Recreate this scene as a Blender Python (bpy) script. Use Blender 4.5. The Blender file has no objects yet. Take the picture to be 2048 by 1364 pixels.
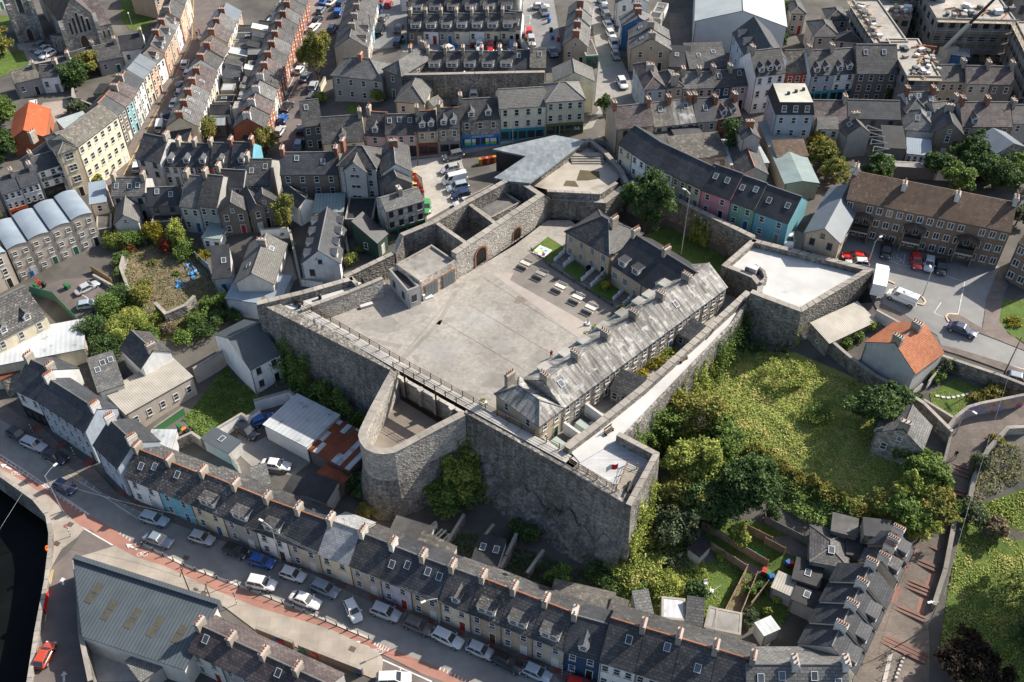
import bpy,bmesh,math,random
import numpy as np
from mathutils import Vector,Matrix
from mathutils.geometry import delaunay_2d_cdt
# ------------------------------------------------------------------ camera, sky, sun, exposure
SC = bpy.context.scene
COL = SC.collection
FPX,PITCH,CAMZ = 1960.0,math.radians(42.6),120.0
cam = bpy.data.cameras.new('camera')
cam.sensor_width = 36.0
cam.lens = 36.0 * FPX / 2048.0
cam.clip_start,cam.clip_end = 1.0,9000.0
camo = bpy.data.objects.new('camera',cam)
camo.location = (0,0,CAMZ)
camo.rotation_euler = (math.pi / 2 - PITCH,0,0)
COL.objects.link(camo)
SC.camera = camo
SUN_EL = math.radians(39.0)
SUN_DIR = Vector((0.880 * math.cos(SUN_EL),0.475 * math.cos(SUN_EL),math.sin(SUN_EL))).normalized()
w = bpy.data.worlds.new('World'); SC.world = w; w.use_nodes = True
nt = w.node_tree
bg = nt.nodes['Background']
sky = nt.nodes.new('ShaderNodeTexSky'); sky.sky_type = 'NISHITA'; sky.sun_disc = False
sky.sun_elevation = SUN_EL
sky.sun_rotation = math.atan2(SUN_DIR.x,SUN_DIR.y)
sky.air_density = 1.0; sky.dust_density = 2.0; sky.ozone_density = 1.0
nt.links.new(sky.outputs[0],bg.inputs[0]); bg.inputs[1].default_value = 0.107
sl = bpy.data.lights.new('sun','SUN'); sl.energy = 5.0; sl.angle = math.radians(0.6); sl.color = (1.0,0.93,0.82)
so = bpy.data.objects.new('sun',sl); so.rotation_euler = SUN_DIR.to_track_quat('Z','Y').to_euler()
so.location = (0,0,300); COL.objects.link(so)
SC.view_settings.view_transform = 'Standard'; SC.view_settings.look = 'None'
SC.view_settings.exposure = 0.75; SC.view_settings.gamma = 1.0
SC.view_settings.use_curve_mapping = False
SC.cycles.max_bounces = 5; SC.cycles.diffuse_bounces = 2; SC.cycles.glossy_bounces = 2
SC.cycles.transmission_bounces = 2; SC.cycles.transparent_max_bounces = 4
SC.cycles.use_denoising = True
# ------------------------------------------------------------------ photo pixels -> places
SP,CP = math.sin(PITCH),math.cos(PITCH)
def P(px,py,z):
 u = (px - 1024.0) / FPX; v = -(py - 682.0) / FPX
 d = Vector((u,CP + v * SP,-SP + v * CP))
 t = (z - CAMZ) / d.z
 return Vector((d.x * t,d.y * t,z))
def proj(p):
 y,z = p[1],p[2] - CAMZ
 dep = y * CP - z * SP; up = y * SP + z * CP
 return (1024.0 + FPX * p[0] / dep,682.0 - FPX * up / dep)
ORI = {c: ((i % 4,(0,510,1020,1528)[i % 4])[1],(0,340,680,1014)[i // 4]) for i,c in enumerate('abcdefghijklmnop')}
KZ = 520.0 / 2027.0
def pts(s):
 """'b 12,30 40,50' = enlarged-crop coordinates of crop b; 'w ...' = whole-photo pixels; a letter may change mid-way"""
 out = []; cur = 'w'
 for tok in s.split():
  if tok[0].isalpha():
   cur = tok[0]; tok = tok[1:]
   if not tok: continue
  x,y = map(float,tok.split(','))
  if cur == 'w': out.append((x,y))
  else: out.append((ORI[cur][0] + x * KZ,ORI[cur][1] + y * KZ))
 return out
# terrain: heights known at photo points, blended between them
CTRL = []
def ctl(z,s):
 for (x,y) in pts(s):
  p = P(x,y,z); CTRL.append((p.x,p.y,z))
ctl(0,'w 0,900 130,985 250,1040 400,1100 550,1150 700,1220 860,1290 1000,1330 1200,1400 90,1250 100,1350 300,1250 450,1330 600,1400 180,1060 -150,900 -150,1200 1400,1450 1650,1420 150,910 820,1240 620,1330 60,820')
ctl(.8,'w 340,1010 520,1080 700,1160 930,1250 1130,1320 1400,1360 1600,1350 230,950')
ctl(2,'w 900,1100 1080,1130 1000,1080 560,960 830,1060 640,950 1180,1180 700,1000 1280,1250 1500,1270 1620,1270 1750,1250')
ctl(2.5,'w 480,900 560,850 450,840 400,800 1420,1200 1350,1120 1500,1150 1600,1160')
ctl(3.5,'w 480,760 600,760 680,850 420,720 560,700 250,790 1300,1050 1380,1000 1560,1080 1700,1120')
ctl(5,'w 300,700 200,690 100,650 0,700 0,600 -150,500 450,660 1400,900')
ctl(7,'w 330,620 430,610 400,560 300,560 260,480 380,500 150,590 230,570 30,470 -100,400 470,560')
ctl(7.5,'w 200,390 240,350 120,420 20,330')
ctl(8,'w 300,220 370,80 380,0 200,60 60,120 100,200 -100,200 180,200 300,120 30,280 0,0 200,-60')
ctl(9,'w 440,200 450,60 520,330 400,400 380,350 330,420 480,-60')
ctl(10,'w 570,520 480,450 560,400 600,240 610,120 630,10 690,640 600,600 510,140')
ctl(12,'w 640,440 700,480 720,380 760,520 640,330 720,310 720,200 700,100 700,0 760,560')
ctl(14,'w 850,420 870,360 860,310 800,430 760,280 840,60 880,100 950,100 850,-80 1000,-80')
ctl(15,'w 920,300 980,290 900,190 1000,180 1000,60 920,340 840,180 1080,100')
ctl(16.5,'w 1080,270 1160,250 1230,180 1200,40 1150,200 1130,60 1060,180 1200,-80')
ctl(17,'w 1220,290 1320,380 1400,425 1500,465 1330,330 1250,330 1300,240 1450,250 1350,100 1450,120 1600,300 1500,350 1580,420 1600,150 1700,250 1800,300 1560,-60 1800,-60')
ctl(17,'w 1900,200 2030,250 2000,330 1750,330 1650,400 1900,350 1750,100 1900,60 2040,60 2200,100 2200,300')
ctl(16,'w 1720,470 1680,500 1850,540 1950,560 1780,540 2040,480 2150,500 1650,480')
ctl(15,'w 1830,600 1900,650 1970,640 1760,590 1960,700 2040,740 2150,700 2040,600')
ctl(14,'w 1700,640 1640,660 1930,790 1880,770 1800,760 2040,790 2150,800')
ctl(12,'w 1990,850 1950,870 1900,830 2045,870 1700,700 1780,790')
ctl(9.5,'w 1600,740 1500,720 1700,800 1560,850 1650,900 1480,800 1800,900')
ctl(11.3,'w 1660,745 1700,770 1745,810')
ctl(10.3,'w 1690,850 1740,890 1780,940 1820,965 1650,800')
ctl(8.5,'w 1930,960 1800,980 1460,820 2000,980 2150,950')
ctl(9.3,'w 1490,885 1530,905 1570,925 1610,950 1650,972 1700,1005 1740,1030 1560,870 1620,900 1680,940 1730,970 1540,800 1600,820 1660,850')
ctl(5.5,'w 1890,1060')
ctl(3.2,'w 1480,965 1530,985 1570,1010 1620,1035 1670,1060 1720,1085')
ctl(4.2,'w 1850,1130 1800,1100 1960,1090 2040,1100 2150,1100')
ctl(2.6,'w 1820,1210 1700,1180 1950,1230 2050,1250')
ctl(1.2,'w 1780,1300 1850,1330 1980,1340 2100,1350')
CTRL = np.array(CTRL)
FORTPX = [(512,604,16),(740,540,16),(800,470,17),(1018,352,17),(1178,275,17.5),(1258,366,18),(1503,478,18),(1747,539,18),(1602,625,18),(1500,600,17),(1319,907,17),(1262,1014,16.5),(931,824,16),(770,905,15),(720,862,15),(782,740,16)]
FORT = [P(*q) for q in FORTPX]
def inside(poly,X,Y):
 X = np.asarray(X,float); Y = np.asarray(Y,float)
 c = np.zeros(X.shape,bool); n = len(poly)
 for i in range(n):
  x1,y1 = poly[i][0],poly[i][1]; x2,y2 = poly[i - 1][0],poly[i - 1][1]
  m = ((y1 > Y) != (y2 > Y))
  with np.errstate(divide='ignore',invalid='ignore'):
   c ^= m & (X < (x2 - x1) * (Y - y1) / (y2 - y1 + 1e-12) + x1)
 return c
def terr(X,Y):
 X = np.asarray(X,float); Y = np.asarray(Y,float); sh = X.shape
 Xf,Yf = X.ravel(),Y.ravel(); out = np.empty(Xf.shape)
 for i in range(0,len(Xf),20000):
  d2 = (Xf[i:i + 20000,None] - CTRL[None,:,0]) ** 2 + (Yf[i:i + 20000,None] - CTRL[None,:,1]) ** 2
  wt = 1.0 / (d2 + 45.0) ** 2.2
  out[i:i + 20000] = (wt * CTRL[None,:,2]).sum(1) / wt.sum(1)
 ins = inside(FORT,Xf,Yf)
 out[ins] = np.minimum(out[ins],9.5)
 return out.reshape(sh)
def tz(x,y): return float(terr(np.array([x]),np.array([y]))[0])
def G(px,py,h=0.0):
 """the place where the sight line is h above the ground"""
 z = 8.0
 for _ in range(14):
  p = P(px,py,z + h); z = .5 * z + .5 * tz(p.x,p.y)
 p = P(px,py,z + h)
 return p
# ------------------------------------------------------------------ materials
MATS = {}
def lin(c): return tuple(c) + (1.0,)
def mat(name,c1,c2=None,scale=1.5,rough=.85,brick=None,big=.25,rand=.0,bump=0.,stripe=None,spec=.3,spots=None,metal=0.,streak=0.,vor=None,coat=0.):
 if name in MATS: return MATS[name]
 m = bpy.data.materials.new(name); m.use_nodes = True; MATS[name] = m
 T = m.node_tree; N = T.nodes; L = T.links; b = N['Principled BSDF']
 c2 = c2 or tuple(x * .75 for x in c1)
 geo = N.new('ShaderNodeNewGeometry'); uv = N.new('ShaderNodeUVMap')
 def noise(sc,det=3,src=None,dist=0):
  n = N.new('ShaderNodeTexNoise'); n.inputs['Scale'].default_value = sc; n.inputs['Detail'].default_value = det; n.inputs['Distortion'].default_value = dist
  L.new(src or geo.outputs['Position'],n.inputs['Vector']); return n.outputs[0]
 def ramp(src,a,bb,va=0.,vb=1.):
  r = N.new('ShaderNodeMapRange'); r.inputs[1].default_value = a; r.inputs[2].default_value = bb; r.inputs[3].default_value = va; r.inputs[4].default_value = vb
  L.new(src,r.inputs[0]); return r.outputs[0]
 def mix(f,a,bb,mode='MIX'):
  x = N.new('ShaderNodeMix'); x.data_type = 'RGBA'; x.blend_type = mode
  if isinstance(f,float): x.inputs[0].default_value = f
  else: L.new(f,x.inputs[0])
  for k,v in ((6,a),(7,bb)):
   if isinstance(v,tuple): x.inputs[k].default_value = v if len(v) == 4 else lin(v)
   else: L.new(v,x.inputs[k])
  return x.outputs[2]
 def val(v):
  c = N.new('ShaderNodeCombineColor')
  for k in range(3): L.new(v,c.inputs[k])
  return c.outputs[0]
 col = mix(ramp(noise(scale),.32,.68),lin(c1),lin(c2)); hgt = None
 if vor:
  v = N.new('ShaderNodeTexVoronoi'); v.inputs['Scale'].default_value = vor[0]
  mp = N.new('ShaderNodeMapping'); mp.inputs['Scale'].default_value = (1,1,vor[2] if len(vor) > 2 else 1.5)
  L.new(geo.outputs['Position'],mp.inputs[0]); L.new(mp.outputs[0],v.inputs['Vector'])
  sep = N.new('ShaderNodeSeparateColor'); L.new(v.outputs['Color'],sep.inputs[0])
  col = mix(1.0,col,val(ramp(sep.outputs[0],0,1,1 - vor[1],1 + vor[1])),'MULTIPLY')
  hgt = v.outputs['Distance']
  v2 = N.new('ShaderNodeTexVoronoi'); v2.feature = 'DISTANCE_TO_EDGE'; v2.inputs['Scale'].default_value = vor[0]; L.new(mp.outputs[0],v2.inputs['Vector'])
  col = mix(1.0,col,val(ramp(v2.outputs[0],0,.09,.62,1.0)),'MULTIPLY')
 if brick:
  br = N.new('ShaderNodeTexBrick'); br.inputs['Scale'].default_value = 1
  br.inputs['Brick Width'].default_value = brick[0]; br.inputs['Row Height'].default_value = brick[1]; br.inputs['Mortar Size'].default_value = brick[2]
  br.inputs['Color1'].default_value = (1,1,1,1); br.inputs['Color2'].default_value = lin((1 - brick[3],) * 3); br.inputs['Mortar'].default_value = lin((brick[4],) * 3)
  br.inputs['Bias'].default_value = 0.0
  L.new(uv.outputs[0],br.inputs['Vector']); col = mix(1.0,col,br.outputs[0],'MULTIPLY')
 if stripe:
  sep = N.new('ShaderNodeSeparateXYZ'); L.new(uv.outputs[0],sep.inputs[0])
  mm = N.new('ShaderNodeMath'); mm.operation = 'PINGPONG'; mm.inputs[1].default_value = stripe[0] / 2; L.new(sep.outputs[0],mm.inputs[0])
  f = ramp(mm.outputs[0],0,stripe[0] / 2,stripe[1],1.0); col = mix(1.0,col,val(f),'MULTIPLY'); hgt = mm.outputs[0]
 if big: col = mix(1.0,col,val(ramp(noise(.13,4),.3,.7,1 - big,1 + big)),'MULTIPLY')
 if streak:
  mp = N.new('ShaderNodeMapping'); mp.inputs['Scale'].default_value = (1.2,.12,1); L.new(uv.outputs[0],mp.inputs[0])
  col = mix(1.0,col,val(ramp(noise(1.6,4,mp.outputs[0]),.35,.7,1 + streak * .4,1 - streak)),'MULTIPLY')
 if spots: col = mix(ramp(noise(spots[1],5),spots[2],spots[2] + .1,0.,spots[3] if len(spots) > 3 else .8),col,lin(spots[0]))
 if rand:
  oi = N.new('ShaderNodeObjectInfo'); col = mix(1.0,col,val(ramp(oi.outputs['Random'],0,1,1 - rand,1 + rand)),'MULTIPLY')
 L.new(col,b.inputs['Base Color'])
 b.inputs['Roughness'].default_value = rough; b.inputs['Specular IOR Level'].default_value = spec; b.inputs['Metallic'].default_value = metal
 if coat: b.inputs['Coat Weight'].default_value = coat; b.inputs['Coat Roughness'].default_value = .06
 if bump:
  bp = N.new('ShaderNodeBump'); bp.inputs['Strength'].default_value = min(1.,bump); bp.inputs['Distance'].default_value = .12
  L.new(hgt if hgt is not None else noise(scale * 4,4),bp.inputs['Height']); L.new(bp.outputs[0],b.inputs['Normal'])
 return m
def leafmat(name,c1,c2,c3=None,nsc=.5):
 if name in MATS: return MATS[name]
 m = bpy.data.materials.new(name); m.use_nodes = True; MATS[name] = m
 T = m.node_tree; N = T.nodes; L = T.links; b = N['Principled BSDF']
 uv = N.new('ShaderNodeUVMap'); sep = N.new('ShaderNodeSeparateXYZ'); L.new(uv.outputs[0],sep.inputs[0])
 geo = N.new('ShaderNodeNewGeometry'); n = N.new('ShaderNodeTexNoise'); n.inputs['Scale'].default_value = nsc; n.inputs['Detail'].default_value = 3
 L.new(geo.outputs['Position'],n.inputs['Vector'])
 def mx(f,a,bb):
  x = N.new('ShaderNodeMix'); x.data_type = 'RGBA'; L.new(f,x.inputs[0])
  for k,v in ((6,a),(7,bb)):
   if isinstance(v,tuple): x.inputs[k].default_value = lin(v)
   else: L.new(v,x.inputs[k])
  return x.outputs[2]
 c = mx(sep.outputs[0],c1,c2)
 r = N.new('ShaderNodeMapRange'); r.inputs[1].default_value = .5; r.inputs[2].default_value = .66; L.new(n.outputs[0],r.inputs[0])
 c = mx(r.outputs[0],c,c3 or tuple(x * 1.35 for x in c2))
 L.new(c,b.inputs['Base Color']); b.inputs['Roughness'].default_value = .65; b.inputs['Specular IOR Level'].default_value = .25
 tr = N.new('ShaderNodeBsdfTranslucent'); L.new(c,tr.inputs[0]); ms = N.new('ShaderNodeMixShader'); ms.inputs[0].default_value = .28
 L.new(b.outputs[0],ms.inputs[1]); L.new(tr.outputs[0],ms.inputs[2]); L.new(ms.outputs[0],N['Material Output'].inputs[0])
 return m
def paint(name,c,rough=.5,**k): return mat(name,c,tuple(x * .93 for x in c),scale=2.,rough=rough,big=k.pop('big',.05),**k)
SL = (.42,.24,.035,.35,.45)
def roofmat(r):
 if r == 'slate': return mat('roof_slate',(.072,.071,.074),(.105,.102,.1),.9,.62,(.62,.4,.05,.45,.4),.25,.14,spots=((.2,.19,.165),2.2,.6,.5))
 if r == 'slate_blue': return mat('roof_slate_blue',(.05,.054,.062),(.072,.076,.086),.8,.55,(.62,.4,.045,.35,.45),.18,.12)
 if r == 'slate_dark': return mat('roof_slate_dark',(.033,.034,.038),(.05,.051,.056),.8,.5,(.45,.26,.025,.2,.6),.15,.1)
 if r == 'slate_grey': return mat('roof_slate_grey',(.135,.135,.135),(.19,.187,.18),.7,.75,(.62,.4,.05,.35,.45),.22,.12,spots=((.27,.26,.23),1.5,.6,.55))
 if r == 'slate_purple': return mat('roof_slate_purple',(.095,.074,.075),(.145,.118,.115),.8,.7,(.62,.4,.05,.45,.42),.25,.12,spots=((.21,.185,.165),1.8,.6,.5))
 if r == 'lichen': return mat('roof_lichen',(.21,.2,.185),(.33,.32,.3),.45,.85,(.65,.42,.04,.2,.7),.25,0,streak=.75,spots=((.44,.43,.41),.9,.56,.7))
 if r == 'mossy': return mat('roof_mossy',(.13,.12,.105),(.19,.175,.15),1.1,.85,(.4,.25,.035,.35,.5),.3,.1,spots=((.25,.235,.2),1.6,.55,.6))
 if r == 'speckled': return mat('roof_speckled',(.075,.073,.073),(.14,.135,.13),1.6,.7,(.65,.42,.06,.5,.35),.25,.1,spots=((.42,.4,.37),3.2,.62,.8))
 if r == 'bleached': return mat('roof_bleached',(.3,.31,.32),(.44,.44,.44),1.,.7,(.4,.3,.035,.35,.5),.2,0)
 if r == 'metal_grey': return mat('roof_metal_grey',(.13,.155,.18),(.16,.185,.21),.5,.42,None,.1,.05,.3,(.33,.72))
 if r == 'metal_dark': return mat('roof_metal_dark',(.075,.088,.098),(.09,.105,.115),.5,.42,None,.1,0,.3,(.45,.7))
 if r == 'metal_green': return mat('roof_metal_green',(.19,.25,.25),(.25,.31,.3),.5,.5,None,.15,0,.3,(.6,.72))
 if r == 'metal_pale': return mat('roof_metal_pale',(.33,.37,.37),(.39,.42,.415),.3,.5,None,.12,0,.2,(1.,.85),spots=((.55,.5,.38),.7,.68,.5))
 if r == 'metal_blue': return mat('roof_metal_blue',(.22,.265,.31),(.27,.315,.36),.4,.45,None,.1,0,.2,(.4,.85))
 if r == 'sheet_white': return mat('roof_sheet_white',(.5,.52,.53),(.42,.44,.45),.5,.6,None,.2,0,.2,(.8,.85),spots=((.12,.11,.1),.5,.6,.6))
 if r == 'corr_beige': return mat('roof_corrugated_beige',(.43,.4,.35),(.36,.33,.28),.7,.8,None,.2,.05,.5,(.36,.62))
 if r == 'corr_ochre': return mat('roof_corrugated_ochre',(.42,.38,.24),(.33,.3,.19),.7,.8,None,.25,.05,.5,(.3,.6))
 if r == 'rust': return mat('roof_rust',(.27,.075,.03),(.18,.05,.025),.8,.75,None,.2,.05,.4,(.3,.65))
 if r == 'rust_patch': return mat('roof_rust_patch',(.21,.07,.04),(.14,.05,.03),.6,.8,None,.3,.05,.4,(.25,.6),spots=((.4,.42,.45),.35,.58,.9))
 if r == 'orange': return mat('roof_orange_sheet',(.42,.1,.035),(.32,.08,.03),.6,.8,None,.2,0,.4,(.3,.72),spots=((.5,.35,.25),1.1,.66,.6))
 if r == 'tile_brown': return mat('roof_tile_brown',(.13,.085,.06),(.18,.125,.09),1.2,.85,(.33,.32,.05,.3,.4),.2,0,spots=((.24,.2,.15),1.5,.6,.5))
 if r == 'tile_orange': return mat('roof_tile_orange',(.42,.14,.065),(.5,.2,.1),1.4,.8,(.3,.3,.05,.3,.45),.15,0)
 if r == 'tile_grey': return mat('roof_tile_grey',(.17,.165,.155),(.22,.215,.2),1.5,.85,(.33,.34,.06,.3,.45),.2,.1)
 if r == 'felt': return mat('roof_felt',(.07,.068,.066),(.11,.105,.1),.8,.9,None,.35,.2,spots=((.2,.19,.17),.9,.6,.5))
 if r == 'felt_dark': return mat('roof_felt_dark',(.022,.022,.024),(.035,.035,.037),.8,.7,None,.2,.1)
 if r == 'felt_pale': return mat('roof_felt_pale',(.3,.29,.27),(.23,.22,.2),.6,.9,None,.3,.1,spots=((.12,.11,.1),.6,.62,.6))
 if r == 'felt_yellow': return mat('roof_felt_yellow',(.42,.405,.35),(.35,.335,.285),.6,.9,None,.2,0)
 if r == 'concrete': return mat('roof_concrete',(.3,.28,.255),(.2,.185,.165),.7,.9,None,.3,0,spots=((.06,.06,.06),.35,.63,.8))
 return MATS[r]
WC = dict(white=(.78,.78,.76),offwhite=(.6,.58,.53),cream=(.62,.55,.4),yellow=(.72,.62,.44),paleyellow=(.7,.64,.48),pink=(.58,.25,.29),palepink=(.55,.38,.38),green=(.2,.36,.27),palegreen=(.58,.55,.41),teal=(.15,.35,.4),skyblue=(.17,.44,.56),paleblue=(.42,.48,.55),blue=(.06,.16,.36),
  navy=(.03,.07,.14),grey=(.34,.335,.32),palegrey=(.47,.46,.45),bluegrey=(.36,.4,.45),tan=(.45,.36,.27),beige=(.5,.43,.36),brown=(.2,.165,.135),brick=(.42,.15,.08),peach=(.64,.38,.27),red=(.42,.06,.045),orange=(.6,.2,.06),darkgrey=(.15,.145,.14),stone=(.3,.275,.245),darkgreen=(.04,.075,.055),black=(.02,.02,.022),lilac=(.5,.47,.53),barrack=(.47,.38,.27))
def wallmat(c):
 if c == 'stone': return mat('wall_stone',(.34,.31,.27),(.24,.215,.19),1.,.9,None,.25,.1,.6,vor=(2.2,.4))
 if c == 'whitestone': return mat('wall_white_stone',(.5,.47,.42),(.36,.3,.25),1.3,.9,None,.25,0,.4,vor=(1.6,.35))
 if c == 'brick': return mat('wall_brick',(.42,.15,.075),(.34,.12,.065),1.,.85,(.25,.09,.012,.25,.75),.12,.08)
 if c == 'brownbrick': return mat('wall_brown_brick',(.24,.175,.13),(.2,.145,.11),1.,.9,(.25,.09,.012,.25,.8),.12,0)
 if c == 'sheet_white': return mat('wall_sheet_white',(.5,.53,.54),(.45,.48,.49),.4,.6,None,.08,0,.2,(.5,.85))
 q = WC[c]
 return mat('wall_' + c,q,tuple(x * .86 for x in q),.9,.88,None,.1,.06,0,streak=.1)
GLASS = mat('window_glass',(.025,.03,.036),(.05,.055,.06),3.,.08,big=.2,spec=.6,rand=.4)
FRAME = paint('frame_white',(.68,.68,.66)); FRAMED = paint('frame_dark',(.07,.065,.06)); GUTTER = paint('gutter_dark',(.06,.06,.062))
TERRA = mat('terracotta',(.42,.17,.085),(.34,.14,.075),3.,.8,big=.1,rand=.15)
RIDGEG = mat('ridge_grey',(.2,.195,.185),(.15,.145,.14),2.,.85); STUCCO = mat('chimney_render',(.34,.3,.25),(.25,.22,.18),1.5,.9,rand=.12)
CHIMB = mat('chimney_brick',(.34,.14,.085),(.26,.11,.07),1.5,.9,(.25,.09,.012,.25,.8),rand=.1); CHIMW = mat('chimney_white',(.62,.6,.56),(.5,.48,.44),1.5,.9)
STONE = mat('fort_stone',(.25,.232,.207),(.17,.157,.139),.7,.93,None,.38,0,.8,streak=.32,vor=(2.6,.45,1.7),spots=((.12,.125,.085),.45,.63,.6))
STONEL = mat('fort_stone_light',(.43,.4,.355),(.33,.305,.27),.7,.93,None,.2,0,.6,vor=(2.8,.35,1.7))
COPING = mat('coping_stone',(.3,.27,.235),(.23,.21,.185),1.2,.9,big=.2,rand=.12)
ASPH = mat('asphalt',(.215,.205,.19),(.25,.238,.22),.8,.9,None,.16,spots=((.15,.145,.137),.25,.62,.5))
ASPHG = mat('asphalt_grey',(.205,.202,.195),(.235,.231,.223),.6,.9,None,.12,spots=((.18,.178,.172),.3,.64,.6))
ASPHB = mat('asphalt_brown',(.15,.125,.115),(.12,.1,.093),.6,.9,None,.15)
PAVE = mat('pavement_concrete',(.36,.315,.265),(.29,.255,.215),.5,.9,(1.8,1.8,.02,.1,.7),.15)
PAVED = mat('pavement_dark',(.15,.125,.11),(.19,.155,.135),.5,.9,(.9,.6,.02,.2,.7),.15)
REDP = mat('red_paving',(.27,.085,.06),(.22,.075,.055),.9,.9,(.3,.15,.01,.25,.8),.12)
CYCLE = mat('cycle_lane_red',(.33,.165,.125),(.27,.14,.11),.5,.9,None,.13)
LINEW = mat('line_white',(.62,.61,.58),(.42,.41,.39),1.5,.8,big=.15); LINEY = mat('line_yellow',(.55,.38,.12),(.4,.28,.1),1.5,.8)
COURT = mat('court_gravel',(.305,.284,.255),(.238,.22,.196),1.6,.95,None,.2,0,.4,spots=((.165,.157,.143),.42,.575,.5))
DECKW = mat('white_deck',(.46,.46,.45),(.4,.4,.385),.35,.8,None,.1,spots=((.3,.3,.285),.5,.64,.6))
CONC = mat('concrete',(.42,.395,.36),(.33,.31,.28),.6,.9,None,.2); CONCD = mat('concrete_dark',(.2,.185,.165),(.15,.14,.125),.6,.9,None,.25)
TIMBER = mat('timber',(.28,.2,.135),(.2,.14,.1),2.5,.85,rand=.2); TIMBERD = mat('timber_dark',(.09,.06,.04),(.065,.045,.03),2.,.85,rand=.15)
GRASS = mat('grass',(.055,.1,.018),(.1,.14,.03),.8,.95,None,.25,0,.4); LAWN = mat('lawn_sheet',(.085,.135,.025),(.06,.1,.02),.9,.95,None,.2,0,.3)
SOIL = mat('soil',(.2,.15,.1),(.13,.1,.065),.7,.95,None,.3,spots=((.06,.08,.025),.5,.58,.8))
GROUND = mat('ground_mixed',(.115,.105,.093),(.085,.08,.072),.35,.95,None,.3,spots=((.05,.065,.03),.18,.62,.7))
WATER = mat('river_water',(.004,.005,.005),(.007,.008,.008),.2,.25,big=.2,spec=.06)
STEEL = mat('steel',(.4,.41,.42),(.34,.35,.36),2.,.45,metal=.4); DARKM = paint('dark_metal',(.03,.03,.032),.5)
# ------------------------------------------------------------------ mesh helpers
def auto_uv(me):
 n = len(me.loops)
 if not n: return
 uvl = me.uv_layers.new(name='UVMap')
 co = np.empty(len(me.vertices) * 3,np.float32); me.vertices.foreach_get('co',co); co = co.reshape(-1,3)
 li = np.empty(n,np.int32); me.loops.foreach_get('vertex_index',li)
 no = np.empty(len(me.polygons) * 3,np.float32); me.polygons.foreach_get('normal',no); no = no.reshape(-1,3)
 tot = np.empty(len(me.polygons),np.int32); me.polygons.foreach_get('loop_total',tot)
 ln = np.repeat(no,tot,axis=0); p = co[li]
 flat = np.abs(ln[:,2]) > .985
 u = np.stack([-ln[:,1],ln[:,0],np.zeros(n)],1)
 L = np.linalg.norm(u,axis=1); L[L < 1e-6] = 1; u /= L[:,None]
 u[flat] = (1,0,0)
 v = np.cross(ln,u)
 v[flat] = (0,1,0)
 uvs = np.stack([(p * u).sum(1),(p * v).sum(1)],1).astype(np.float32)
 uvl.data.foreach_set('uv',uvs.ravel())
class MB:
 def __init__(s): s.v = []; s.f = []; s.m = []; s.mats = []
 def mi(s,m):
  if m not in s.mats: s.mats.append(m)
  return s.mats.index(m)
 def face(s,ps,m):
  i = len(s.v); s.v += [tuple(p) for p in ps]; s.f.append(tuple(range(i,i + len(ps)))); s.m.append(s.mi(m))
 def prism(s,bot,top,m,mt=None,cap=True,capb=False):
  n = len(bot); i = len(s.v); s.v += [tuple(p) for p in bot] + [tuple(p) for p in top]; k = s.mi(m)
  for a in range(n):
   b = (a + 1) % n; s.f.append((i + a,i + b,i + n + b,i + n + a)); s.m.append(k)
  if cap: s.f.append(tuple(i + n + a for a in range(n))); s.m.append(s.mi(mt or m))
  if capb: s.f.append(tuple(i + a for a in range(n - 1,-1,-1))); s.m.append(k)
 def box(s,x0,x1,y0,y1,z0,z1,m,mt=None,M=None):
  b = [(x0,y0,z0),(x1,y0,z0),(x1,y1,z0),(x0,y1,z0)]; t = [(x,y,z1) for (x,y,_) in b]
  if M is not None: b = [M @ Vector(p) for p in b]; t = [M @ Vector(p) for p in t]
  s.prism(b,t,m,mt,True,True)
 def slab(s,ps,th,m,me=None):
  """polygon (counter-clockwise from above) with thickness downwards"""
  s.prism([(p[0],p[1],p[2] - th) for p in ps],ps,me or m,m,True,True)
 def tube(s,a,b,r,m,n=6,r2=None):
  a,b = Vector(a),Vector(b); d = (b - a).normalized(); q = d.to_track_quat('Z','Y'); r2 = r if r2 is None else r2
  ring = [q @ Vector((math.cos(2 * math.pi * k / n),math.sin(2 * math.pi * k / n),0)) for k in range(n)]
  s.prism([a + r * e for e in ring],[b + r2 * e for e in ring],m,m,True,True)
 def mesh(s,name):
  me = bpy.data.meshes.new(name); me.from_pydata(s.v,[],s.f)
  for m in s.mats: me.materials.append(m)
  me.polygons.foreach_set('material_index',s.m); me.update(); auto_uv(me); return me
 def obj(s,name,parent=None,loc=None,rz=0.):
  return mk(name,s.mesh(name),parent,loc,rz)
def mk(name,me,parent=None,loc=None,rz=0.,rot=None):
 o = bpy.data.objects.new(name,me); COL.objects.link(o)
 if parent: o.parent = parent
 if loc is not None: o.location = loc
 if rot: o.rotation_euler = rot
 elif rz: o.rotation_euler = (0,0,rz)
 return o
LABELS = {}
def tag(o,label=None,cat=None,group=None,kind=None):
 if label: o['label'] = label
 if cat: o['category'] = cat
 if group: o['group'] = group
 if kind: o['kind'] = kind
 return o
def empty(name,loc,rz=0.,label=None,cat=None,group=None):
 o = bpy.data.objects.new(name,None); COL.objects.link(o); o.location = loc; o.rotation_euler = (0,0,rz); o.empty_display_size = .3
 return tag(o,label,cat,group)
def copytree(o,parent=None):
 c = o.copy(); COL.objects.link(c); c.parent = parent
 for ch in list(o.children): copytree(ch,c)
 return c
ORD = 'first second third fourth fifth sixth seventh eighth ninth tenth eleventh twelfth thirteenth fourteenth fifteenth sixteenth seventeenth eighteenth nineteenth twentieth twenty-first twenty-second twenty-third twenty-fourth'.split()
def orda(i,n):
 if n == 1: return 'the only one'
 if i == 0: return 'leftmost'
 if i == n - 1: return 'rightmost'
 return ORD[i] + ' from left'
random.seed(7)
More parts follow.
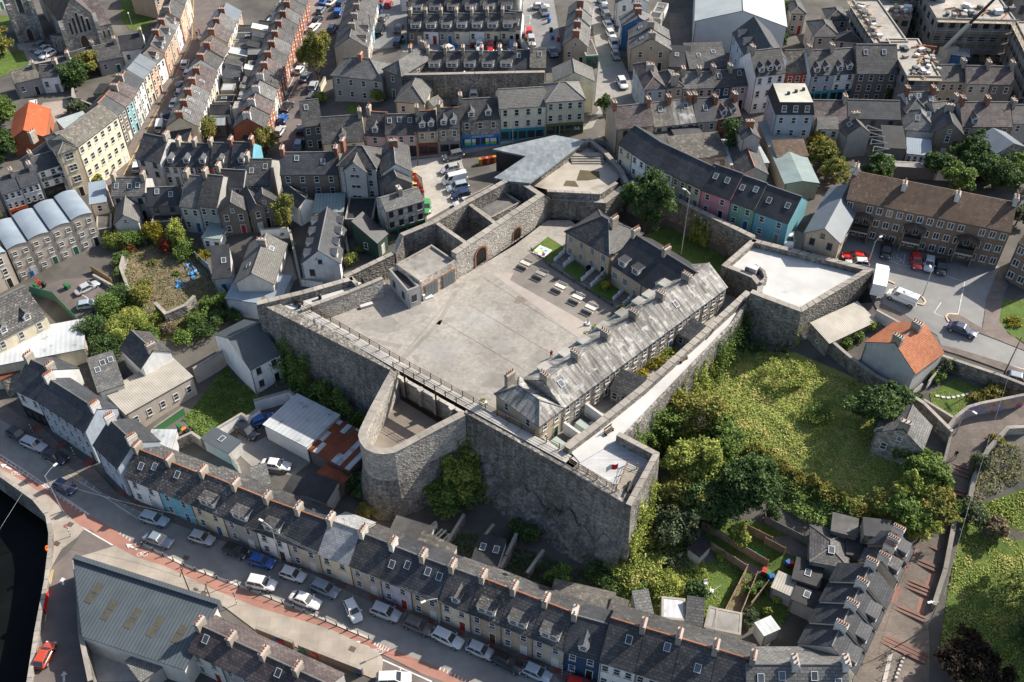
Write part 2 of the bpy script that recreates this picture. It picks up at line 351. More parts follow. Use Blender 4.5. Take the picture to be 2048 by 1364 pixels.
# ------------------------------------------------------------------ windows, doors, chimneys (shared meshes)
CACHE = {}
def cached(key,fn):
 if key not in CACHE: CACHE[key] = fn()
 return CACHE[key]
def win_mesh(wd,ht,style='s'):
 wd,ht = round(wd,1),round(ht,1)
 def f():
  b = MB(); fr = FRAMED if style == 'd' else FRAME; t = .08
  b.box(-wd / 2,wd / 2,-.06,.02,-ht / 2,-ht / 2 + t,fr); b.box(-wd / 2,wd / 2,-.06,.02,ht / 2 - t,ht / 2,fr)
  b.box(-wd / 2,-wd / 2 + t,-.06,.02,-ht / 2 + t,ht / 2 - t,fr); b.box(wd / 2 - t,wd / 2,-.06,.02,-ht / 2 + t,ht / 2 - t,fr)
  b.face([(-wd / 2 + t,-.012,-ht / 2 + t),(wd / 2 - t,-.012,-ht / 2 + t),(wd / 2 - t,-.012,ht / 2 - t),(-wd / 2 + t,-.012,ht / 2 - t)],GLASS)
  if style == 's' and ht > .8: b.box(-wd / 2 + t,wd / 2 - t,-.05,.0,-.03,.03,fr)
  if style == 'c' or (style == 's' and wd > 1.3): b.box(-.035,.035,-.05,.0,-ht / 2 + t,ht / 2 - t,fr)
  if style == 'm':
   for k in (-.17,.17): b.box(k * wd - .02,k * wd + .02,-.045,.0,-ht / 2 + t,ht / 2 - t,fr)
   for k in (-.25,0,.25): b.box(-wd / 2 + t,wd / 2 - t,-.046,.001,k * ht - .02,k * ht + .02,fr)
  b.box(-wd / 2 - .08,wd / 2 + .08,-.16,.02,-ht / 2 - .09,-ht / 2 - .002,CONC)
  return b.mesh('window')
 return cached(('win',wd,ht,style),f)
def door_mesh(c):
 def f():
  b = MB(); m = paint('door_' + c,{'white': (.6,.6,.58),'red': (.3,.03,.03),'blue': (.03,.1,.25),'green': (.03,.12,.07),'black': (.02,.02,.02),'brown': (.12,.06,.03),'yellow': (.6,.4,.06),'grey': (.2,.2,.2)}[c])
  b.box(-.5,-.42,-.06,.02,0,2.15,FRAME); b.box(.42,.5,-.06,.02,0,2.15,FRAME); b.box(-.42,.42,-.06,.02,2.07,2.15,FRAME)
  b.box(-.42,.42,-.03,.02,0,2.07,m)
  for zz in (.25,1.15):
   for xx in (-.3,.06): b.box(xx,xx + .24,-.042,-.03,zz,zz + .7,m)
  b.box(.3,.36,-.08,-.03,1.0,1.06,STEEL)
  return b.mesh('door')
 return cached(('door',c),f)
def pot_mesh():
 def f():
  b = MB(); b.tube((0,0,0),(0,0,.42),.12,TERRA,8,.095); b.tube((0,0,.42),(0,0,.48),.125,TERRA,8,.12); b.tube((0,0,.48),(0,0,.485),.09,DARKM,8,.09); return b.mesh('chimney_pot')
 return cached('pot',f)
def stack_mesh(m,L,T,Hh):
 L,T,Hh = round(L,1),round(T,2),round(Hh,1)
 def f():
  b = MB(); b.box(-T / 2,T / 2,-L / 2,L / 2,0,Hh,m); b.box(-T / 2 - .07,T / 2 + .07,-L / 2 - .07,L / 2 + .07,Hh - .32,Hh - .16,m); b.box(-T / 2 - .04,T / 2 + .04,-L / 2 - .04,L / 2 + .04,Hh + .002,Hh + .1,CONC)
  return b.mesh('chimney')
 return cached(('st',m.name,L,T,Hh),f)
def chimney(par,x,y,z,m=None,L=1.5,T=.66,up=1.05,down=1.4,pots=3,along='y'):
 m = m or STUCCO
 c = mk('chimney',stack_mesh(m,L,T,up + down),par,(x,y,z - down),0 if along == 'y' else math.pi / 2)
 for k in range(pots):
  yy = (k - (pots - 1) / 2) * (L - .3) / max(1,pots - 1) if pots > 1 else 0
  mk('chimney_pot',pot_mesh(),c,(0,yy,up + down + .1))
 return c
def dormer_mesh(wd,ht,dp,kind,wm,rm,pitch=.8):
 b = MB(); r = wd / 2 * pitch
 b.prism([(-wd / 2,0,-.3),(wd / 2,0,-.3),(wd / 2,dp,-.3),(-wd / 2,dp,-.3)],[(-wd / 2,0,ht),(wd / 2,0,ht),(wd / 2,dp,ht),(-wd / 2,dp,ht)],wm)
 if kind == 'g':
  b.face([(-wd / 2,0,ht),(wd / 2,0,ht),(0,0,ht + r)],wm)
  dpr = dp + r * 1.2
  b.slab([(-wd / 2 - .15,-.2,ht - .1),(.0,-.2,ht + r + .06),(.0,dpr,ht + r + .06),(-wd / 2 - .15,dp,ht - .1)][::-1],.1,rm,FRAME)
  b.slab([(0.005,-.2,ht + r + .06),(wd / 2 + .15,-.2,ht - .1),(wd / 2 + .15,dp,ht - .1),(.005,dpr,ht + r + .06)][::-1],.1,rm,FRAME)
 else:
  b.slab([(-wd / 2 - .1,-.15,ht + .1),(wd / 2 + .1,-.15,ht + .1),(wd / 2 + .1,dp,ht + .16),(-wd / 2 - .1,dp,ht + .16)],.16,rm,FRAME)
 return b.mesh('dormer')
def dormer(par,x,D,h,tan,kind='g',wd=1.3,ht=1.3,s=.35,wm=None,rm=None,style='s',front=-1,deep=None,ax='x'):
 """on the slope rising from the eave; s = how far up the slope (metres in plan)"""
 wm = wm or wallmat('white'); rm = rm or roofmat('slate'); dp = deep or max(.8,ht / max(.15,tan))
 me = cached(('dorm',round(wd,1),round(ht,1),round(dp,1),kind,wm.name,rm.name),lambda: dormer_mesh(wd,ht,dp,kind,wm,rm))
 yy = front * (D / 2 - s); zz = h + s * tan
 if ax == 'x': d = mk('dormer',me,par,(x,yy,zz),0 if front < 0 else math.pi)
 else: d = mk('dormer',me,par,(-front * (-1) * 0 + (D / 2 - s) * front,x,zz),math.pi / 2 if front > 0 else -math.pi / 2)
 n = 2 if kind == 'b' and wd > 2.2 else 1
 for k in range(n):
  mk('window',win_mesh(wd * .78 / n,min(1.1,ht * .8),style),d,((k - (n - 1) / 2) * wd * .42,-.005,ht * .5))
 return d
def sky_mesh():
 def f():
  b = MB()
  b.box(-.42,.42,-.55,.55,0,.12,FRAMED); b.box(-.36,.36,-.49,.49,.12,.135,mat('skylight_glass',(.06,.075,.09),(.1,.12,.14),2.,.12,spec=.5,rand=.5));
  for q in ((-.42,-.36,-.55,.55),(.36,.42,-.55,.55)): b.box(*q,.12,.15,FRAME)
  for q in ((-.36,.36,-.55,-.49),(-.36,.36,.49,.55)): b.box(*q,.12,.15,FRAME)
  return b.mesh('skylight')
 return cached('sky',f)
DOORS = ['red','white','black','blue','brown','green','grey','white','black']
RNG = random.Random(11)
def facade(par,wd,h,place,rz,n_st=None,cols=None,style='s',door=True,ww=.95,wh=1.35,shop=None,blank=False):
 """windows and a door on a wall of width wd; place(u) -> local point of the wall foot at u from its middle"""
 st = n_st or max(1,int((h + .3) / 2.55)); sh = h / st; nc = cols or max(1,int(round(wd / 2.5)))
 for s in range(st):
  zc = s * sh + sh * .56
  for c in range(nc):
   u = (c + .5) / nc * wd - wd / 2
   if s == 0 and shop: continue
   if s == 0 and door and c == nc - 1:
    p = place(u); mk('door',door_mesh(RNG.choice(DOORS)),par,(p[0],p[1],0),rz); continue
   if RNG.random() < .04 and not door: continue
   p = place(u); mk('window',win_mesh(min(ww,wd / nc * .6),min(wh,sh * .6),style),par,(p[0],p[1],zc),rz)
 if shop:
  m = paint('shop_' + shop,{'teal': (.03,.25,.3),'green': (.04,.13,.08),'black': (.02,.02,.02),'blue': (.02,.2,.5),'red': (.4,.04,.04),'orange': (.65,.1,.02),'olive': (.12,.14,.05),'maroon': (.14,.03,.03),'grey': (.18,.18,.18)}[shop])
  b = MB(); b.box(-wd / 2 + .1,wd / 2 - .1,-.14,.02,2.15,2.75,m); b.box(-wd / 2 + .1,wd / 2 - .1,-.1,.02,0,.45,m)
  k = max(2,int(wd / 1.6));
  for q in range(k + 1):
   x = -wd / 2 + .1 + (wd - .45) * q / k; b.box(x,x + .25,-.12,.02,.45,2.15,m)
  b.face([(-wd / 2 + .2,-.03,.45),(wd / 2 - .2,-.03,.45),(wd / 2 - .2,-.03,2.15),(-wd / 2 + .2,-.03,2.15)],GLASS)
  p = place(0); b.obj('shopfront',par,(p[0],p[1],0),rz)
def dist_line(q,a,b):
 dx,dy = b[0] - a[0],b[1] - a[1]; L = math.hypot(dx,dy) or 1
 return abs((q[0] - a[0]) * dy - (q[1] - a[1]) * dx) / L
def solve_depth(A,B,ze,third,kind,tan):
 d = Vector((B.x - A.x,B.y - A.y)); W = d.length; d /= W; n = Vector((-d.y,d.x)); best = (1e9,6)
 for k in range(20,420):
  D = k * .1
  if kind in 'rh': a = (A.x + n.x * D / 2,A.y + n.y * D / 2,ze + D / 2 * tan); b = (B.x + n.x * D / 2,B.y + n.y * D / 2,ze + D / 2 * tan); e = dist_line(third,proj(a),proj(b))
  elif kind in 'gy':
   c = ((A.x + B.x) / 2 + n.x * D,(A.y + B.y) / 2 + n.y * D,ze + W / 2 * tan); q = proj(c); e = abs(q[1] - third[1])
  else:
   zz = ze + (D * tan if kind == 'm' else 0); e = dist_line(third,proj((A.x + n.x * D,A.y + n.y * D,zz)),proj((B.x + n.x * D,B.y + n.y * D,zz)))
  if e < best[0]: best = (e,D)
 return best[1]
REPORT = []
def wallof(E): return next(c for c in E.children if c.name.startswith('wall')).data.vertices
def house(A,B,D,h,base,kind,tan,col,roof,label,name='house',cat='house',group=None,chim='L',win=True,dorm=0,sky=0,door=True,ridge='g',st=None,style='s',shop=None,cols=None,cm=None,over=.22,dk='g',back=False,gl=False,gr=False,par=.5,pots=3,wh=1.35,ww=.95,dw=None,dc='white',side=None,rear_h=None,top=None):
 d = Vector((B.x - A.x,B.y - A.y)); W = d.length; d /= W; n = Vector((-d.y,d.x)); ang = math.atan2(d.y,d.x)
 cx,cy = (A.x + B.x) / 2 + n.x * D / 2,(A.y + B.y) / 2 + n.y * D / 2
 E = empty(name,(cx,cy,base),ang,label,cat,group)
 wm = wallmat(col); rm = roofmat(roof) if isinstance(roof,str) else roof
 W -= .02; hw,hd = W / 2,D / 2; zb = -1.6; b = MB()
 F = [(-hw,-hd),(hw,-hd),(hw,hd),(-hw,hd)]
 lo = lambda i,z: (F[i][0],F[i][1],z)
 r = MB(); t = .14; go = .04
 if kind == 'r':
  ri = hd * tan
  b.face([lo(0,zb),lo(1,zb),lo(1,h),lo(0,h)],wm); b.face([lo(2,zb),lo(3,zb),lo(3,h),lo(2,h)],wm)
  b.face([lo(1,zb),lo(2,zb),lo(2,h),(hw,0,h + ri),lo(1,h)],wm); b.face([lo(3,zb),lo(0,zb),lo(0,h),(-hw,0,h + ri),lo(3,h)],wm)
  e = over; ez = h - e * tan + t; rz_ = h + ri + t
  r.slab([(-hw - go * gl,-hd - e,ez),(hw + go * gr,-hd - e,ez),(hw + go * gr,0,rz_),(-hw - go * gl,0,rz_)],t,rm,GUTTER)
  r.slab([(hw + go * gr,hd + e,ez),(-hw - go * gl,hd + e,ez),(-hw - go * gl,0.002,rz_),(hw + go * gr,0.002,rz_)],t,rm,GUTTER)
  rl = [((-hw,0,rz_),(hw,0,rz_))]; top_z = rz_
 elif kind == 'g':
  ri = hw * tan
  b.face([lo(1,zb),lo(2,zb),lo(2,h),lo(1,h)],wm); b.face([lo(3,zb),lo(0,zb),lo(0,h),lo(3,h)],wm)
  b.face([lo(0,zb),lo(1,zb),lo(1,h),(0,-hd,h + ri),lo(0,h)],wm); b.face([lo(2,zb),lo(3,zb),lo(3,h),(0,hd,h + ri),lo(2,h)],wm)
  e = over; ez = h - e * tan + t; rz_ = h + ri + t
  r.slab([(-hw - e,hd,ez),(-hw - e,-hd - .08,ez),(0,-hd - .08,rz_),(0,hd,rz_)],t,rm,GUTTER)
  r.slab([(hw + e,-hd - .08,ez),(hw + e,hd,ez),(0.002,hd,rz_),(0.002,-hd - .08,rz_)],t,rm,GUTTER)
  rl = [((0,-hd,rz_),(0,hd,rz_))]; top_z = rz_
 elif kind in 'hy':
  for i in range(4): j = (i + 1) % 4; b.face([lo(i,zb),lo(j,zb),lo(j,h),lo(i,h)],wm)
  e = over; ex,ey = hw + e,hd + e; z0 = h + .02
  if (kind == 'h' and hw >= hd): k = max(0.,hw - hd * .95); ri = hd * tan; a1,a2 = (-k,0,h + ri),(k,0,h + ri)
  else: k = max(0.,hd - hw * .95); ri = hw * tan; a1,a2 = (0,-k,h + ri),(0,k,h + ri)
  C = [(-ex,-ey,z0),(ex,-ey,z0),(ex,ey,z0),(-ex,ey,z0)]
  if kind == 'h' and hw >= hd: fs = [[C[0],C[1],a2,a1],[C[1],C[2],a2],[C[2],C[3],a1,a2],[C[3],C[0],a1]]
  else: fs = [[C[0],C[1],a1],[C[1],C[2],a2,a1],[C[2],C[3],a2],[C[3],C[0],a1,a2]]
  for q in fs: r.face(q,rm)
  r.prism([(p[0],p[1],h - .12) for p in C],C,GUTTER,cap=False)
  rl = [(a1,a2)] + [(C[i],min((a1,a2),key=lambda a: (a[0] - C[i][0]) ** 2 + (a[1] - C[i][1]) ** 2)) for i in range(4)]; top_z = h + ri
 elif kind == 'm':
  ri = D * tan; hb = h + ri
  b.face([lo(0,zb),lo(1,zb),lo(1,h),lo(0,h)],wm); b.face([lo(2,zb),lo(3,zb),lo(3,hb),lo(2,hb)],wm)
  b.face([lo(1,zb),lo(2,zb),lo(2,hb),lo(1,h)],wm); b.face([lo(3,zb),lo(0,zb),lo(0,h),lo(3,hb)],wm)
  r.slab([(-hw - .1,-hd - over,h - over * tan + t),(hw + .1,-hd - over,h - over * tan + t),(hw + .1,hd + .05,hb + t),(-hw - .1,hd + .05,hb + t)],t,rm,GUTTER); rl = []; top_z = hb
 elif kind == 'b':
  for i in range(4): j = (i + 1) % 4; b.face([lo(i,zb),lo(j,zb),lo(j,h),lo(i,h)],wm)
  N = 10; ri = W * .16; top_z = h + ri; rl = []
  pr = [(-hw + W * k / N,h + ri * math.sin(math.pi * (.12 + .76 * k / N))) for k in range(N + 1)]
  b.face([(x,-hd,z) for x,z in pr] + [lo(1,h - .01),lo(0,h - .01)][:2],wm)
  for k in range(N):
   (x0,z0),(x1,z1) = pr[k],pr[k + 1]
   r.slab([(x0,-hd - .1,z0 + .1),(x1,-hd - .1,z1 + .1),(x1,hd,z1 + .1),(x0,hd,z0 + .1)],.12,rm,GUTTER)
 else:
  for i in range(4): j = (i + 1) % 4; b.face([lo(i,zb),lo(j,zb),lo(j,h),lo(i,h)],wm)
  ri = 0; rl = []; top_z = h
  if par > 0:
   for (x0,x1,y0,y1) in ((-hw,hw,-hd,-hd + .3),(-hw,hw,hd - .3,hd),(-hw,-hw + .3,-hd + .3,hd - .3),(hw - .3,hw,-hd + .3,hd - .3)): b.box(x0,x1,y0,y1,h + .001,h + par,wm,COPING)
   r.slab([(-hw + .3,-hd + .3,h + .04),(hw - .3,-hd + .3,h + .04),(hw - .3,hd - .3,h + .04),(-hw + .3,hd - .3,h + .04)],.1,rm)
  else: r.slab([(-hw - .12,-hd - .12,h + .12),(hw + .12,-hd - .12,h + .12),(hw + .12,hd + .12,h + .12),(-hw - .12,hd + .12,h + .12)],.14,rm,GUTTER)
 b.obj('wall',E); ro = r.obj('roof',E)
 if ridge and rl:
  q = MB(); m = TERRA if ridge == 't' else RIDGEG
  for a,c in rl: q.tube((a[0],a[1],a[2] + .02),(c[0],c[1],c[2] + .02),.11,m,5)
  q.obj('ridge_tiles',ro)
 cmat = {'b': CHIMB,'w': CHIMW,'s': STUCCO,None: STUCCO}[cm]
 if chim and kind in 'rh':
  for c in chim:
   x = {'L': -hw + .35,'R': hw - .35,'C': 0,'c': hw * .4}[c]
   chimney(E,x,0,top_z,cmat,pots=pots)
 elif chim and kind in 'gy':
  for c in chim:
   y = {'L': -hd + .4,'R': hd - .4,'C': 0,'c': hd * .4}[c]; chimney(E,0,y,top_z,cmat,along='x',pots=pots)
 if win:
  f = dict(n_st=st,style=style,wh=wh,ww=ww)
  facade(E,W,h,lambda u: (u,-hd),0,door=door,shop=shop,cols=cols,**f)
  fs = Vector((-d.y,d.x)); view = Vector((cx,cy)).normalized()
  sides = []
  if side is not None: sides = list(side)
  else:
   if kind in 'ghyfmb':
    if d.dot(view) < -.12: sides.append('R')
    if d.dot(view) > .12: sides.append('L')
  nn = max(1,int(D / 3.4))
  if 'L' in sides: facade(E,D,h,lambda u: (-hw,-u),-math.pi / 2,door=False,cols=nn,**f)
  if 'R' in sides: facade(E,D,h,lambda u: (hw,u),math.pi / 2,door=False,cols=nn,**f)
  if kind == 'g' and h + hw * tan > h + 1.8: mk('window',win_mesh(.7,.9,style),E,(0,-hd,h + .45))
 if dorm and kind in 'rh':
  for k in range(dorm):
   wd_ = dw or (1.2 if dk == 'g' else min(2.6,W / dorm * .62)); dormer(E,(k + .5) / dorm * W * .86 - W * .43,D,h,tan,dk,wd_,1.15,.45 + .1 * (k % 2),wallmat(dc),rm)
 if dorm and kind == 'g':
  for k in range(dorm):
   for sd in (-1,1): dormer(E,(k + .5) / dorm * D - hd,W,h,tan,dk,1.4,1.0,.5,wallmat(dc),rm,ax='y',front=sd)
 if sky and kind in 'rhm':
  a = math.atan(tan)
  for k in range(sky):
   x = (k + .5 + RNG.uniform(-.2,.2)) / sky * W * .9 - W * .45; s = (.62 + RNG.uniform(-.15,.15)) * hd * (2 if kind == 'm' else 1)
   mk('skylight',sky_mesh(),E,(x,-hd + s,h + s * tan + t - .02),rot=(a,0,0))
 if sky and kind in 'gy':
  a = math.atan(tan)
  for k in range(sky):
   sd = -1 if k % 2 == 0 else 1; s = hw * .55
   mk('skylight',sky_mesh(),E,(sd * (hw - s),-hd + (k + .7) / (sky + .4) * D,h + s * tan + t - .02),rot=(0,-sd * a * -1,0))
 if sky and kind == 'f':
  for k in range(sky): mk('skylight',sky_mesh(),E,((k + .5) / sky * W * .8 - W * .4,RNG.uniform(-.2,.2) * D,h + .1))
 g = MB(); g.tube((-hw + .15,-hd - .07,0),(-hw + .15,-hd - .07,h - .1),.05,GUTTER,5); g.obj('downpipe',E)
 return E
COLN = dict(palegrey='pale grey',palegreen='pale green',paleyellow='pale yellow',palepink='pale pink',paleblue='pale blue',offwhite='off-white',bluegrey='blue-grey',darkgrey='dark grey',skyblue='sky blue',navy='navy',darkgreen='dark green',whitestone='pale stone',brownbrick='brown brick',barrack='ochre')
def cn(c): return COLN.get(c,c)
def row(s,walls,desc,h=5.2,kind='r',pitch=34,roof='slate',base=None,depth=None,fr=None,name='terraced_house',cat='house',along='x',gap=.0,tmpl=None,**k):
 q = pts(s); tan = math.tan(math.radians(pitch)); wl = walls.split(); n = len(wl)
 if base is None:
  A = G(q[0][0],q[0][1],h); B = G(q[1][0],q[1][1],h); za,zb = A.z - h,B.z - h
 else: za = zb = base; A = P(q[0][0],q[0][1],base + h); B = P(q[1][0],q[1][1],base + h)
 zm = (za + zb) / 2
 if depth is None:
  A2,B2 = P(*q[0],zm + h),P(*q[1],zm + h); depth = solve_depth(A2,B2,zm + h,q[2],kind,tan)
 REPORT.append((desc[:40],round((B - A).length,1),round(depth,1),round(za,1),round(zb,1)))
 roofs = roof.split() if isinstance(roof,str) else [roof]; out = []
 lists = {kk: v for kk,v in k.items() if isinstance(v,list)}
 for i,c in enumerate(wl):
  f0,f1 = (fr[i],fr[i + 1]) if fr else (i / n,(i + 1) / n); kk = dict(k)
  for l,v in lists.items(): kk[l] = v[i % len(v)]
  if along == 'x':
   a,b = A.lerp(B,f0),A.lerp(B,f1); D = depth; zz = za + (zb - za) * (f0 + f1) / 2
  else:
   d = (B - A); d.z = 0; d.normalize(); nn = Vector((-d.y,d.x,0)); a = A + nn * depth * f0; b = B + nn * depth * f0; D = depth * (f1 - f0) - .02; m_ = (a + b) / 2 + nn * D / 2; zz = tz(m_.x,m_.y) if i and base is None else zm
  lab = desc if n == 1 else (f'{cn(c)} house, {orda(i, n)} of {desc}' if along == 'x' else f'{cn(c)} house, {"nearest" if i == 0 else "farthest" if i == n - 1 else ORD[i] + " from near end"} of the {desc}')
  if kind in 'r' and along == 'x': kk.setdefault('gl',i == 0); kk.setdefault('gr',i == n - 1)
  if isinstance(kk.get('shop'),str) and kk['shop'] == '-': kk['shop'] = None
  out.append(house(a,b,D,h,zz,kind,tan,c,roofs[i % len(roofs)],lab,name,cat,desc if n > 1 else kk.pop('group',None),**{x: y for x,y in kk.items() if x != 'group'}))
 return out
# ------------------------------------------------------------------ ground sheets, walls
def cdt(poly,step,extra=()):
 bd = []
 for i in range(len(poly)):
  a,b = Vector(poly[i][:2]),Vector(poly[(i + 1) % len(poly)][:2]); k = max(1,int((b - a).length / step))
  for j in range(k): bd.append(a.lerp(b,j / k))
 nb = len(bd); xs = [p.x for p in bd]; ys = [p.y for p in bd]
 X,Y = np.meshgrid(np.arange(min(xs),max(xs),step),np.arange(min(ys),max(ys),step)); X,Y = X.ravel(),Y.ravel()
 ins = inside([(p.x,p.y) for p in bd],X,Y); inn = [Vector((x,y)) for x,y in zip(X[ins],Y[ins])]
 r = delaunay_2d_cdt(bd + inn,[(i,(i + 1) % nb) for i in range(nb)],[],0,1e-4)
 V = r[0]; T = np.array([q for q in r[2] if len(q) == 3]); X = np.array([p.x for p in V]); Y = np.array([p.y for p in V])
 T = T[inside([(p.x,p.y) for p in bd],X[T].mean(1),Y[T].mean(1))]
 ar = (X[T[:,1]] - X[T[:,0]]) * (Y[T[:,2]] - Y[T[:,0]]) - (X[T[:,2]] - X[T[:,0]]) * (Y[T[:,1]] - Y[T[:,0]])
 T[ar < 0] = T[ar < 0][:,::-1]
 return V,[tuple(map(int,t)) for t in T],nb
def sheet(name,s,m,off=.05,step=2.5,flat=None,skirt=0.,label=None,cat=None,kind='structure',poly=None,parent=None):
 if poly is None: poly = [(P(x,y,flat) if flat is not None else G(x,y)) for (x,y) in (pts(s) if isinstance(s,str) else s)]
 v,f,nb = cdt(poly,step if flat is None else 1000)
 z = terr(np.array([p.x for p in v]),np.array([p.y for p in v])) if flat is None else np.full(len(v),flat)
 b = MB(); b.v = [(p.x,p.y,zz + off) for p,zz in zip(v,z)]; b.f = [tuple(q) for q in f]; b.m = [b.mi(m)] * len(b.f)
 if skirt:
  ed = {}
  for t in f:
   for i in range(3): ed[(t[i],t[(i + 1) % 3])] = 1
  for i,j in [e for e in ed if (e[1],e[0]) not in ed]:
   q,p = b.v[i],b.v[j]
   b.face([p,q,(q[0],q[1],q[2] - skirt),(p[0],p[1],p[2] - skirt)],m)
 me = b.mesh(name)
 o = mk(name,me,parent)
 return tag(o,label,cat,None,None if parent else kind)
def strip_line(s,wd,m,off,name,closed=False,dash=None,parent=None,kind='structure',h=0.):
 q = [G(x,y) for x,y in pts(s)]; b = MB(); segs = []
 for a,c in zip(q[:-1],q[1:]):
  L = (c - a).length; k = max(1,int(L / (dash[0] + dash[1])) if dash else int(L / 3) or 1)
  for j in range(k):
   t0 = j / k; t1 = (j + (dash[0] / (dash[0] + dash[1]) if dash else 1)) / k; segs.append((a.lerp(c,t0),a.lerp(c,t1)))
 for a,c in segs:
  d = Vector((c.x - a.x,c.y - a.y)).normalized(); n = Vector((-d.y,d.x)) * wd / 2
  za,zc = tz(a.x,a.y) + off,tz(c.x,c.y) + off
  b.face([(a.x - n.x,a.y - n.y,za),(c.x - n.x,c.y - n.y,zc),(c.x + n.x,c.y + n.y,zc),(a.x + n.x,a.y + n.y,za)],m)
 o = b.obj(name,parent); return tag(o,kind=None if parent else kind)
def wall(P3,thick,zb,m,name,label=None,cat='wall',side=1,cop=True,batter=0.,parent=None,copm=None,steps=None,group=None):
 """P3 = world points along the top edge; the body lies on the left (side=1) or right (-1) of the direction of travel"""
 n = len(P3); dirs = [Vector((P3[i + 1].x - P3[i].x,P3[i + 1].y - P3[i].y)).normalized() for i in range(n - 1)]; inn = []; outn = []
 for i in range(n):
  d0 = dirs[max(0,i - 1)]; d1 = dirs[min(n - 2,i)]; n0 = Vector((-d0.y,d0.x)) * side; n1 = Vector((-d1.y,d1.x)) * side
  bs = (n0 + n1); bs = bs.normalized() if bs.length > 1e-6 else n0; k = 1 / max(.5,bs.dot(n0)); inn.append(bs * k * thick); outn.append(-bs * k)
 b = MB(); zbs = zb if isinstance(zb,(list,tuple)) else [zb] * n
 ot = [(p.x,p.y,p.z) for p in P3]; it = [(p.x + i.x,p.y + i.y,p.z) for p,i in zip(P3,inn)]
 ob = [(p.x + o.x * batter * (p.z - z),p.y + o.y * batter * (p.z - z),z) for p,o,z in zip(P3,outn,zbs)]; ib = [(p.x + i.x,p.y + i.y,z) for p,i,z in zip(P3,inn,zbs)]
 for i in range(n - 1):
  q = [(ob[i],ob[i + 1],ot[i + 1],ot[i]),(ib[i + 1],ib[i],it[i],it[i + 1]),(ot[i],ot[i + 1],it[i + 1],it[i])]
  for f in q: b.face(f if side == 1 else f[::-1],m)
 b.face([ob[0],ot[0],it[0],ib[0]],m); b.face([ob[-1],ib[-1],it[-1],ot[-1]],m)
 o = b.obj(name,parent)
 if not parent: tag(o,label,cat,group)
 if cop:
  for i in range(n - 1):
   a0,a1 = Vector(ot[i]),Vector(ot[i + 1]); c0,c1 = Vector(it[i]),Vector(it[i + 1]); L = (a1 - a0).length; k = max(1,int(L / 1.6)) if cop == 2 else max(1,int(L / 6))
   e0 = (a0 - c0).normalized() * .06; e1 = (a1 - c1).normalized() * .06
   for j in range(k):
    f0,f1 = j / k + .002,(j + 1) / k - .006; q = MB(); ps = [(a0 + e0).lerp(a1 + e1,f0),(a0 + e0).lerp(a1 + e1,f1),(c0 - e0).lerp(c1 - e1,f1),(c0 - e0).lerp(c1 - e1,f0)]
    if side == -1: ps = ps[::-1]
    q.slab([(p.x,p.y,p.z + .14) for p in ps],.137,copm or COPING); q.obj('coping',o)
 return o
def gwall(s,ht,m,label,thick=.35,cop=True,name='boundary_wall',sink=1.,side=1,copm=None,group=None):
 q = [G(x,y,ht) for x,y in pts(s)]
 return wall(q,thick,[p.z - ht - sink for p in q],m,name,label,side=side,cop=cop,copm=copm,group=group)
def fence(s,ht,label,m=None,gap=2.0,name='timber_fence',board=.0,rail=True,base=None,cat='fence',thick=.06):
 m = m or TIMBER
 q = [(G(x,y) if base is None else P(x,y,base)) for x,y in pts(s)] if isinstance(s,str) else s
 E = empty(name,q[0],0,label,cat); E.location = (0,0,0)
 for a,c in zip(q[:-1],q[1:]):
  L = (c - a).length; k = max(1,int(round(L / gap))); d = (c - a) / L; n = Vector((-d.y,d.x,0))
  for j in range(k + 1):
   p = a.lerp(c,j / k); b = MB(); b.box(-.06,.06,-.06,.06,-.3,ht + .08,m); b.obj('post',E,p,math.atan2(d.y,d.x))
  for j in range(k):
   p0,p1 = a.lerp(c,j / k),a.lerp(c,(j + 1) / k)
   if board:
    b = MB(); x = n * thick / 2; b.prism([p0 - x,p1 - x,p1 + x,p0 + x],[v + Vector((0,0,ht)) for v in (p0 - x,p1 - x,p1 + x,p0 + x)],m,cap=True,capb=True); b.obj('panel',E)
   else:
    for zz in (.12,.5,.88):
     b = MB(); b.tube(p0 + Vector((0,0,ht * zz)),p1 + Vector((0,0,ht * zz)),.045,m,4); b.obj('rail',E)
 return E
# ------------------------------------------------------------------ leaves
NR = np.random.default_rng(5)
def leaf_mesh(name,C,size,m,up=.35,rnd=None):
 n = len(C); a = NR.normal(size=(n,3)); a[:,2] = a[:,2] * (1 - up); a /= np.linalg.norm(a,axis=1)[:,None]
 c = NR.normal(size=(n,3)); b = np.cross(a,c); b[:,2] *= 1 - up; b /= np.linalg.norm(b,axis=1)[:,None]
 s = (size * NR.uniform(.6,1.4,n))[:,None]
 V = np.empty((n,4,3),np.float32); V[:,0] = C - a * s; V[:,1] = C - b * s * .6; V[:,2] = C + a * s; V[:,3] = C + b * s * .6
 me = bpy.data.meshes.new(name); me.vertices.add(n * 4); me.vertices.foreach_set('co',V.ravel())
 me.loops.add(n * 4); me.loops.foreach_set('vertex_index',np.arange(n * 4,dtype=np.int32)); me.polygons.add(n)
 me.polygons.foreach_set('loop_start',np.arange(0,n * 4,4,dtype=np.int32)); me.polygons.foreach_set('loop_total',np.full(n,4,np.int32))
 u = me.uv_layers.new(name='UVMap'); r = (NR.uniform(0,1,n) if rnd is None else rnd); uv = np.zeros((n,4,2),np.float32); uv[:,:,0] = r[:,None]; u.data.foreach_set('uv',uv.ravel())
 me.materials.append(m); me.update(calc_edges=True); return me
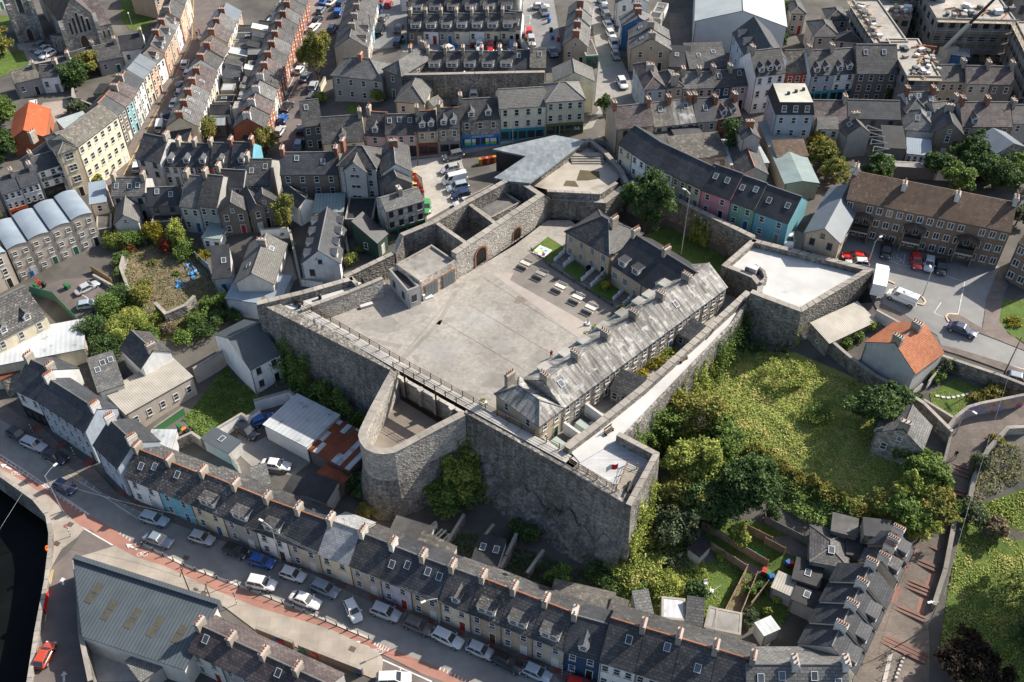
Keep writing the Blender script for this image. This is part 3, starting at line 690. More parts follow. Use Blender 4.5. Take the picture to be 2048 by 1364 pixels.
def crown_points(blobs,n,clump=.3,seed=1):
 R = np.random.default_rng(seed); out = []; wts = np.array([b[3] * b[4] for b in blobs],float); wts /= wts.sum()
 for b,wt in zip(blobs,wts):
  c = np.array(b[:3]); r = np.array([b[3],b[3],b[4]]); k = max(7,int(20 * wt * len(blobs)))
  d = R.normal(size=(k,3)); d /= np.linalg.norm(d,axis=1)[:,None]; d[:,2] = np.where(d[:,2] < -.5,-d[:,2],d[:,2])
  sub = c + d * r * R.uniform(.6,.98,(k,1)); m = int(n * wt); idx = R.integers(0,k,m)
  e = R.normal(size=(m,3)); e /= np.linalg.norm(e,axis=1)[:,None]
  out.append(sub[idx] + e * (R.uniform(.35,1,(m,1)) ** .6) * r * clump * R.uniform(.7,1.2,(m,1)))
 return np.concatenate(out)
LM = dict(dark=leafmat('leaf_dark',(.035,.075,.022),(.095,.15,.045)),mid=leafmat('leaf_mid',(.075,.135,.03),(.17,.24,.055)),lime=leafmat('leaf_lime',(.15,.2,.035),(.31,.34,.08)),olive=leafmat('leaf_olive',(.12,.145,.035),(.26,.26,.06),(.36,.3,.08)),
  yellow=leafmat('leaf_yellow',(.16,.15,.02),(.3,.26,.03)),red=leafmat('leaf_red',(.16,.02,.015),(.3,.05,.03),(.2,.12,.03)),rust=leafmat('leaf_rust',(.1,.05,.018),(.17,.09,.03)),grey=leafmat('leaf_grey',(.06,.085,.04),(.11,.135,.07)),bright=leafmat('leaf_bright',(.21,.28,.055),(.41,.45,.12),(.5,.46,.16)),copper=leafmat('leaf_copper',(.02,.014,.009),(.04,.026,.014)),straw=leafmat('leaf_straw',(.16,.13,.075),(.26,.21,.13)))
BARK = mat('bark',(.09,.07,.05),(.06,.047,.035),3.,.95)
def tree(px,r,hgt,label,leaf='mid',n=4200,trunk=None,name='tree',seed=1,base=None,size=.24,shape='round',squash=1.,cat='tree',group=None,world=None):
 p = world or (G(*px) if base is None else P(px[0],px[1],base))
 E = empty(name,p,0,label,cat,group); R = random.Random(seed); th = trunk if trunk is not None else hgt * .3
 ch = hgt - th; bl = [(0,0,th + ch * .48,r * .6,ch * .4)]
 for k in range(11):
  a = k * 2.4 + R.random(); rr = r * R.uniform(.22,.46); zz = th + ch * R.uniform(.15,.86)
  q = r * R.uniform(.42,.72) * (1.15 - abs((zz - th) / ch - .4)); bl.append((math.cos(a) * q,math.sin(a) * q,zz,rr,ch * R.uniform(.12,.26)))
 if shape == 'cone': bl = [(0,0,th + ch * f,r * (1.05 - f),ch * .18) for f in (.15,.32,.5,.68,.84)]
 mk('crown',leaf_mesh('crown',crown_points(bl,int(n * 1.15),.38,seed) * np.array([1,1,squash]),size,LM[leaf]),E)
 b = MB(); tr = max(.08,r * .055); b.tube((0,0,-.5),(0,0,th + ch * .35),tr * 1.3,BARK,7,tr * .7)
 for k in range(4):
  a = k * 1.7 + R.random(); b.tube((0,0,th * .8 + k * .3),(math.cos(a) * r * .55,math.sin(a) * r * .55,th + ch * R.uniform(.35,.6)),tr * .55,BARK,5,tr * .2)
 b.obj('trunk',E); return E
def bush(px,r,hgt,label,leaf='mid',n=1300,seed=1,size=.17,base=None,cat='bush',name='bush',group=None,stretch=1.,rz=0.):
 p = G(*px) if base is None else P(px[0],px[1],base)
 R = random.Random(seed); bl = []
 for k in range(5): a = R.random() * 6.3; q = R.uniform(0,.5) * r; bl.append((math.cos(a) * q * stretch,math.sin(a) * q,hgt * R.uniform(.3,.55),r * R.uniform(.4,.6),hgt * R.uniform(.35,.5)))
 E = empty(name,p,rz,label,cat,group); mk('foliage',leaf_mesh('foliage',crown_points(bl,n,.4,seed),size,LM[leaf]),E)
 b = MB(); b.tube((0,0,-.3),(0,0,hgt * .5),.07,BARK,5,.03)
 for k in range(3): a = k * 2.1; b.tube((0,0,.1),(math.cos(a) * r * .4,math.sin(a) * r * .4,hgt * .5),.04,BARK,4,.02)
 b.obj('stem',E); return E
def cover(s,dens,name,label,leaf,ht=.4,size=.16,kind='stuff',cat=None,lump=1.,poly=None,base=None,seed=3,zoff=0.):
 """low growth over an area of ground"""
 poly = poly or [(G(x,y) if base is None else P(x,y,base)) for x,y in pts(s)]; xs = [p[0] for p in poly]; ys = [p[1] for p in poly]
 R = np.random.default_rng(seed); n = int(dens * (max(xs) - min(xs)) * (max(ys) - min(ys))); X = R.uniform(min(xs),max(xs),n); Y = R.uniform(min(ys),max(ys),n)
 m = inside(poly,X,Y); X,Y = X[m],Y[m]; lum = (np.sin(X * .9 + 1.3 * np.sin(Y * .6)) * np.sin(Y * 1.1 + 1.7 * np.sin(X * .45)) * .5 + .5) ** 1.3
 Z = (terr(X,Y) if base is None else np.full(X.shape,float(base))) + ht * (.15 + lump * lum) * R.uniform(.3,1,len(X)) + zoff
 o = mk(name,leaf_mesh(name,np.stack([X,Y,Z],1),size,LM[leaf],.6)); return tag(o,label,cat,None,kind)
def climber(A,B,zlo,zhi,label,leaf='mid',n=3000,thick=.5,size=.17,name='ivy',cat='ivy',seed=2,edge=.6,out=None,topo=None):
 """ivy hanging on the outside of the wall that runs from A to B"""
 R = np.random.default_rng(seed); t = R.uniform(0,1,n); d = Vector((B.x - A.x,B.y - A.y)).normalized(); nn = out or Vector((d.y,-d.x))
 zl = zlo if not isinstance(zlo,tuple) else zlo[0] + (zlo[1] - zlo[0]) * t; zh = zhi if not isinstance(zhi,tuple) else zhi[0] + (zhi[1] - zhi[0]) * t
 top = zl + (zh - zl) * np.clip(.72 + .28 * np.sin(t * 9 + seed) * np.sin(t * 23 + 1.7 * seed) + .15 * np.sin(t * 57),0,1.05)
 z = zl + (top - zl) * R.uniform(0,1,n) ** .9; o = np.abs(R.normal(0,1,n)) * thick * .5 * (1 + .7 * np.sin(t * 31 + z * 1.3)) + (zh - z) * .06 * edge
 C = np.stack([A.x + (B.x - A.x) * t + nn.x * o,A.y + (B.y - A.y) * t + nn.y * o,z],1)
 ob = mk(name,leaf_mesh(name,C,size,LM[leaf],.2)); return tag(ob,label,cat)
# ------------------------------------------------------------------ vehicles
CARC = dict(white=(.6,.6,.59),silver=(.45,.46,.47),grey=(.14,.15,.16),black=(.012,.012,.014),blue=(.02,.1,.35),red=(.5,.02,.015),navy=(.015,.03,.08),brown=(.14,.115,.1),green=(.05,.26,.07),teal=(.1,.45,.45),bluegrey=(.2,.24,.28),lightblue=(.35,.42,.47),orange=(.42,.055,.025))
def carpaint(c): return mat('car_' + c,CARC[c],tuple(x * .97 for x in CARC[c]),1.,.28,big=.03,spec=.5,metal=.15 if c in ('silver','grey','bluegrey','lightblue','brown') else 0.,coat=.7)
LAMPW = paint('headlamp_glass',(.6,.62,.64),.15); LAMPR = paint('tail_lamp',(.35,.02,.02),.25); TYRE = paint('tyre',(.02,.02,.02),.8)
CARG = mat('car_glass',(.03,.035,.04),(.05,.055,.06),2.,.05,big=.1,spec=.7)
CT = {  # length, width, height, shoulder height, stations of the cabin: screen foot, roof front, roof rear, rear foot, bonnet height
 'hatchback': (4.0,1.76,1.48,.92,(.95,.22,-1.45,-1.92),.86),'saloon': (4.7,1.82,1.44,.92,(1.05,.25,-1.1,-1.75),.88),'estate': (4.6,1.82,1.5,.94,(1.05,.3,-1.9,-2.22),.88),'suv': (4.4,1.86,1.66,1.02,(1.1,.35,-1.7,-2.1),.98),'van': (5.0,1.98,2.0,1.15,(1.85,1.15,-2.42,-2.48),1.08)}
def smooth_body(me):
 bm = bmesh.new(); bm.from_mesh(me); bmesh.ops.remove_doubles(bm,verts=bm.verts,dist=.002); bm.to_mesh(me); bm.free()
 for p in me.polygons: p.use_smooth = True
 o = bpy.data.objects.new('tmp',me); COL.objects.link(o); md = o.modifiers.new('s','SUBSURF'); md.levels = 1; md.render_levels = 1
 m2 = bpy.data.meshes.new_from_object(o.evaluated_get(bpy.context.evaluated_depsgraph_get())); bpy.data.objects.remove(o); return m2
def car_meshes(t):
 L,W,H,S,(a,f,r,e),bh = CT[t]; w = W / 2; b = MB(); PNT = carpaint('white')
 st = [(-L / 2,.78,.42,S * .82),(-L / 2 + .12,.92,.3,S * .97),(-L / 2 + .7,1.,.22,S),(0,1.,.2,S),(a,1.,.22,S - .02),(a + .35,.99,.22,bh),(L / 2 - .45,.95,.24,bh * .93),(L / 2 - .1,.84,.3,bh * .8),(L / 2,.7,.4,bh * .66)]
 rings = [[(x,-w * k * .9,z0),(x,-w * k,z0 + .16),(x,-w * k,z1 - .16),(x,-w * k * .91,z1),(x,w * k * .91,z1),(x,w * k,z1 - .16),(x,w * k,z0 + .16),(x,w * k * .9,z0)] for x,k,z0,z1 in st]
 for p,q in zip(rings[:-1],rings[1:]):
  for i in range(8): j = (i + 1) % 8; b.face([p[i],p[j],q[j],q[i]],DARKM if i == 7 else PNT)
 b.face(rings[0],PNT); b.face(rings[-1][::-1],PNT)
 b2 = b; b = MB(); b.mi(PNT)
 lo = [(a,-w * .88,S - .03),(a,w * .88,S - .03),(e,w * .88,S - .01),(e,-w * .88,S - .01)]; k = .74
 hi = [(f,-w * k,H - .04),(f,w * k,H - .04),(r,w * k,H - .03),(r,-w * k,H - .03)]
 for i in range(4): j = (i + 1) % 4; b.face([lo[i],hi[i],hi[j],lo[j]][::-1],PNT)
 m1 = (f + r) / 2; cap = [(f - .12,-w * k * .86,H),(f - .12,w * k * .86,H),(r + .12,w * k * .86,H),(r + .12,-w * k * .86,H)]
 for i in range(4): j = (i + 1) % 4; b.face([hi[i],cap[i],cap[j],hi[j]][::-1],PNT)
 b.face(cap,PNT)
 lower = smooth_body(b2.mesh('body'))
 for sd in (-1,1):
  b.box(a - .25,a - .1,sd * w * .98 - .02 if sd > 0 else -w * .98 - .16,sd * w * .98 + .16 if sd > 0 else -w * .98 + .02,S - .02,S + .13,PNT)
  for x in (L / 2 - .85,-L / 2 + .8): b.tube((x,sd * w * .8,.34),(x,sd * (w + .012),.34),.39,DARKM,12)
 up_ = b.mesh('body'); bm = bmesh.new(); bm.from_mesh(up_); n0 = len(bm.faces); bm.from_mesh(lower); bm.faces.ensure_lookup_table()
 for f_ in bm.faces[:n0]: f_.smooth = False
 body = bpy.data.meshes.new('body'); bm.to_mesh(body); bm.free(); body.materials.append(PNT); body.materials.append(DARKM); g = MB()
 def pane(q,s0=.06,s1=.94,t0=.1,t1=.9):
  A,B,C,D = map(Vector,q); n = (B - A).cross(D - A).normalized() * .02
  bl = lambda u,v: A.lerp(B,u).lerp(D.lerp(C,u),v) + n
  g.face([bl(s0,t0),bl(s1,t0),bl(s1,t1),bl(s0,t1)],CARG)
 pane((lo[0],lo[1],hi[1],hi[0])); pane((lo[2],lo[3],hi[3],hi[2]))
 for q in ((lo[3],lo[0],hi[0],hi[3]),(lo[1],lo[2],hi[2],hi[1])):
  if t == 'van':
   if q[0] == lo[3]: pane(q,.74,.93)
   else: pane(q,.07,.26)
  else: pane(q,.07,.48); pane(q,.52,.93)
 wl = MB(); wl.tube((0,-.1,0),(0,.1,0),.33,TYRE,14); wl.tube((0,-.115,0),(0,.115,0),.2,STEEL,10)
 h1 = MB(); h1.box(-.13,.03,-.2,.2,-.07,.07,LAMPW); t1 = MB(); t1.box(-.03,.1,-.16,.16,-.1,.1,LAMPR)
 return dict(body=body,glazing=g.mesh('glazing'),wheel=wl.mesh('wheel'),headlight=h1.mesh('headlight'),tail_light=t1.mesh('tail_light'))
CARM = {}
def car(A,B,col,t,label,group=None,cat=None,base=None,length=None):
 if t not in CARM: CARM[t] = car_meshes(t)
 M = CARM[t]; L,W,H,S,_,bh = CT[t]; c = (A + B) / 2; rz = math.atan2(B.y - A.y,B.x - A.x); sl = math.atan2(B.z - A.z,max(.5,math.hypot(B.x - A.x,B.y - A.y)))
 E = empty('parked_' + ('van' if t == 'van' else 'car'),c,rz,label,cat or ('van' if t == 'van' else 'car'),group); E.rotation_euler = (0,-sl,rz)
 E.location.z = c.z + .06
 o = mk('body',M['body'],E)
 for s in o.material_slots:
  if s.material and s.material.name == 'car_white': s.link = 'OBJECT'; s.material = carpaint(col)
 mk('glazing',M['glazing'],E)
 for x in (L / 2 - .85,-L / 2 + .8):
  for sd in (-1,1): mk('wheel',M['wheel'],E,(x,sd * (W / 2 - .09),.33))
 for sd in (-1,1): mk('headlight',M['headlight'],E,(L / 2 - .08,sd * W * .3,bh * .68)); mk('tail_light',M['tail_light'],E,(-L / 2 + .03,sd * W * .36,S * .72))
 return E
def cars(spec,place,group,off=0.):
 """spec lines 'crop x,y x,y colour type': rear point then front point of each car, photo pixels"""
 L = []
 for ln in spec.strip().split('\n'):
  t = ln.split(); q = pts(t[0] + ' ' + t[1] + ' ' + t[2]); L.append((q,t[3],t[4]))
 L.sort(key=lambda e: e[0][0][0] + e[0][1][0]); cnt = {}
 for q,c,t in L: cnt.setdefault((c,t),[]).append(q)
 seen = {}
 for q,c,t in L:
  A,B = G(q[0][0],q[0][1],.5),G(q[1][0],q[1][1],.5); A.z -= .5; B.z -= .5; k = seen[(c,t)] = seen.get((c,t),0) + 1; n = len(cnt[(c,t)])
  nm = {'bluegrey': 'blue-grey','lightblue': 'light blue'}.get(c,c); tt = 'SUV' if t == 'suv' else t
  o = '' if n == 1 else (', ' + orda(k - 1,n) + f' of {n} such')
  lab = f'{nm} {tt} {place}{o}'; A.z += off; B.z += off; car(A,B,c,t,lab,group)
# ------------------------------------------------------------------ ground, river, roads
RIV = [G(x,y) for x,y in pts('w -160,850 -40,930 0,958 70,1008 96,1040 102,1075 101,1105 m 365,600 290,1000 235,1364')]
last = RIV[-1] + (RIV[-1] - RIV[-2]) * 1.6
RIV = [Vector((-330,RIV[0].y + 40,0))] + RIV + [last,Vector((last.x,25,0))]
gp = [(p.x,p.y) for p in RIV] + [(330,25),(330,470),(-330,470)]
sheet('ground',None,GROUND,0.,3.2,poly=[Vector((x,y,0)) for x,y in gp])
b = MB()
for q in ([(-330,470),(330,470),(4000,4500),(-4000,4500)],[(330,470),(330,25),(4000,-1500),(4000,4500)],[(-330,RIV[0].y),(-330,470),(-4000,4500),(-4000,RIV[0].y)],[(330,25),(last.x,25),(last.x,-1500),(4000,-1500)]):
 b.face([(x,y,tz(max(-330,min(330,x)),max(25,min(470,y))) if abs(x) <= 330 else 9.) for x,y in q][::-1],GROUND)
tag(b.obj('ground'),kind='structure')
b = MB(); b.face([(-900,-600,-4),(60,-600,-4),(60,200,-4),(-900,200,-4)],WATER); tag(b.obj('river'),kind='structure')
q = [Vector((p.x,p.y,p.z + .9)) for p in RIV[1:-1]]
wall(q,.45,-5,STONE,'quay_wall','mossy stone quay wall running along the dark river edge',side=1,cop=2)
sheet('road','w 0,838 50,868 135,930 205,985 262,1015 330,1040 430,1078 n 150,400 400,500 650,620 900,740 1130,800 1400,920 1620,1010 1870,1110 o 0,1170 350,1310 500,1400 w 1180,1420 990,1420 n 1700,1364 1400,1240 900,1040 480,870 0,680 m 1700,570 1420,460 1110,310 930,200 i 700,1364 0,890',ASPH,.05)
sheet('cycle_lane','w -40,880 0,908 i 700,1364 m 930,200 1110,310 1420,460 1700,570 n 0,680 480,870 900,1040 1400,1240 1700,1364 w 990,1420 940,1420 n 1480,1364 1300,1300 960,1130 600,960 0,780 m 1650,640 1300,470 1050,390 880,300 600,130 i 400,1240 0,1000 w -40,905',CYCLE,.06)
sheet('road','m 560,400 600,700 620,1000 690,1364 w 185,1430 40,1430 m 235,1364 300,1000 372,600 400,480 560,330 610,245 670,150 900,310 740,370',ASPHB,.055)
sheet('pavement','w -40,908 i 0,1000 400,1240 m 600,130 660,170 600,240 480,330 400,470 365,560 w 101,1105 102,1075 96,1040 70,1008 0,958 -40,932',PAVE,.13,skirt=.2)
sheet('pavement','m 740,355 900,305 1050,390 1300,470 1650,640 n 0,780 600,960 960,1130 1000,1190 990,1300 920,1340 800,1290 0,960 m 1750,780 1400,660 580,400',PAVE,.13,skirt=.2)
sheet('road','n 990,1190 1300,1300 1480,1364 w 980,1440 700,1440 n 920,1345 1000,1290',ASPHB,.055)
sheet('pavement','w 0,800 60,842 i 250,600 480,830 720,990 900,1180 1040,1270 1200,1330 w 330,1010 400,1042 510,1090 n 250,370 560,510 960,680 1210,790 1660,950 1930,1050 o 130,1190 420,1270 w 1200,1375 1150,1400 o 350,1310 0,1170 n 1870,1110 1620,1010 1400,920 1130,800 900,740 650,620 400,500 150,400 w 430,1078 330,1040 262,1015 205,985 135,930 50,868 0,838',PAVED,.14,skirt=.2)
for i,s in enumerate(['i 250,680 320,650 340,690 240,735','i 430,840 530,780 550,800 450,860','i 640,960 730,890 760,930 690,1000','i 910,1180 990,1160 1000,1200 950,1220','i 1030,1240 1090,1225 1080,1260 1050,1275','m 1510,100 1640,130 1620,160 1500,130','n 50,360 110,320 100,370 60,390','n 255,440 310,430 290,460 250,460','n 690,600 735,580 720,630 680,640','n 900,690 965,670 945,735 890,730','n 1125,760 1185,755 1165,830 1115,810','n 1365,850 1420,860 1390,915 1345,895','n 1590,945 1650,945 1620,1010 1575,995','n 1830,1035 1880,1040 1865,1110 1820,1095','o 95,1130 150,1135 130,1200 80,1190','o 350,1230 410,1250 390,1310 330,1290']):
 sheet('pavement_inset',s,REDP,.155,4)
sheet('road','a 930,1364 1010,1230 1110,1050 1200,880 1330,640 1400,480 1480,300 1490,0 w 385,-60 450,-60 a 1730,0 1700,120 1620,300 1510,450 1430,600 1340,800 1240,960 1080,1180 1060,1364 e 980,10 860,120 780,150 830,20',ASPHB,.05)
sheet('pavement','a 830,1364 985,1190 1090,970 1200,770 1300,590 1430,330 1460,240 1470,0 1490,0 1480,300 1400,480 1330,640 1200,880 1110,1050 1010,1230 930,1364',PAVED,.14,skirt=.2)
strip_line('a 965,1364 1030,1235 1130,1050 1220,880 1350,640 1420,480 1500,300 1510,0',.18,LINEY,.058,'road_marking')
sheet('road','b 100,1060 150,900 200,740 280,600 350,380 440,200 500,60 520,-20 w 650,-50 705,-50 b 700,0 620,200 500,600 470,700 430,870 410,1000 370,1180 190,1190',ASPHB,.05)
sheet('pavement','b 60,1060 130,820 215,610 300,330 390,100 420,0 w 625,-50 648,-50 b 520,-20 500,60 440,200 350,380 280,600 200,740 150,900 100,1060',mat('pavement_brown',(.26,.2,.17),(.22,.17,.145),.5,.9),.14,skirt=.2)
sheet('road','b 890,380 960,150 1010,-20 1190,-20 1185,345 2040,350 c 180,330 60,100 80,0 w 1050,-60 1110,-60 c 340,0 400,400 330,440 290,400 0,400 b 2027,420 1150,410 1140,370',ASPHG,.05)
sheet('road','w 1160,-60 1195,-60 c 700,0 870,460 930,600 990,830 700,900 640,1000 400,1050 0,1120 b 1640,1200 1215,1240 1120,1200 1210,1180 1600,1130 c 0,1085 580,990 690,860 660,800 690,490 640,200 580,0',ASPH,.05)
sheet('forecourt','b 1220,1250 1640,1200 1610,1260 f 1640,20 1600,90 1650,200 1500,300 1340,390 1320,200 1300,60 1215,0',mat('forecourt_paving',(.42,.39,.35),(.34,.315,.28),.6,.9,(.5,.5,.02,.15,.75),.15),.05)
sheet('road','c 680,1090 700,1060 860,1250 w 1290,345 g 1230,200 1470,310 1880,545 h 200,640 600,690 600,620 560,600 190,440 g 1500,250 1190,150 w 1280,320 1215,285',ASPH,.05)
sheet('road','h 580,480 1780,735 1840,760 1760,1000 1700,1200 1800,1270 2100,1380 2200,1500 l 2200,290 2027,235 1900,190 1380,40 h 1350,1290 1080,1120 830,1000 800,850 600,690 560,600',ASPHG,.05)
sheet('pavement','h 830,1000 1080,1125 1350,1300 l 1375,40 1900,195 2200,300 2200,330 1860,240 1370,75 h 1290,1330 1060,1190 880,1090',PAVED,.14,skirt=.2)
sheet('pavement','h 1430,1150 1470,1120 1520,1130 1700,1240 1740,1000 1830,770 1900,900 1860,1010 1830,1180 1900,1280 2200,1450 2200,1480 2000,1400 1480,1200',PAVED,.14,skirt=.2)
sheet('footpath','w 2200,820 2045,805 l 1600,600 1560,620 1460,740 1400,950 1345,1100 1330,1250 1290,1364 p 1170,330 1010,690 740,1260 650,1400 w 1660,1440 1860,1440 p 1290,1364 1290,1100 1280,880 1400,500 1490,0 l 1600,1290 1620,1050 1720,850 1870,680 2027,655 w 2200,850',mat('path_paving',(.2,.165,.14),(.16,.135,.115),.5,.9,(.4,.2,.015,.25,.7),.18),.05)
# ------------------------------------------------------------------ the fort
ZC = 13.0
sheet('courtyard','w 590,640 690,590 760,560 840,600 920,555 980,520 1030,490 1095,440 1140,440 1180,470 1260,540 1345,610 1380,590 1460,520 1503,500 1540,560 1480,640 1330,760 1250,880 1190,900 1130,915 940,810 800,735 700,695',COURT,0,flat=ZC,step=1000)
sheet('courtyard_apron','w 1020,560 1040,520 1100,480 1130,500 1200,560 1240,610 1230,650 1180,650 1100,605',mat('court_tarmac',(.2,.18,.16),(.16,.145,.13),.5,.95,None,.2),.02,flat=ZC)
for s in ('w 905,585 918,580 880,650 872,648','w 715,675 722,672 805,690 800,697','w 880,640 890,640 800,730 790,728'):
 sheet('courtyard_patch',s,mat('court_patch',(.23,.21,.19),(.2,.18,.16),.8,.95),.016,flat=ZC)
b = MB(); ctl_pts = [P(*q) for q in [(968,560,ZC),(1180,690,ZC)]]
def fw(s,zs,thick,zb,name,label,m=STONE,side=1,cop=2,batter=0.,**k):
 q = pts(s); zs = zs if isinstance(zs,(list,tuple)) else [zs] * len(q)
 return wall([P(x,y,z) for (x,y),z in zip(q,zs)],thick,zb,m,name,label,side=side,cop=cop,batter=batter,**k)
# long outer wall towards the quay (two lengths either side of the half-moon bastion)
fw('w 512,604 782,741',[16.6,16.0],1.9,1.0,'rampart_wall','long stone rampart left of the half-moon bastion, carrying a boardwalk',side=1,cop=0,batter=.05)
fw('w 928,824 1140,942 1262,1014',[16.0,16.0,16.4],1.9,.0,'rampart_wall','tall stone rampart between half-moon bastion and flag terrace corner',side=1,cop=0,batter=.05)
# half-moon bastion
ring = pts('w 782,741 761,779 738,822 720,860 717,872 j 822,800 860,850 930,885 1010,893 1090,880 1180,835 1400,715 1640,590')
zr = [16.0,15.7,15.5,15.4] + [15.4] * 8 + [15.9]
bas = [P(x,y,z) for (x,y),z in zip(ring,zr)]
wall(bas,1.0,9.2,STONEL,'bastion_wall','pale stone parapet of the half-moon bastion with rounded nose',side=1,cop=2)
wall([Vector((p.x,p.y,9.6)) for p in bas],1.2,0.5,STONE,'bastion_base','sloping dark stone base under the half-moon bastion',side=1,cop=0,batter=.16)
sheet('bastion_floor',None,mat('bastion_floor',(.24,.2,.17),(.19,.16,.135),.5,.95,None,.2),.0,flat=10.6,poly=[Vector((p.x,p.y,10.6)) for p in bas])
fw('w 790,752 925,828',[13.6,13.6],.45,10.0,'gorge_wall','low pale-topped wall between courtyard and half-moon bastion',m=STONEL,side=1,cop=2,copm=CONC)
for i in range(4):
 f = .12 + .24 * i; p = P(794 + (925 - 794) * f,752 + (828 - 752) * f,13.9); bb = MB(); bb.box(-.4,.4,-.35,.35,-3.3,0,STONEL,DECKW); bb.box(-.45,.45,-.4,.4,.002,.12,CONC)
 tag(bb.obj('buttress_pier',None,p,.6),f'white-capped pier, {orda(i, 4)} under the timber walkway','pier','piers under the walkway')
# boardwalk along the rampart with timber rails
bw = [P(*q) for q in [(588,625,16.2),(782,738,16.2),(930,821,16.2),(1128,930,16.2)]]
E = empty('boardwalk',(0,0,0),0,'long timber boardwalk with rails along the top of rampart','walkway'); nrm = []
for a,c in zip(bw[:-1],bw[1:]):
 L = (c - a).length; d = (c - a) / L; n = Vector((-d.y,d.x,0)); k = int(L / 2)
 for j in range(k):
  p0,p1 = a.lerp(c,j / k + .001),a.lerp(c,(j + 1) / k - .003); q = MB(); q.slab([p0 + n * .5,p1 + n * .5,p1 + n * 2.,p0 + n * 2.],.1,CONC); q.obj('deck_panel',E)
  for off,mid in ((2.0,0),(.5,a is bw[1])):
   if off == .5 and not mid: continue
   for zz in (.35,.7,1.1):
    q = MB(); q.tube(p0 + n * off + Vector((0,0,zz)),p1 + n * off + Vector((0,0,zz)),.05,TIMBERD if a is bw[0] else TIMBER,4); q.obj('rail',E)
   q = MB(); q.box(-.06,.06,-.06,.06,-.1,1.18,TIMBERD); q.obj('post',E,p0 + n * off)
  if a is bw[1] and j % 3 == 1:
   q = MB(); q.box(-.12,.12,-.12,.12,-5.5,-.1,TIMBERD); q.obj('support_post',E,p0 + n * .6)
   q = MB(); q.tube(p0 + n * .6 + Vector((0,0,-1.4)),p0 + n * 1.7 + Vector((0,0,-.15)),.08,TIMBERD,4); q.obj('brace',E)
# left end terrace (white floor) and the long left wall
fw('w 512,604 605,582 704,554',[17.2,17.2,17.2],.9,5,'rampart_wall','stone parapet along the narrow white terrace above gabled white house',side=-1)
fw('w 604,621 700,586 767,558',[16.6,16.6,16.6],.6,12.6,'retaining_wall','stone wall dropping from white cannon terrace to the courtyard',side=1,m=STONEL)
sheet('terrace_deck','w 520,607 605,589 706,560 724,566 700,580 602,616 588,628',DECKW,0,flat=16.0)
fw('w 704,554 716,566',[17.2,17.2],.6,12.6,'cross_wall','short end wall closing the white cannon terrace',side=-1)
fw('w 686,552 783,505',[15.6,15.8],.8,9,'rampart_wall','stone boundary wall between lane and garage yard',side=-1)
fw('w 783,505 800,468 864,442 931,402 1018,355',[15.8,18.0,18.6,18.8,19.0],.9,9.5,'outer_range_wall','high outer stone wall of the roofless range by the car park',side=-1)
fw('w 912,509 1000,450 1089,391',[18.3,18.5,18.5],1.1,12.5,'inner_range_wall','high stone wall with arched gate facing the courtyard',side=1,m=STONEL)
fw('w 868,446 929,488',[18.3,18.3],.6,12.5,'cross_wall','nearer dividing wall inside the roofless stone range',side=1)
fw('w 934,408 992,452',[18.3,18.3],.6,12.5,'cross_wall','farther dividing wall inside the roofless stone range',side=1)
sheet('range_floor','w 870,470 1018,375 1080,400 930,500',CONCD,.02,flat=12.9)
row('w 982,440 1042,408 1000,385','stone','flat-roofed dark stone room inside the roofless range',3.2,'f',roof='felt',base=13.0,depth=8,name='flat_roofed_room',cat='outbuilding',win=False)
fw('w 1018,355 1051,366 1089,391',[19,18.6,18.5],.9,12.5,'range_end_wall','angled stone wall closing the roofless range near glass roof',side=-1)
# arch of the gate
p0,p1 = P(969,545,ZC),None
d = (P(1089,391,18.5) - P(912,509,18.3)); d.z = 0; d.normalize()
a0 = P(912,509,18.3); tpar = ((P(969,530,ZC) - a0).dot(d)); c = a0 + d * tpar; c.z = ZC
E = empty('arched_gate',c,math.atan2(d.y,d.x),'dark arched gateway with brick trim in courtyard wall','gate')
q = MB(); N = 10; arc = [(-1.25,0)] + [(-1.25 * math.cos(math.pi * k / N),2.1 + 1.25 * math.sin(math.pi * k / N)) for k in range(N + 1)] + [(1.25,0)]
q.prism([(x,.3,z) for x,z in arc][::-1],[(x,-.1,z) for x,z in arc][::-1],paint('gate_shade',(.012,.011,.01))); q.obj('gate_shade_fill',E)  # near-black fill paints the passage's shade; the wall behind is not cut
q = MB(); ar2 = [(-1.6,0)] + [(-1.6 * math.cos(math.pi * k / N),2.1 + 1.6 * math.sin(math.pi * k / N)) for k in range(N + 1)] + [(1.6,0)]
for (a,b2,c2,d2) in zip(arc[:-1],arc[1:],ar2[1:],ar2[:-1]): q.prism([(a[0],0,a[1]),(b2[0],0,b2[1]),(c2[0],0,c2[1]),(d2[0],0,d2[1])],[(a[0],-.16,a[1]),(b2[0],-.16,b2[1]),(c2[0],-.16,c2[1]),(d2[0],-.16,d2[1])],CHIMB)
q.obj('arch_surround',E)
a1 = P(1057,490,ZC); tp = (a1 - a0).dot(d); c = a0 + d * tp; c.z = ZC
E2 = copytree(E); E2.location = c; E2.scale = (.75,1,.7); E2['label'] = 'small arched doorway near the steps at far end of courtyard wall'
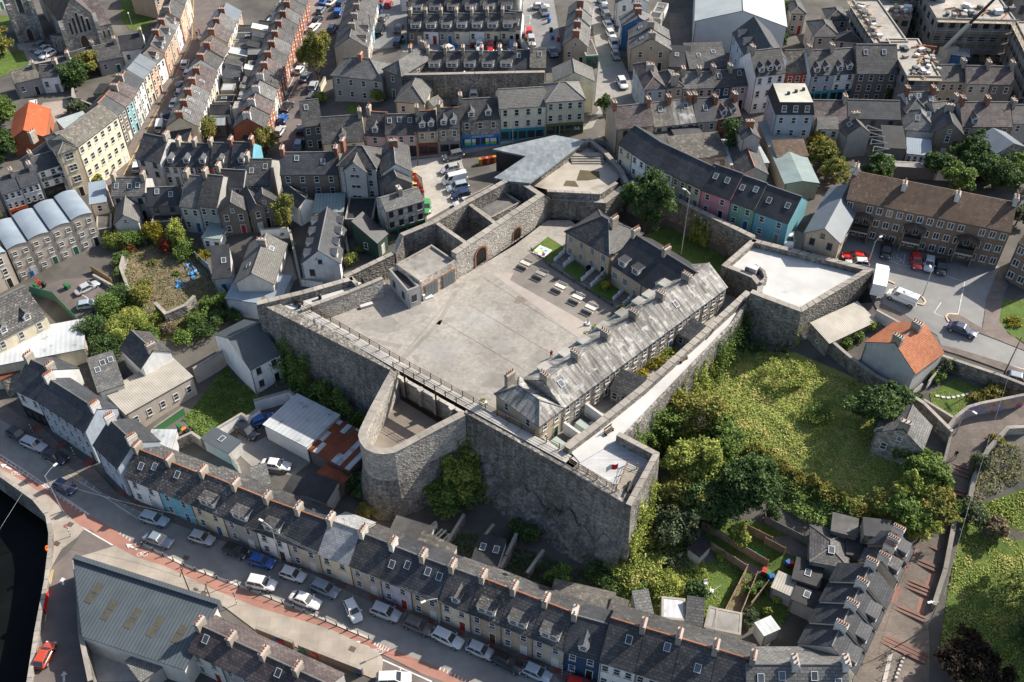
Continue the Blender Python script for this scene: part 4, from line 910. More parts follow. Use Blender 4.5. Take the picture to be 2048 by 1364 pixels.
# back bastion with stained floor
bk = [P(*q) for q in [(1051,366,18.4),(1110,325,18.4),(1165,285,18.4),(1180,277,18.4),(1215,305,18.4),(1246,340,18.2),(1258,366,18.0)]]
wall(bk,.8,11,STONE,'bastion_wall','stone parapet of the back bastion beside the glazed roof',side=-1,cop=2)
sheet('bastion_floor','w 1060,370 1115,328 1176,284 1216,312 1244,348 1228,368 1196,384 1098,380',mat('bastion_roof',(.36,.325,.28),(.29,.26,.22),.35,.95,None,.2,spots=((.17,.15,.125),.3,.6,.6)),0,flat=17.3)
sheet('planting_patch','w 1153,361 1160,340 1198,343 1200,357 1175,361',mat('weed_patch',(.1,.075,.045),(.07,.065,.03),1.,.95),.02,flat=17.3)
sheet('planting_patch','w 1126,372 1132,361 1150,362 1158,374',mat('weed_patch',(.1,.075,.045)),.02,flat=17.3)
for k in range(4):
 bb = MB(); a,c = P(1139 + k * 1.5,318 + k * 3.4,17.3),P(1207 + k * 0.6,318 + k * 3.4,17.3); z = 17.3 + .18 * (4 - k); n = Vector((0,1.2,0))
 bb.prism([a,c,c + n,a + n],[Vector((v.x,v.y,z)) for v in (a,c,c + n,a + n)],COPING); tag(bb.obj('stone_step'),f'curved stone step, {("topmost", "second from top", "third from top", "lowest")[k]} on the back bastion','step','steps on the back bastion')
fw('w 1094,384 1200,389 1236,367',[18.1,18.1,18.1],.6,12.5,'bastion_wall','inner stone parapet of back bastion above weedy ledge',side=1)
fw('w 1102,399 1212,407 1250,378',[16.7,16.7,17.4],1.2,12.5,'retaining_wall','two-tier dark stone retaining wall at head of the courtyard',side=1)
fw('w 1089,391 1102,399',[18.5,16.8],.7,12.5,'stair_wall','short stepped stone wall where two courtyard walls meet',side=1)
fw('w 1258,366 1340,396 1505,477',[18.6,18.8,19.0],.9,12,'rampart_wall','long back rampart wall behind lawn, facing the coloured cottages',side=1)
# right bastion with white floor
fw('w 1505,478 1748,539 1603,625 1528,597 1500,586',[18.6] * 5,.9,[10,10,5,5,6],'bastion_wall','stone parapet of white-floored bastion near car park',side=-1,batter=.04)
sheet('bastion_floor','w 1507,486 1740,543 1604,618 1532,592 1512,578 1516,560 1450,533 1460,515',DECKW,0,flat=17.6)
fw('w 1505,478 1443,532',[18.6,18.6],.8,12,'bastion_wall','inner stone wall of white bastion dropping to the lawn',side=1)
fw('w 1443,532 1478,545 1503,556 1516,572 1514,584',[18.3] * 5,.8,12,'curved_wall','curved stone wall by the white bastion with a dark doorway',side=1)
for (s,lab) in (('w 1490,535 1512,528 1530,540 1535,556 1524,566','curved low parapet around the stair opening on white bastion'),):
 fw(s,18.9,.5,17.4,'stair_parapet',lab,side=-1,cop=0)
bb = MB(); c = P(1502,548,17.6); bb.box(-.9,.9,-.5,.5,0,1.5,CONC,DECKW); bb.box(-1.,1.,-.6,.6,1.502,1.62,DECKW); tag(bb.obj('chimney_block',None,c,-.6),'pale concrete block standing beside the stair opening','concrete block')
# right-hand rampart walk
ow = pts('w 1252,872 1330,790 1432,684 1472,643 1500,600'); iw = pts('w 1138,900 1200,852 1292,778 1400,680 1502,586')
wall([P(x,y,16.7) for x,y in ow],.5,[3,3,4,5,6],STONE,'rampart_wall','ivy-clad outer wall beside the white rampart walk',side=1,cop=0,batter=.05)
wall([P(x,y,z) for (x,y),z in zip(iw,(17.0,17.2,17.2,17.2,17.4))],.9,12.6,STONE,'rampart_wall','low stone wall between barrack yards and rampart walk',side=1,cop=2)
sheet('rampart_walk',[(x,y) for x,y in ow] + [(x,y) for x,y in iw[::-1]] + [(1160,925)],DECKW,0,flat=16.1)
# flag terrace (corner bastion)
fw('w 1262,1013 1319,907 1238,865',[17.2,17.6,17.6],.7,[0,1,2],'bastion_wall','stone parapet of the flag terrace, ivy on its outer face',side=1,batter=.04,cop=2)
sheet('terrace_deck','w 1130,925 1180,890 1240,870 1314,908 1262,1008 1200,975',mat('terrace_paving',(.5,.5,.49),(.4,.4,.4),.4,.8,(3.,.32,.03,.2,.7),.12),0,flat=16.0)
fence([P(*q) for q in [(1139,925,16.0),(1232,985,16.0),(1254,930,16.0),(1293,945,16.0)]],1.1,'timber railing around the cannon platform on flag terrace',TIMBER,1.6,'timber_railing')
sheet('cannon_platform','w 1228,985 1252,935 1290,948 1266,1004',mat('platform_boards',(.33,.29,.24),(.26,.23,.19),1.,.85,(2.4,.22,.02,.25,.6),.15),.06,flat=16.0)
# garage block in the courtyard
GX = row('w 839.7,566 911.5,525 866,491','whitestone','flat-roofed garage with two grey doors in the courtyard',3.9,'f',roof='concrete',base=ZC,par=.45,name='garage_block',cat='garage',win=False)[0]
W0 = (P(911.5,525,16.9) - P(839.7,566,16.9)).length; hd_ = None
for x in (-.22,.27):
 q = MB(); dm = paint('garage_door',(.13,.15,.16)); q.box(-1.5,1.5,-.1,.02,0,2.9,CHIMB); q.box(-1.3,1.3,-.14,.0,0,2.7,dm)
 for k in range(4): q.box(-1.3 + k * .65 + .05,-1.3 + k * .65 + .6,-.16,-.14,.1,2.6,dm)
 D0 = max(v.co.y for v in wallof(GX)); q.obj('garage_door',GX,(x * W0,-D0,0))
row('w 815,588 839.7,578.6 789,540','palegrey','low roofless annex with blackened interior beside the garage',3.2,'f',roof='felt_dark',base=ZC,par=.7,name='roofless_annex',cat='outbuilding',cols=1,door=False,side='L',style='d')  # interior is one dark felt sheet set inside the parapet
# barrack houses
BK = dict(base=ZC,chim='L',cm=None,pots=4)
row('w 1131.6,463 1218.8,512 1205,433','barrack','ochre hip-roofed barrack house with blue doors at courtyard corner',5.0,'h',36,'slate',name='barrack_house',chim='c',style='m',cols=4,ww=1.1,base=ZC,pots=4)
row('w 1222,527 1345,607 1320,500','barrack barrack','dark-slated barrack range with three white dormers',4.3,'r',36,'slate_dark',name='barrack_house',style='m',cols=3,ww=1.2,dorm=[2,1],dk='b',dw=1.5,**BK)
WG = row('w 1125,816 1453.6,573.5 1241,652','stone stone stone stone stone stone','long barrack wing with pale weathered roof',5.0,'r',33,'lichen',name='barrack_house',door=True,cols=3,sky=[1,0,0,0,1,0],ridge='g',**BK)
for k,E in enumerate(WG):
 D = 2 * max(v.co.y for v in wallof(E)); tan = math.tan(math.radians(33))
 for x in ((-2.,2.) if k in (1,3,4) else (0.,)): dormer(E,x,D,5.0,tan,'b',1.7,.9,.5,wallmat('green'),roofmat('felt_pale'),front=1,deep=1.7)
a,c = P(1078,851,18),P(1001,782,18)
row('w 1078,851 1125,816 1100,780','barrack','hipped end house of barrack wing with tall chimney',5.0,'y',35,'lichen',base=ZC,depth=(a - c).length,name='barrack_house',chim='R',pots=4,cols=2,side='L')
# yards behind the wing
for i,(s,h,m,lab) in enumerate([('w 1083,875 1117,905',2.2,wallmat('white'),'white yard wall nearest the rampart corner'),('w 1117,905 1160,870',2.2,STONE,'brown yard wall with blue gate below the rampart walk'),('w 1127,846 1165,873',2.2,wallmat('white'),'white wall dividing the two painted barrack yards'),('w 1170,808 1211,838',2.4,wallmat('white'),'white wall on far side of the painted barrack yards'),('w 1165,873 1211,838',2.2,STONE,'brown yard wall between white yard and rampart walk')]):
 q = pts(s); wall([P(x,y,ZC + h) for x,y in q],.3,ZC - .2,m,'yard_wall',lab,side=1,cop=True,copm=DECKW if i in (0,2,3) else None)
sheet('yard_floor','w 1085,880 1170,815 1208,840 1118,912',CONCD,.03,flat=ZC)
def shed_between(ax,ay,bx,by,dep,lab,roof='slate',h=2.5,base=ZC,col='stone'):
 return house(P(ax,ay,base + h),P(bx,by,base + h),dep,h,base,'m',math.tan(.42),col,roof,lab,'yard_outbuilding','outbuilding',None,chim=None,door=True,cols=3,st=1)
shed_between(1221,778,1275,797,3.2,'small slate outbuilding with blue doors crossing the barrack yard')
shed_between(1355,665,1402,692,3.0,'dark slate lean-to outbuilding near the top of barrack yards')
fence([P(*q) for q in [(1062,500,ZC),(1100,533,ZC),(1225,612,ZC)]],.5,'low dark kerb rail edging the barrack gardens',DARKM,3.)
for i,(s,lab) in enumerate([('w 1062,500 1096,474 1128,495 1128,505 1102,527','lawn with painted game board'),('w 1126,540 1150,522 1180,550 1160,566','lawn between first two stairs'),('w 1178,580 1215,555 1250,585 1222,603','flower bed lawn'),('w 1345,600 1290,470 1345,455 1470,510 1450,545 1420,560','lawn behind'),('w 1500,600 1540,610 1540,560 1440,580 1445,620','x')][:4]):
 sheet('lawn',s,LAWN,.1 if i < 3 else .03,flat=ZC)
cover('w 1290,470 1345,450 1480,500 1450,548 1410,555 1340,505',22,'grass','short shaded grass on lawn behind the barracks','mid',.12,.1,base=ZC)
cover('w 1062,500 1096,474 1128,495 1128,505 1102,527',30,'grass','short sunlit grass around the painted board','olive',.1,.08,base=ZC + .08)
# garden stairs with white stepped walls
for i,(x,y) in enumerate([(1118,528),(1172,568),(1236,606)]):
 p = P(x,y,ZC); dv = P(x + 30,y - 22,ZC) - p; rz = math.atan2(dv.y,dv.x)
 E = empty('garden_stair',p,rz,f'white-walled garden stair, {orda(i, 3)} before the barrack doors','stair','garden stairs before the barracks')
 for k in range(5):
  q = MB(); q.box(k * .8,k * .8 + .78,-.85,.85,0,.12 * (k + 1),PAVED); q.obj('step',E)
 for sd in (-1,1):
  q = MB()
  for k in range(3): q.box(k * 1.4,k * 1.4 + 1.39,sd * 1.05 - .18,sd * 1.05 + .18,0,.75 + .3 * k,wallmat('white'),DECKW)
  q.obj('side_wall',E)
# uneven rock foot under the quay-side wall
ROCK = mat('rock_face',(.22,.205,.18),(.15,.14,.122),.6,.95,None,.3,0,.8,vor=(1.5,.35,1.2),spots=((.08,.1,.04),.4,.58,.7))
bb = MB(); ra = P(945,838,15.8); rb = P(1258,1018,16.2); dd = (rb - ra); dd.z = 0; LL = dd.length; dd /= LL; nn = Vector((dd.y,-dd.x,0)); R = random.Random(3)
NX,NZ = 70,14; gpts = {}
for i in range(NX + 1):
 top = 7.2 + 1.0 * math.sin(i * .31) + .7 * math.sin(i * .83 + 1) + R.uniform(-.3,.3)
 for j in range(NZ + 1):
  f = j / NZ; z = .8 + (top - .8) * f; o = .75 + (1 - f) ** 1.6 * 2.6 + R.uniform(-.22,.22) * (1 - f * f); p = ra + dd * (LL * i / NX) + nn * (o if j < NZ else .1); gpts[i,j] = (p.x,p.y,z)
for i in range(NX):
 for j in range(NZ): bb.face([gpts[i,j],gpts[i + 1,j],gpts[i + 1,j + 1],gpts[i,j + 1]],ROCK)
tag(bb.obj('rock_outcrop'),kind='structure')
# ------------------------------------------------------------------ houses
T1 = 'terrace along the quay street'
row('i 115,388 300,470 340,200','white','white dark-roofed building at top end of the quay street terrace',6.4,pitch=38,roof='slate_blue',chim='LR',shop='black',pots=4)
row('i 290,468 668,718 560,415','paleblue','large pale blue building with white gable and long chimneys',7.2,pitch=38,roof='slate_blue',chim='LR',pots=6,cm='w',cols=6,st=3,gr=True)
row('i 728,812 922,1003 960,720','paleblue','pale blue house with white gable beside the bigger gabled one',6.6,pitch=38,roof='slate_blue',chim='LR',pots=5,cm='w',cols=3,gr=True)
row('w 250,953 380,1006 345,926','white skyblue','pair at head of the speckled-slate quay terrace',5.4,pitch=36,roof='speckled',chim='L',pots=5,cols=2,sky=[2,1],st=2,ridge='t')
row('w 380,1006 510,1060 458,967','cream grey','next pair in the speckled-slate quay terrace',5.3,pitch=36,roof='speckled slate',chim='L',pots=4,cols=2,dorm=[1,1],dk='b',ridge='t')
row('w 510,1060 636,1106 590,1018','white beige','cream-walled pair mid quay terrace',5.2,pitch=36,roof='slate slate_blue',chim='L',pots=3,cols=2,dorm=[1,0],dk='b',ridge='t')
row('w 636,1106 698.6,1129.5 692,1053','yellow','yellow house with bleached white slates in the quay terrace',5.2,pitch=36,roof='bleached',chim='L',pots=3,cols=2,wh=1.4)
row('w 698.6,1129.5 820,1181 776,1087','beige lilac','pair right of the bleached roof on quay terrace',5.2,pitch=36,roof='slate slate_blue',chim='L',pots=4,cols=2,sky=[0,2],cm='w')
row('w 820,1181 938,1224 895,1133','tan cream','mid-slated pair in the quay terrace',5.2,pitch=36,roof='slate_blue slate',chim='L',pots=4,cols=2,sky=[2,0],dorm=[0,1])
row('w 938,1224 1128,1299 1054,1190','tan tan beige','run of three with odd dormers on quay terrace',5.2,pitch=36,roof='speckled slate slate',chim='L',pots=4,cols=2,dorm=[1,1,1],dk='b',ridge='t')
row('w 1128,1299 1199.6,1321 1195,1243','navy','navy painted house near lower end of the quay terrace',5.3,pitch=36,roof='slate_blue',chim='L',pots=2,cols=2,dorm=1)
row('w 1200,1322 1490,1412 1380,1283','white offwhite white offwhite','broad slated range at bottom of quay terrace',6.2,pitch=38,roof='slate',chim='R',pots=5,cols=3,sky=[1,1,1,0],ridge='t')
row('w 1495,1420 1700,1420 1600,1330','offwhite offwhite','corner pair with pale chimneys at foot of the steps',6.2,pitch=38,roof='slate_grey',chim='R',pots=3,cm='w',cols=3,sky=2)
row('p 705,1310 1010,640 640,850','offwhite cream offwhite cream','slated houses climbing beside the stepped path',5.6,pitch=38,roof='slate_blue',chim='R',pots=5,cm='w',cols=2,dorm=[1,1,1,0],dk='b',dw=2.,dc='darkgrey')
row('p 1030,590 1165,320 940,390','grey brown','upper pair beside the stepped path near the trees',5.2,pitch=38,roof='slate slate_blue',chim='LR',pots=5,cm='w',cols=2,dorm=[1,1],dk='b',dc='darkgrey')
for s,lab,h,k,rf,c in [('p 220,555 430,625 520,480','dark flat-roofed kitchen extension with one bright rooflight',3.0,'f','felt_dark','darkgrey'),('p 215,715 400,800 480,690','second dark flat extension with rooflight nearer the quay',3.0,'f','felt_dark','grey'),('p 60,625 215,700 280,580','lean-to with streaked corrugated roof behind the steps houses',2.5,'f','corr_beige','grey'),('p 365,420 660,470 560,290','small hip-roofed return with two rooflights',3.6,'h','slate','grey'),('p 0,1005 120,950 70,855','pale flat-roofed shed in the lower garden',2.6,'f','sheet_white','palegrey'),('p 525,185 720,235 780,110','felted flat roof at the back of upper steps houses',3.2,'f','felt','darkgrey'),('p 645,370 860,400 900,270','sunken dark flat roof between two chimneys',3.2,'f','felt_dark','darkgrey'),('p 780,215 1000,240 1020,110','black slated upper return with skylight opening',4.6,'m','slate_dark','stone')]:
 row(s,c,lab,h,k,14,rf,chim=None,name='house_extension',cat='extension',sky=1 if k in 'fh' and 'rooflight' in lab else 0,par=0,win=False)
for s,lab,rf in [('o 740,890 860,930 800,780','brown lean-to roof behind navy house','mossy'),('o 1000,870 1120,850 1060,770','small grey gabled return behind the broad range','slate_grey'),('o 1370,905 1500,925 1450,780','gabled slate return beside white flat roof','slate'),('o 1510,935 1590,960 1580,870','narrow mossy felt roof return','felt_pale'),('o 1590,960 1800,1000 1790,910','wide brown felt-roofed return','felt_pale'),('o 1180,870 1370,890 1380,800','white flat-roofed return in sun','sheet_white')]:
 row(s,'grey',lab,3.2,'f' if 'felt' in rf or 'sheet' in rf else 'm',18,rf,chim=None,name='house_extension',cat='extension',par=.1,win=False,depth=3.4)
# rear returns of the quay terrace
for i,(s,rf) in enumerate([('n 1040,215 1330,300 1100,160','felt'),('n 1690,410 1890,460 1830,330','felt_dark'),('n 1100,230 1500,430 1430,330','mossy'),('i 1140,880 1330,870 1240,790','sheet_white'),('j 0,1150 120,1110 60,1060','slate_grey'),('j 200,1200 330,1250 300,1130','felt_dark'),('j 330,1180 560,1260 500,1160','felt_dark'),('o 310,730 790,830 700,770','mossy')]):
 row(s,'palegrey',['low felt return behind lilac house','black return with two rooflights below the rampart','mossy rear slope behind mid quay terrace','white flat rear roof beside pale blue house','grey slated return behind second quay pair','black felt return behind the cream pair','long black return near rusty sheds','wide brown rear roof behind three dormers'][i],3.4,'m',10,rf,chim=None,name='house_extension',cat='extension',win=False,sky=2 if i == 1 else 0,depth=[3,4,2.5,4,3.5,3.5,3.5,3][i])
# bottom-left warehouse and the row behind it
row('w 377,1301 640,1425 518,1305','offwhite grey offwhite grey','purple-slated row beside the warehouse',5.2,pitch=36,roof='slate_purple',chim='L',pots=4,cols=2,sky=[1,0,1,0])
row('m 1100,1364 1260,1250 1400,1290','grey','tile-roofed outhouse below the warehouse',3.,'f',roof='tile_grey',depth=4,chim=None,win=False,par=0,name='outbuilding',cat='outbuilding')
# between quay terrace and fort
row('j 65,655 405,842 340,425','white','white open-fronted garage with pale sheet roof under rampart',3.4,'f',roof='sheet_white',chim=None,par=0,win=False,name='garage',cat='garage')
row('j 415,852 735,1026 650,615','darkgrey','shed with patchwork of rusty and white roof sheets',3.0,'f',roof='rust_patch',chim=None,par=0,win=False,name='rusty_shed',cat='shed')
row('j 465,1060 655,1160 560,945','darkgrey','small rusty-roofed shed near the garden wall',2.5,'f',roof='rust',chim=None,par=0,win=False,name='rusty_shed',cat='shed')
row('i 1570,770 1780,885 1700,700','palegrey','grey flat-roofed hut with square rooflight in car yard',2.6,'f',roof='metal_dark',chim=None,par=0,win=False,sky=1,name='hut',cat='shed')
row('w 500,742 560,704 470,672','white','white house with grey metal roof against the rampart foot',5.6,'r',28,'metal_dark',chim=None,cols=2,gl=True,name='house',style='d')
row('i 990,602 1495,268 1310,110','beige','long beige building with pale corrugated roof',4.6,'f',roof='corr_beige',chim=None,par=0,cols=5,st=1,door=False,name='long_shed',cat='building')
row('i 1105,225 1330,90 1180,60','white','small white gabled house behind long beige building',5.2,'g',38,'slate',depth=7,chim='L',win=False,name='house')
row('i 770,420 960,330 780,205','offwhite','mottled grey roof return with three rooflights',5.2,'m',12,'slate_grey',chim=None,sky=3,win=False,depth=7,name='house_extension',cat='extension')
row('e -60,1380 348,1108 100,930','cream','cream building with speckled slates and two white dormers',6.0,pitch=36,roof='speckled',chim=None,dorm=2,cols=3,st=2,name='house',gr=True)
row('i -100,260 640,30 560,-40','cream','long white corrugated roof with rusty edge at left margin',4.0,'f',roof='sheet_white',chim=None,par=0,win=False,depth=8,name='long_shed',cat='shed')
row('i 20,330 250,170 200,120','stone','rusty lean-to beside the long white sheet roof',3.6,'f',roof='rust',chim=None,par=0,win=False,depth=4,name='lean_to',cat='shed')
# wave-roofed terrace and the white pub row
E4 = row('e 60,640 720,335 300,240','beige beige beige beige','wave-roofed blue metal terrace by the wild lot',7.0,'b',roof='metal_blue',chim=None,depth=9.5,st=3,cols=2,ww=.9,wh=.9,fr=[0,.245,.5,.75,1.])
row('e -200,770 50,645 -20,430','beige','half-hidden beige unit left of the wave-roofed terrace',7.0,'b',roof='metal_blue',chim=None,depth=9.5,st=3,cols=2)
row('e 15,190 300,92 130,20','white white','white pub row with dark sash windows',6.4,pitch=36,roof='slate_blue',chim='R',shop=['orange','black'],cols=3,st=3,wh=1.2)
SH = row('e 283,15 520,-62 340,-125','white','white corner pub with black fascia lettering',6.8,pitch=36,roof='slate_blue',chim='L',shop='black',cols=3,st=3,wh=1.2,name='pub',cat='pub')
row('e -260,320 -10,200 -120,120','tan','tan house at left margin below the white pubs',6.2,pitch=36,roof='slate',chim='R',shop='olive',cols=3)
row('a 165,1250 520,1330 330,1150','grey','dark-slated cluster house below the orange shed',6,'h',34,'slate_blue',chim='L',depth=9,name='house')
# coloured street, upper left
row('a 600,1150 915,905 760,830','yellow','large yellow four-storey building on the coloured street',10.4,'r',32,'mossy',chim=None,cols=6,st=4,wh=1.4,ww=1.1,name='apartment_building',cat='building')
row('a 455,1200 598,1152 470,1040','yellow','yellow corner wing turning from the four-storey building',10.4,'h',30,'mossy',chim=None,cols=1,st=4,ww=1.6,depth=8,name='apartment_building',cat='building')
row('a 915,905 1030,775 850,715','brown teal','brown and teal pair on the coloured street',7.2,pitch=33,roof='slate_blue slate_purple',chim=None,cols=2,st=3,ridge='t')
row('a 1030,775 1112,625 960,590','palegrey white','white pair with purple and blue slates on the coloured street',7.2,pitch=33,roof='slate_purple slate_blue',chim='L',cols=2,st=3,ridge='t')
row('a 1112,618 1215,492 1045,480','cream peach','cream and peach pair under grey metal roof',7.0,pitch=33,roof='metal_grey',chim=None,cols=2,st=3)
row('a 1215,500 1275,440 1165,385','white','white dormered house above the peach one',5.6,pitch=36,roof='slate',chim=None,cols=2,dorm=1)
row('a 1275,412 1405,155 1230,250','peach tan white','upper three on the coloured street',5.8,pitch=36,roof='slate slate slate_grey',chim='R',cm='b',cols=2,dorm=[2,1,1])
row('a 1400,150 1470,-60 1330,20','peach beige','farthest pair on the coloured street',6.5,pitch=34,roof='slate',chim='L',cols=2)
row('a 1540,985 1690,560 1495,700','cream white white cream white','slated row backing onto yards right of coloured street',5.0,pitch=33,roof='slate_grey slate_grey slate_grey slate_purple slate_purple',chim='L',cm='b',cols=2,sky=[1,1,1,1,0],side='R',door=False,depth=6.5)
row('a 1690,545 1785,365 1625,385','white cream','middle pair right of the coloured street',5.0,pitch=33,roof='slate slate_purple',chim='L',cm='b',cols=2,door=False,depth=6.5)
row('a 1770,330 1880,90 1690,230','cream white tan','far three right of the coloured street',5.0,pitch=33,roof='slate_purple slate_grey metal_grey',chim='L',cm='b',cols=2,door=False,depth=6.5)
row('a 1245,1072 1462,1080 1460,955','tan','small dark-roofed block with white ambulance behind',3.6,pitch=30,roof='slate_dark',chim=None,name='garage',cat='garage',win=False)
row('a 1060,1243 1245,1256 1170,1055','palegrey','grey three-storey house at the crossroads',6.2,pitch=36,roof='slate',chim='R',cols=2,st=3,style='d',name='house')
row('a 1265,1290 1640,1300 1450,1120','white white red','dormered trio by the crossroads',4.6,pitch=38,roof='slate_blue',chim='R',dorm=[1,1,1],cols=2,st=2)
row('a 1640,1300 1960,1290 1800,1115','orange skyblue','dormered pair with orange and blue shopfronts',4.6,pitch=38,roof='slate slate_blue',chim='R',cm='b',dorm=[1,1],cols=2,st=2)
for s,lab,rf,h,c,k in [('a 110,650 310,602 160,545','brown-roofed cottage beside church lawn','mossy',4,'grey','r'),('a 310,605 455,592 340,510','dark-roofed cottage with white lean-to','slate',4,'white','r'),('a 125,660 345,640 330,600','yellowed corrugated lean-to below brown cottage','corr_ochre',2.6,'tan','m'),('a 415,560 560,540 480,450','small grey cottage beyond the bushes','slate',3.4,'grey','r'),('a 530,470 760,400 640,385','low dark roof along churchyard wall','slate_dark',3,'stone','r'),('a 760,480 950,440 850,340','dark cottage right of churchyard wall','slate',3.8,'grey','r'),('a 940,395 1130,370 1030,270','white-walled cottage below the round lawn','slate_dark',4.2,'white','r'),('a 730,735 890,735 830,655','dark flat shed in walled yard','felt_dark',2.6,'grey','f'),('a 440,935 505,1008 660,885','pale metal-roofed shed behind yellow building','metal_pale',3,'palegrey','f')]:
 row(s,c,lab,h,k,32,rf,chim='R' if k == 'r' else None,name='cottage' if k == 'r' else 'shed',cat='house' if k == 'r' else 'shed',par=0,cols=2,win=k == 'r')
row('a 70,1107 350,1070 105,795','brick','shed with bright orange corrugated roof',3.6,'g',32,'orange',chim=None,ridge=None,name='orange_shed',cat='shed',win=False)
# brick terrace on the second street
row('b 75,1000 200,600 40,690','brick brick offwhite brick','lower brick terrace on the second street',5.0,pitch=33,roof='slate slate_purple slate_grey slate',chim='L',cm='w',cols=2,depth=6.5)
row('b 200,600 300,275 150,380','brick brick brick brick','middle brick terrace on the second street',5.0,pitch=33,roof='slate_purple slate slate_grey slate',chim='L',cm='b',cols=2,depth=6.5)
row('b 300,275 420,-20 270,60','brick brick brick brick','upper brick terrace on the second street',5.0,pitch=33,roof='slate slate_grey slate slate',chim='L',cm='b',cols=2,depth=6.5)
row('b 875,375 955,0 790,130','beige white skyblue cream white','slated terrace facing the parking court',4.8,pitch=34,roof='slate',chim='R',cols=2,dorm=[1,1,0,0,0],dk='g',depth=7.5,sky=0)
row('b 600,612 987,603 790,450','grey','big hip-roofed grey and yellow house behind the willow',5.6,'h',36,'slate_grey',chim='C',cm='b',cols=4,name='house',pots=4)
row('b 1000,566 1140,570 1065,362','darkgrey','tall grey hip-roofed house beside the big hip one',6.0,'y',36,'slate_grey',chim='R',cols=1,name='house',depth=11)
row('b 1097,800 1320,797 1210,690','palegreen','small pyramid-roofed cottage below the stone wall',3.6,'h',38,'tile_grey',chim=None,cols=2,name='cottage',depth=9)
row('b 1320,800 1390,830 1350,745','palegreen','tiny tiled porch beside pyramid-roofed cottage',2.4,'g',30,'tile_grey',chim=None,win=False,name='porch',cat='outbuilding',depth=3)
# cottages on the parking court
row('b 1190,242 2030,236 1600,138','brown white grey paleyellow white cream cream','dormered cottages facing parking court',3.3,pitch=36,roof='slate',chim='L',dorm=1,dk='b',cols=2,st=1,depth=7)
row('b 1190,105 2030,92 1600,15','palegrey white palegrey offwhite white grey','back row of dormered cottages',3.3,pitch=36,roof='slate slate_blue',chim='L',dorm=1,dk='b',cols=2,st=1,depth=7,door=False)
row('b 1190,548 1740,545 1450,440','darkgrey grey darkgrey grey','dormered backs above the stone wall',3.6,pitch=36,roof='slate',chim='L',dorm=1,dk='b',cols=1,st=1,depth=7,door=False)
row('b 1740,548 2027,545 1880,430','white palegrey','pale pair of backs above stone wall',3.6,pitch=36,roof='slate',chim='L',dorm=1,dk='b',cols=1,st=1,depth=7,door=False)
row('c 25,540 280,520 160,410','skyblue darkgrey','last backs above stone wall by the cream building',3.6,pitch=36,roof='slate_blue mossy',chim='L',cols=1,st=1,depth=7,door=False,sky=1)
row('c 0,70 60,65 20,0','grey','cottage at corner of upper parking court',3.3,pitch=36,roof='slate',chim=None,cols=1,st=1,depth=7)
row('c -20,225 85,222 30,130','white','white cottage by the red car in parking court',3.3,pitch=36,roof='slate',chim=None,cols=2,st=1,depth=7,dorm=1,dk='b')
row('w 800,-2 1040,-6 920,-30','white grey cream white','farthest cottages at top edge above parking court',3.3,pitch=36,roof='slate',chim='L',cols=2,st=1,depth=7)
gwall('b 1145,590 1400,585 2027,572 c 270,568',5.2,STONE,'tall old stone wall behind the small cottage',.8,True,side=1)
# main shopping street fronts
BS = 'shop row on the main street'
row('b 372,1000 522,960 440,870','darkgrey','dark slated corner building left of the yellow gable',5.6,'r',36,'slate',chim=None,depth=9,sky=1,cols=2,name='house')
row('b 525,1130 848,1085 680,905','yellow','yellow house with front gable on main street',5.4,pitch=36,roof='slate',chim='R',dorm=1,cols=2,name='house')
row('b 855,1060 1012,1050 930,876','palepink','pink house with one dormer on main street',5.2,pitch=38,roof='slate',chim='L',cols=1,dorm=1,ridge='t',shop='grey')
row('b 1015,1062 1258,1030 1130,893','palepink','long pink house with three rooflights on main street',5.4,pitch=38,roof='slate',chim=None,cols=3,sky=3,shop='black')
row('b 1260,1026 1420,1006 1330,865','tan','tan house with two dormers and maroon shopfront',5.6,pitch=38,roof='slate_blue',chim='L',cols=2,dorm=2,shop='maroon',ridge='t')
row('b 1422,1006 1597,986 1500,842','stone','stone house with two white dormers on main street',5.8,pitch=38,roof='slate_blue',chim='L',cols=2,dorm=2,shop='grey',ridge='t')
BSH = row('b 1600,945 1908,916 1750,768','stone','stone house with bright blue shopfront and street sign',6.2,pitch=38,roof='slate',chim='L',cols=3,dorm=2,shop='blue')
row('c -83,868 278,802 80,690','paleyellow','long cream three-storey building with shops on main street',7.4,pitch=32,roof='tile_grey',chim=None,cols=4,st=3,shop='teal',name='apartment_building',cat='building')
row('c 280,800 585,772 430,638','palegreen','pale green three-storey corner building with dark shopfronts',7.6,'h',32,'tile_grey',chim=None,cols=4,st=3,shop='olive',side='R',name='apartment_building',cat='building')
row('c 345,640 655,632 475,460','palegreen','tile-roofed rear wing behind pale green corner building',7.2,'g',26,'tile_grey',chim=None,win=False,name='apartment_building',cat='building')
# upper middle street
row('c 415,362 605,358 460,0','tan cream white cream','cottage line left of the rising street',4.6,'g',40,'slate_grey',chim='L',cm='b',along='y',cols=2)
row('c 590,440 690,430 640,330','green','small green-fronted shop below the tan cottage',3.,'f',roof='felt',chim=None,depth=8,par=.1,shop='green',name='corner_shop',cat='shop')
row('c 938,392 1257,387 1040,150','tan tan','gabled houses right of the rising street',5.0,'g',30,'slate_grey',chim='L',along='y',cols=2,sky=1)
row('c 875,215 1130,195 1000,60','blue white','second gabled houses right of rising street',5.6,'g',28,'slate_grey',chim='R',cm='b',along='y',cols=2)
row('c 830,25 1080,20 960,-90','white grey','farthest gabled houses right of rising street',5.6,'g',28,'slate_grey',chim='L',along='y',cols=2)
row('c 1052,697 1212,687 1105,448','paleblue','pale blue corner house with purple slate hip roof',6.2,'y',36,'slate_purple',chim='C',cols=2,st=2,side='L',name='house')
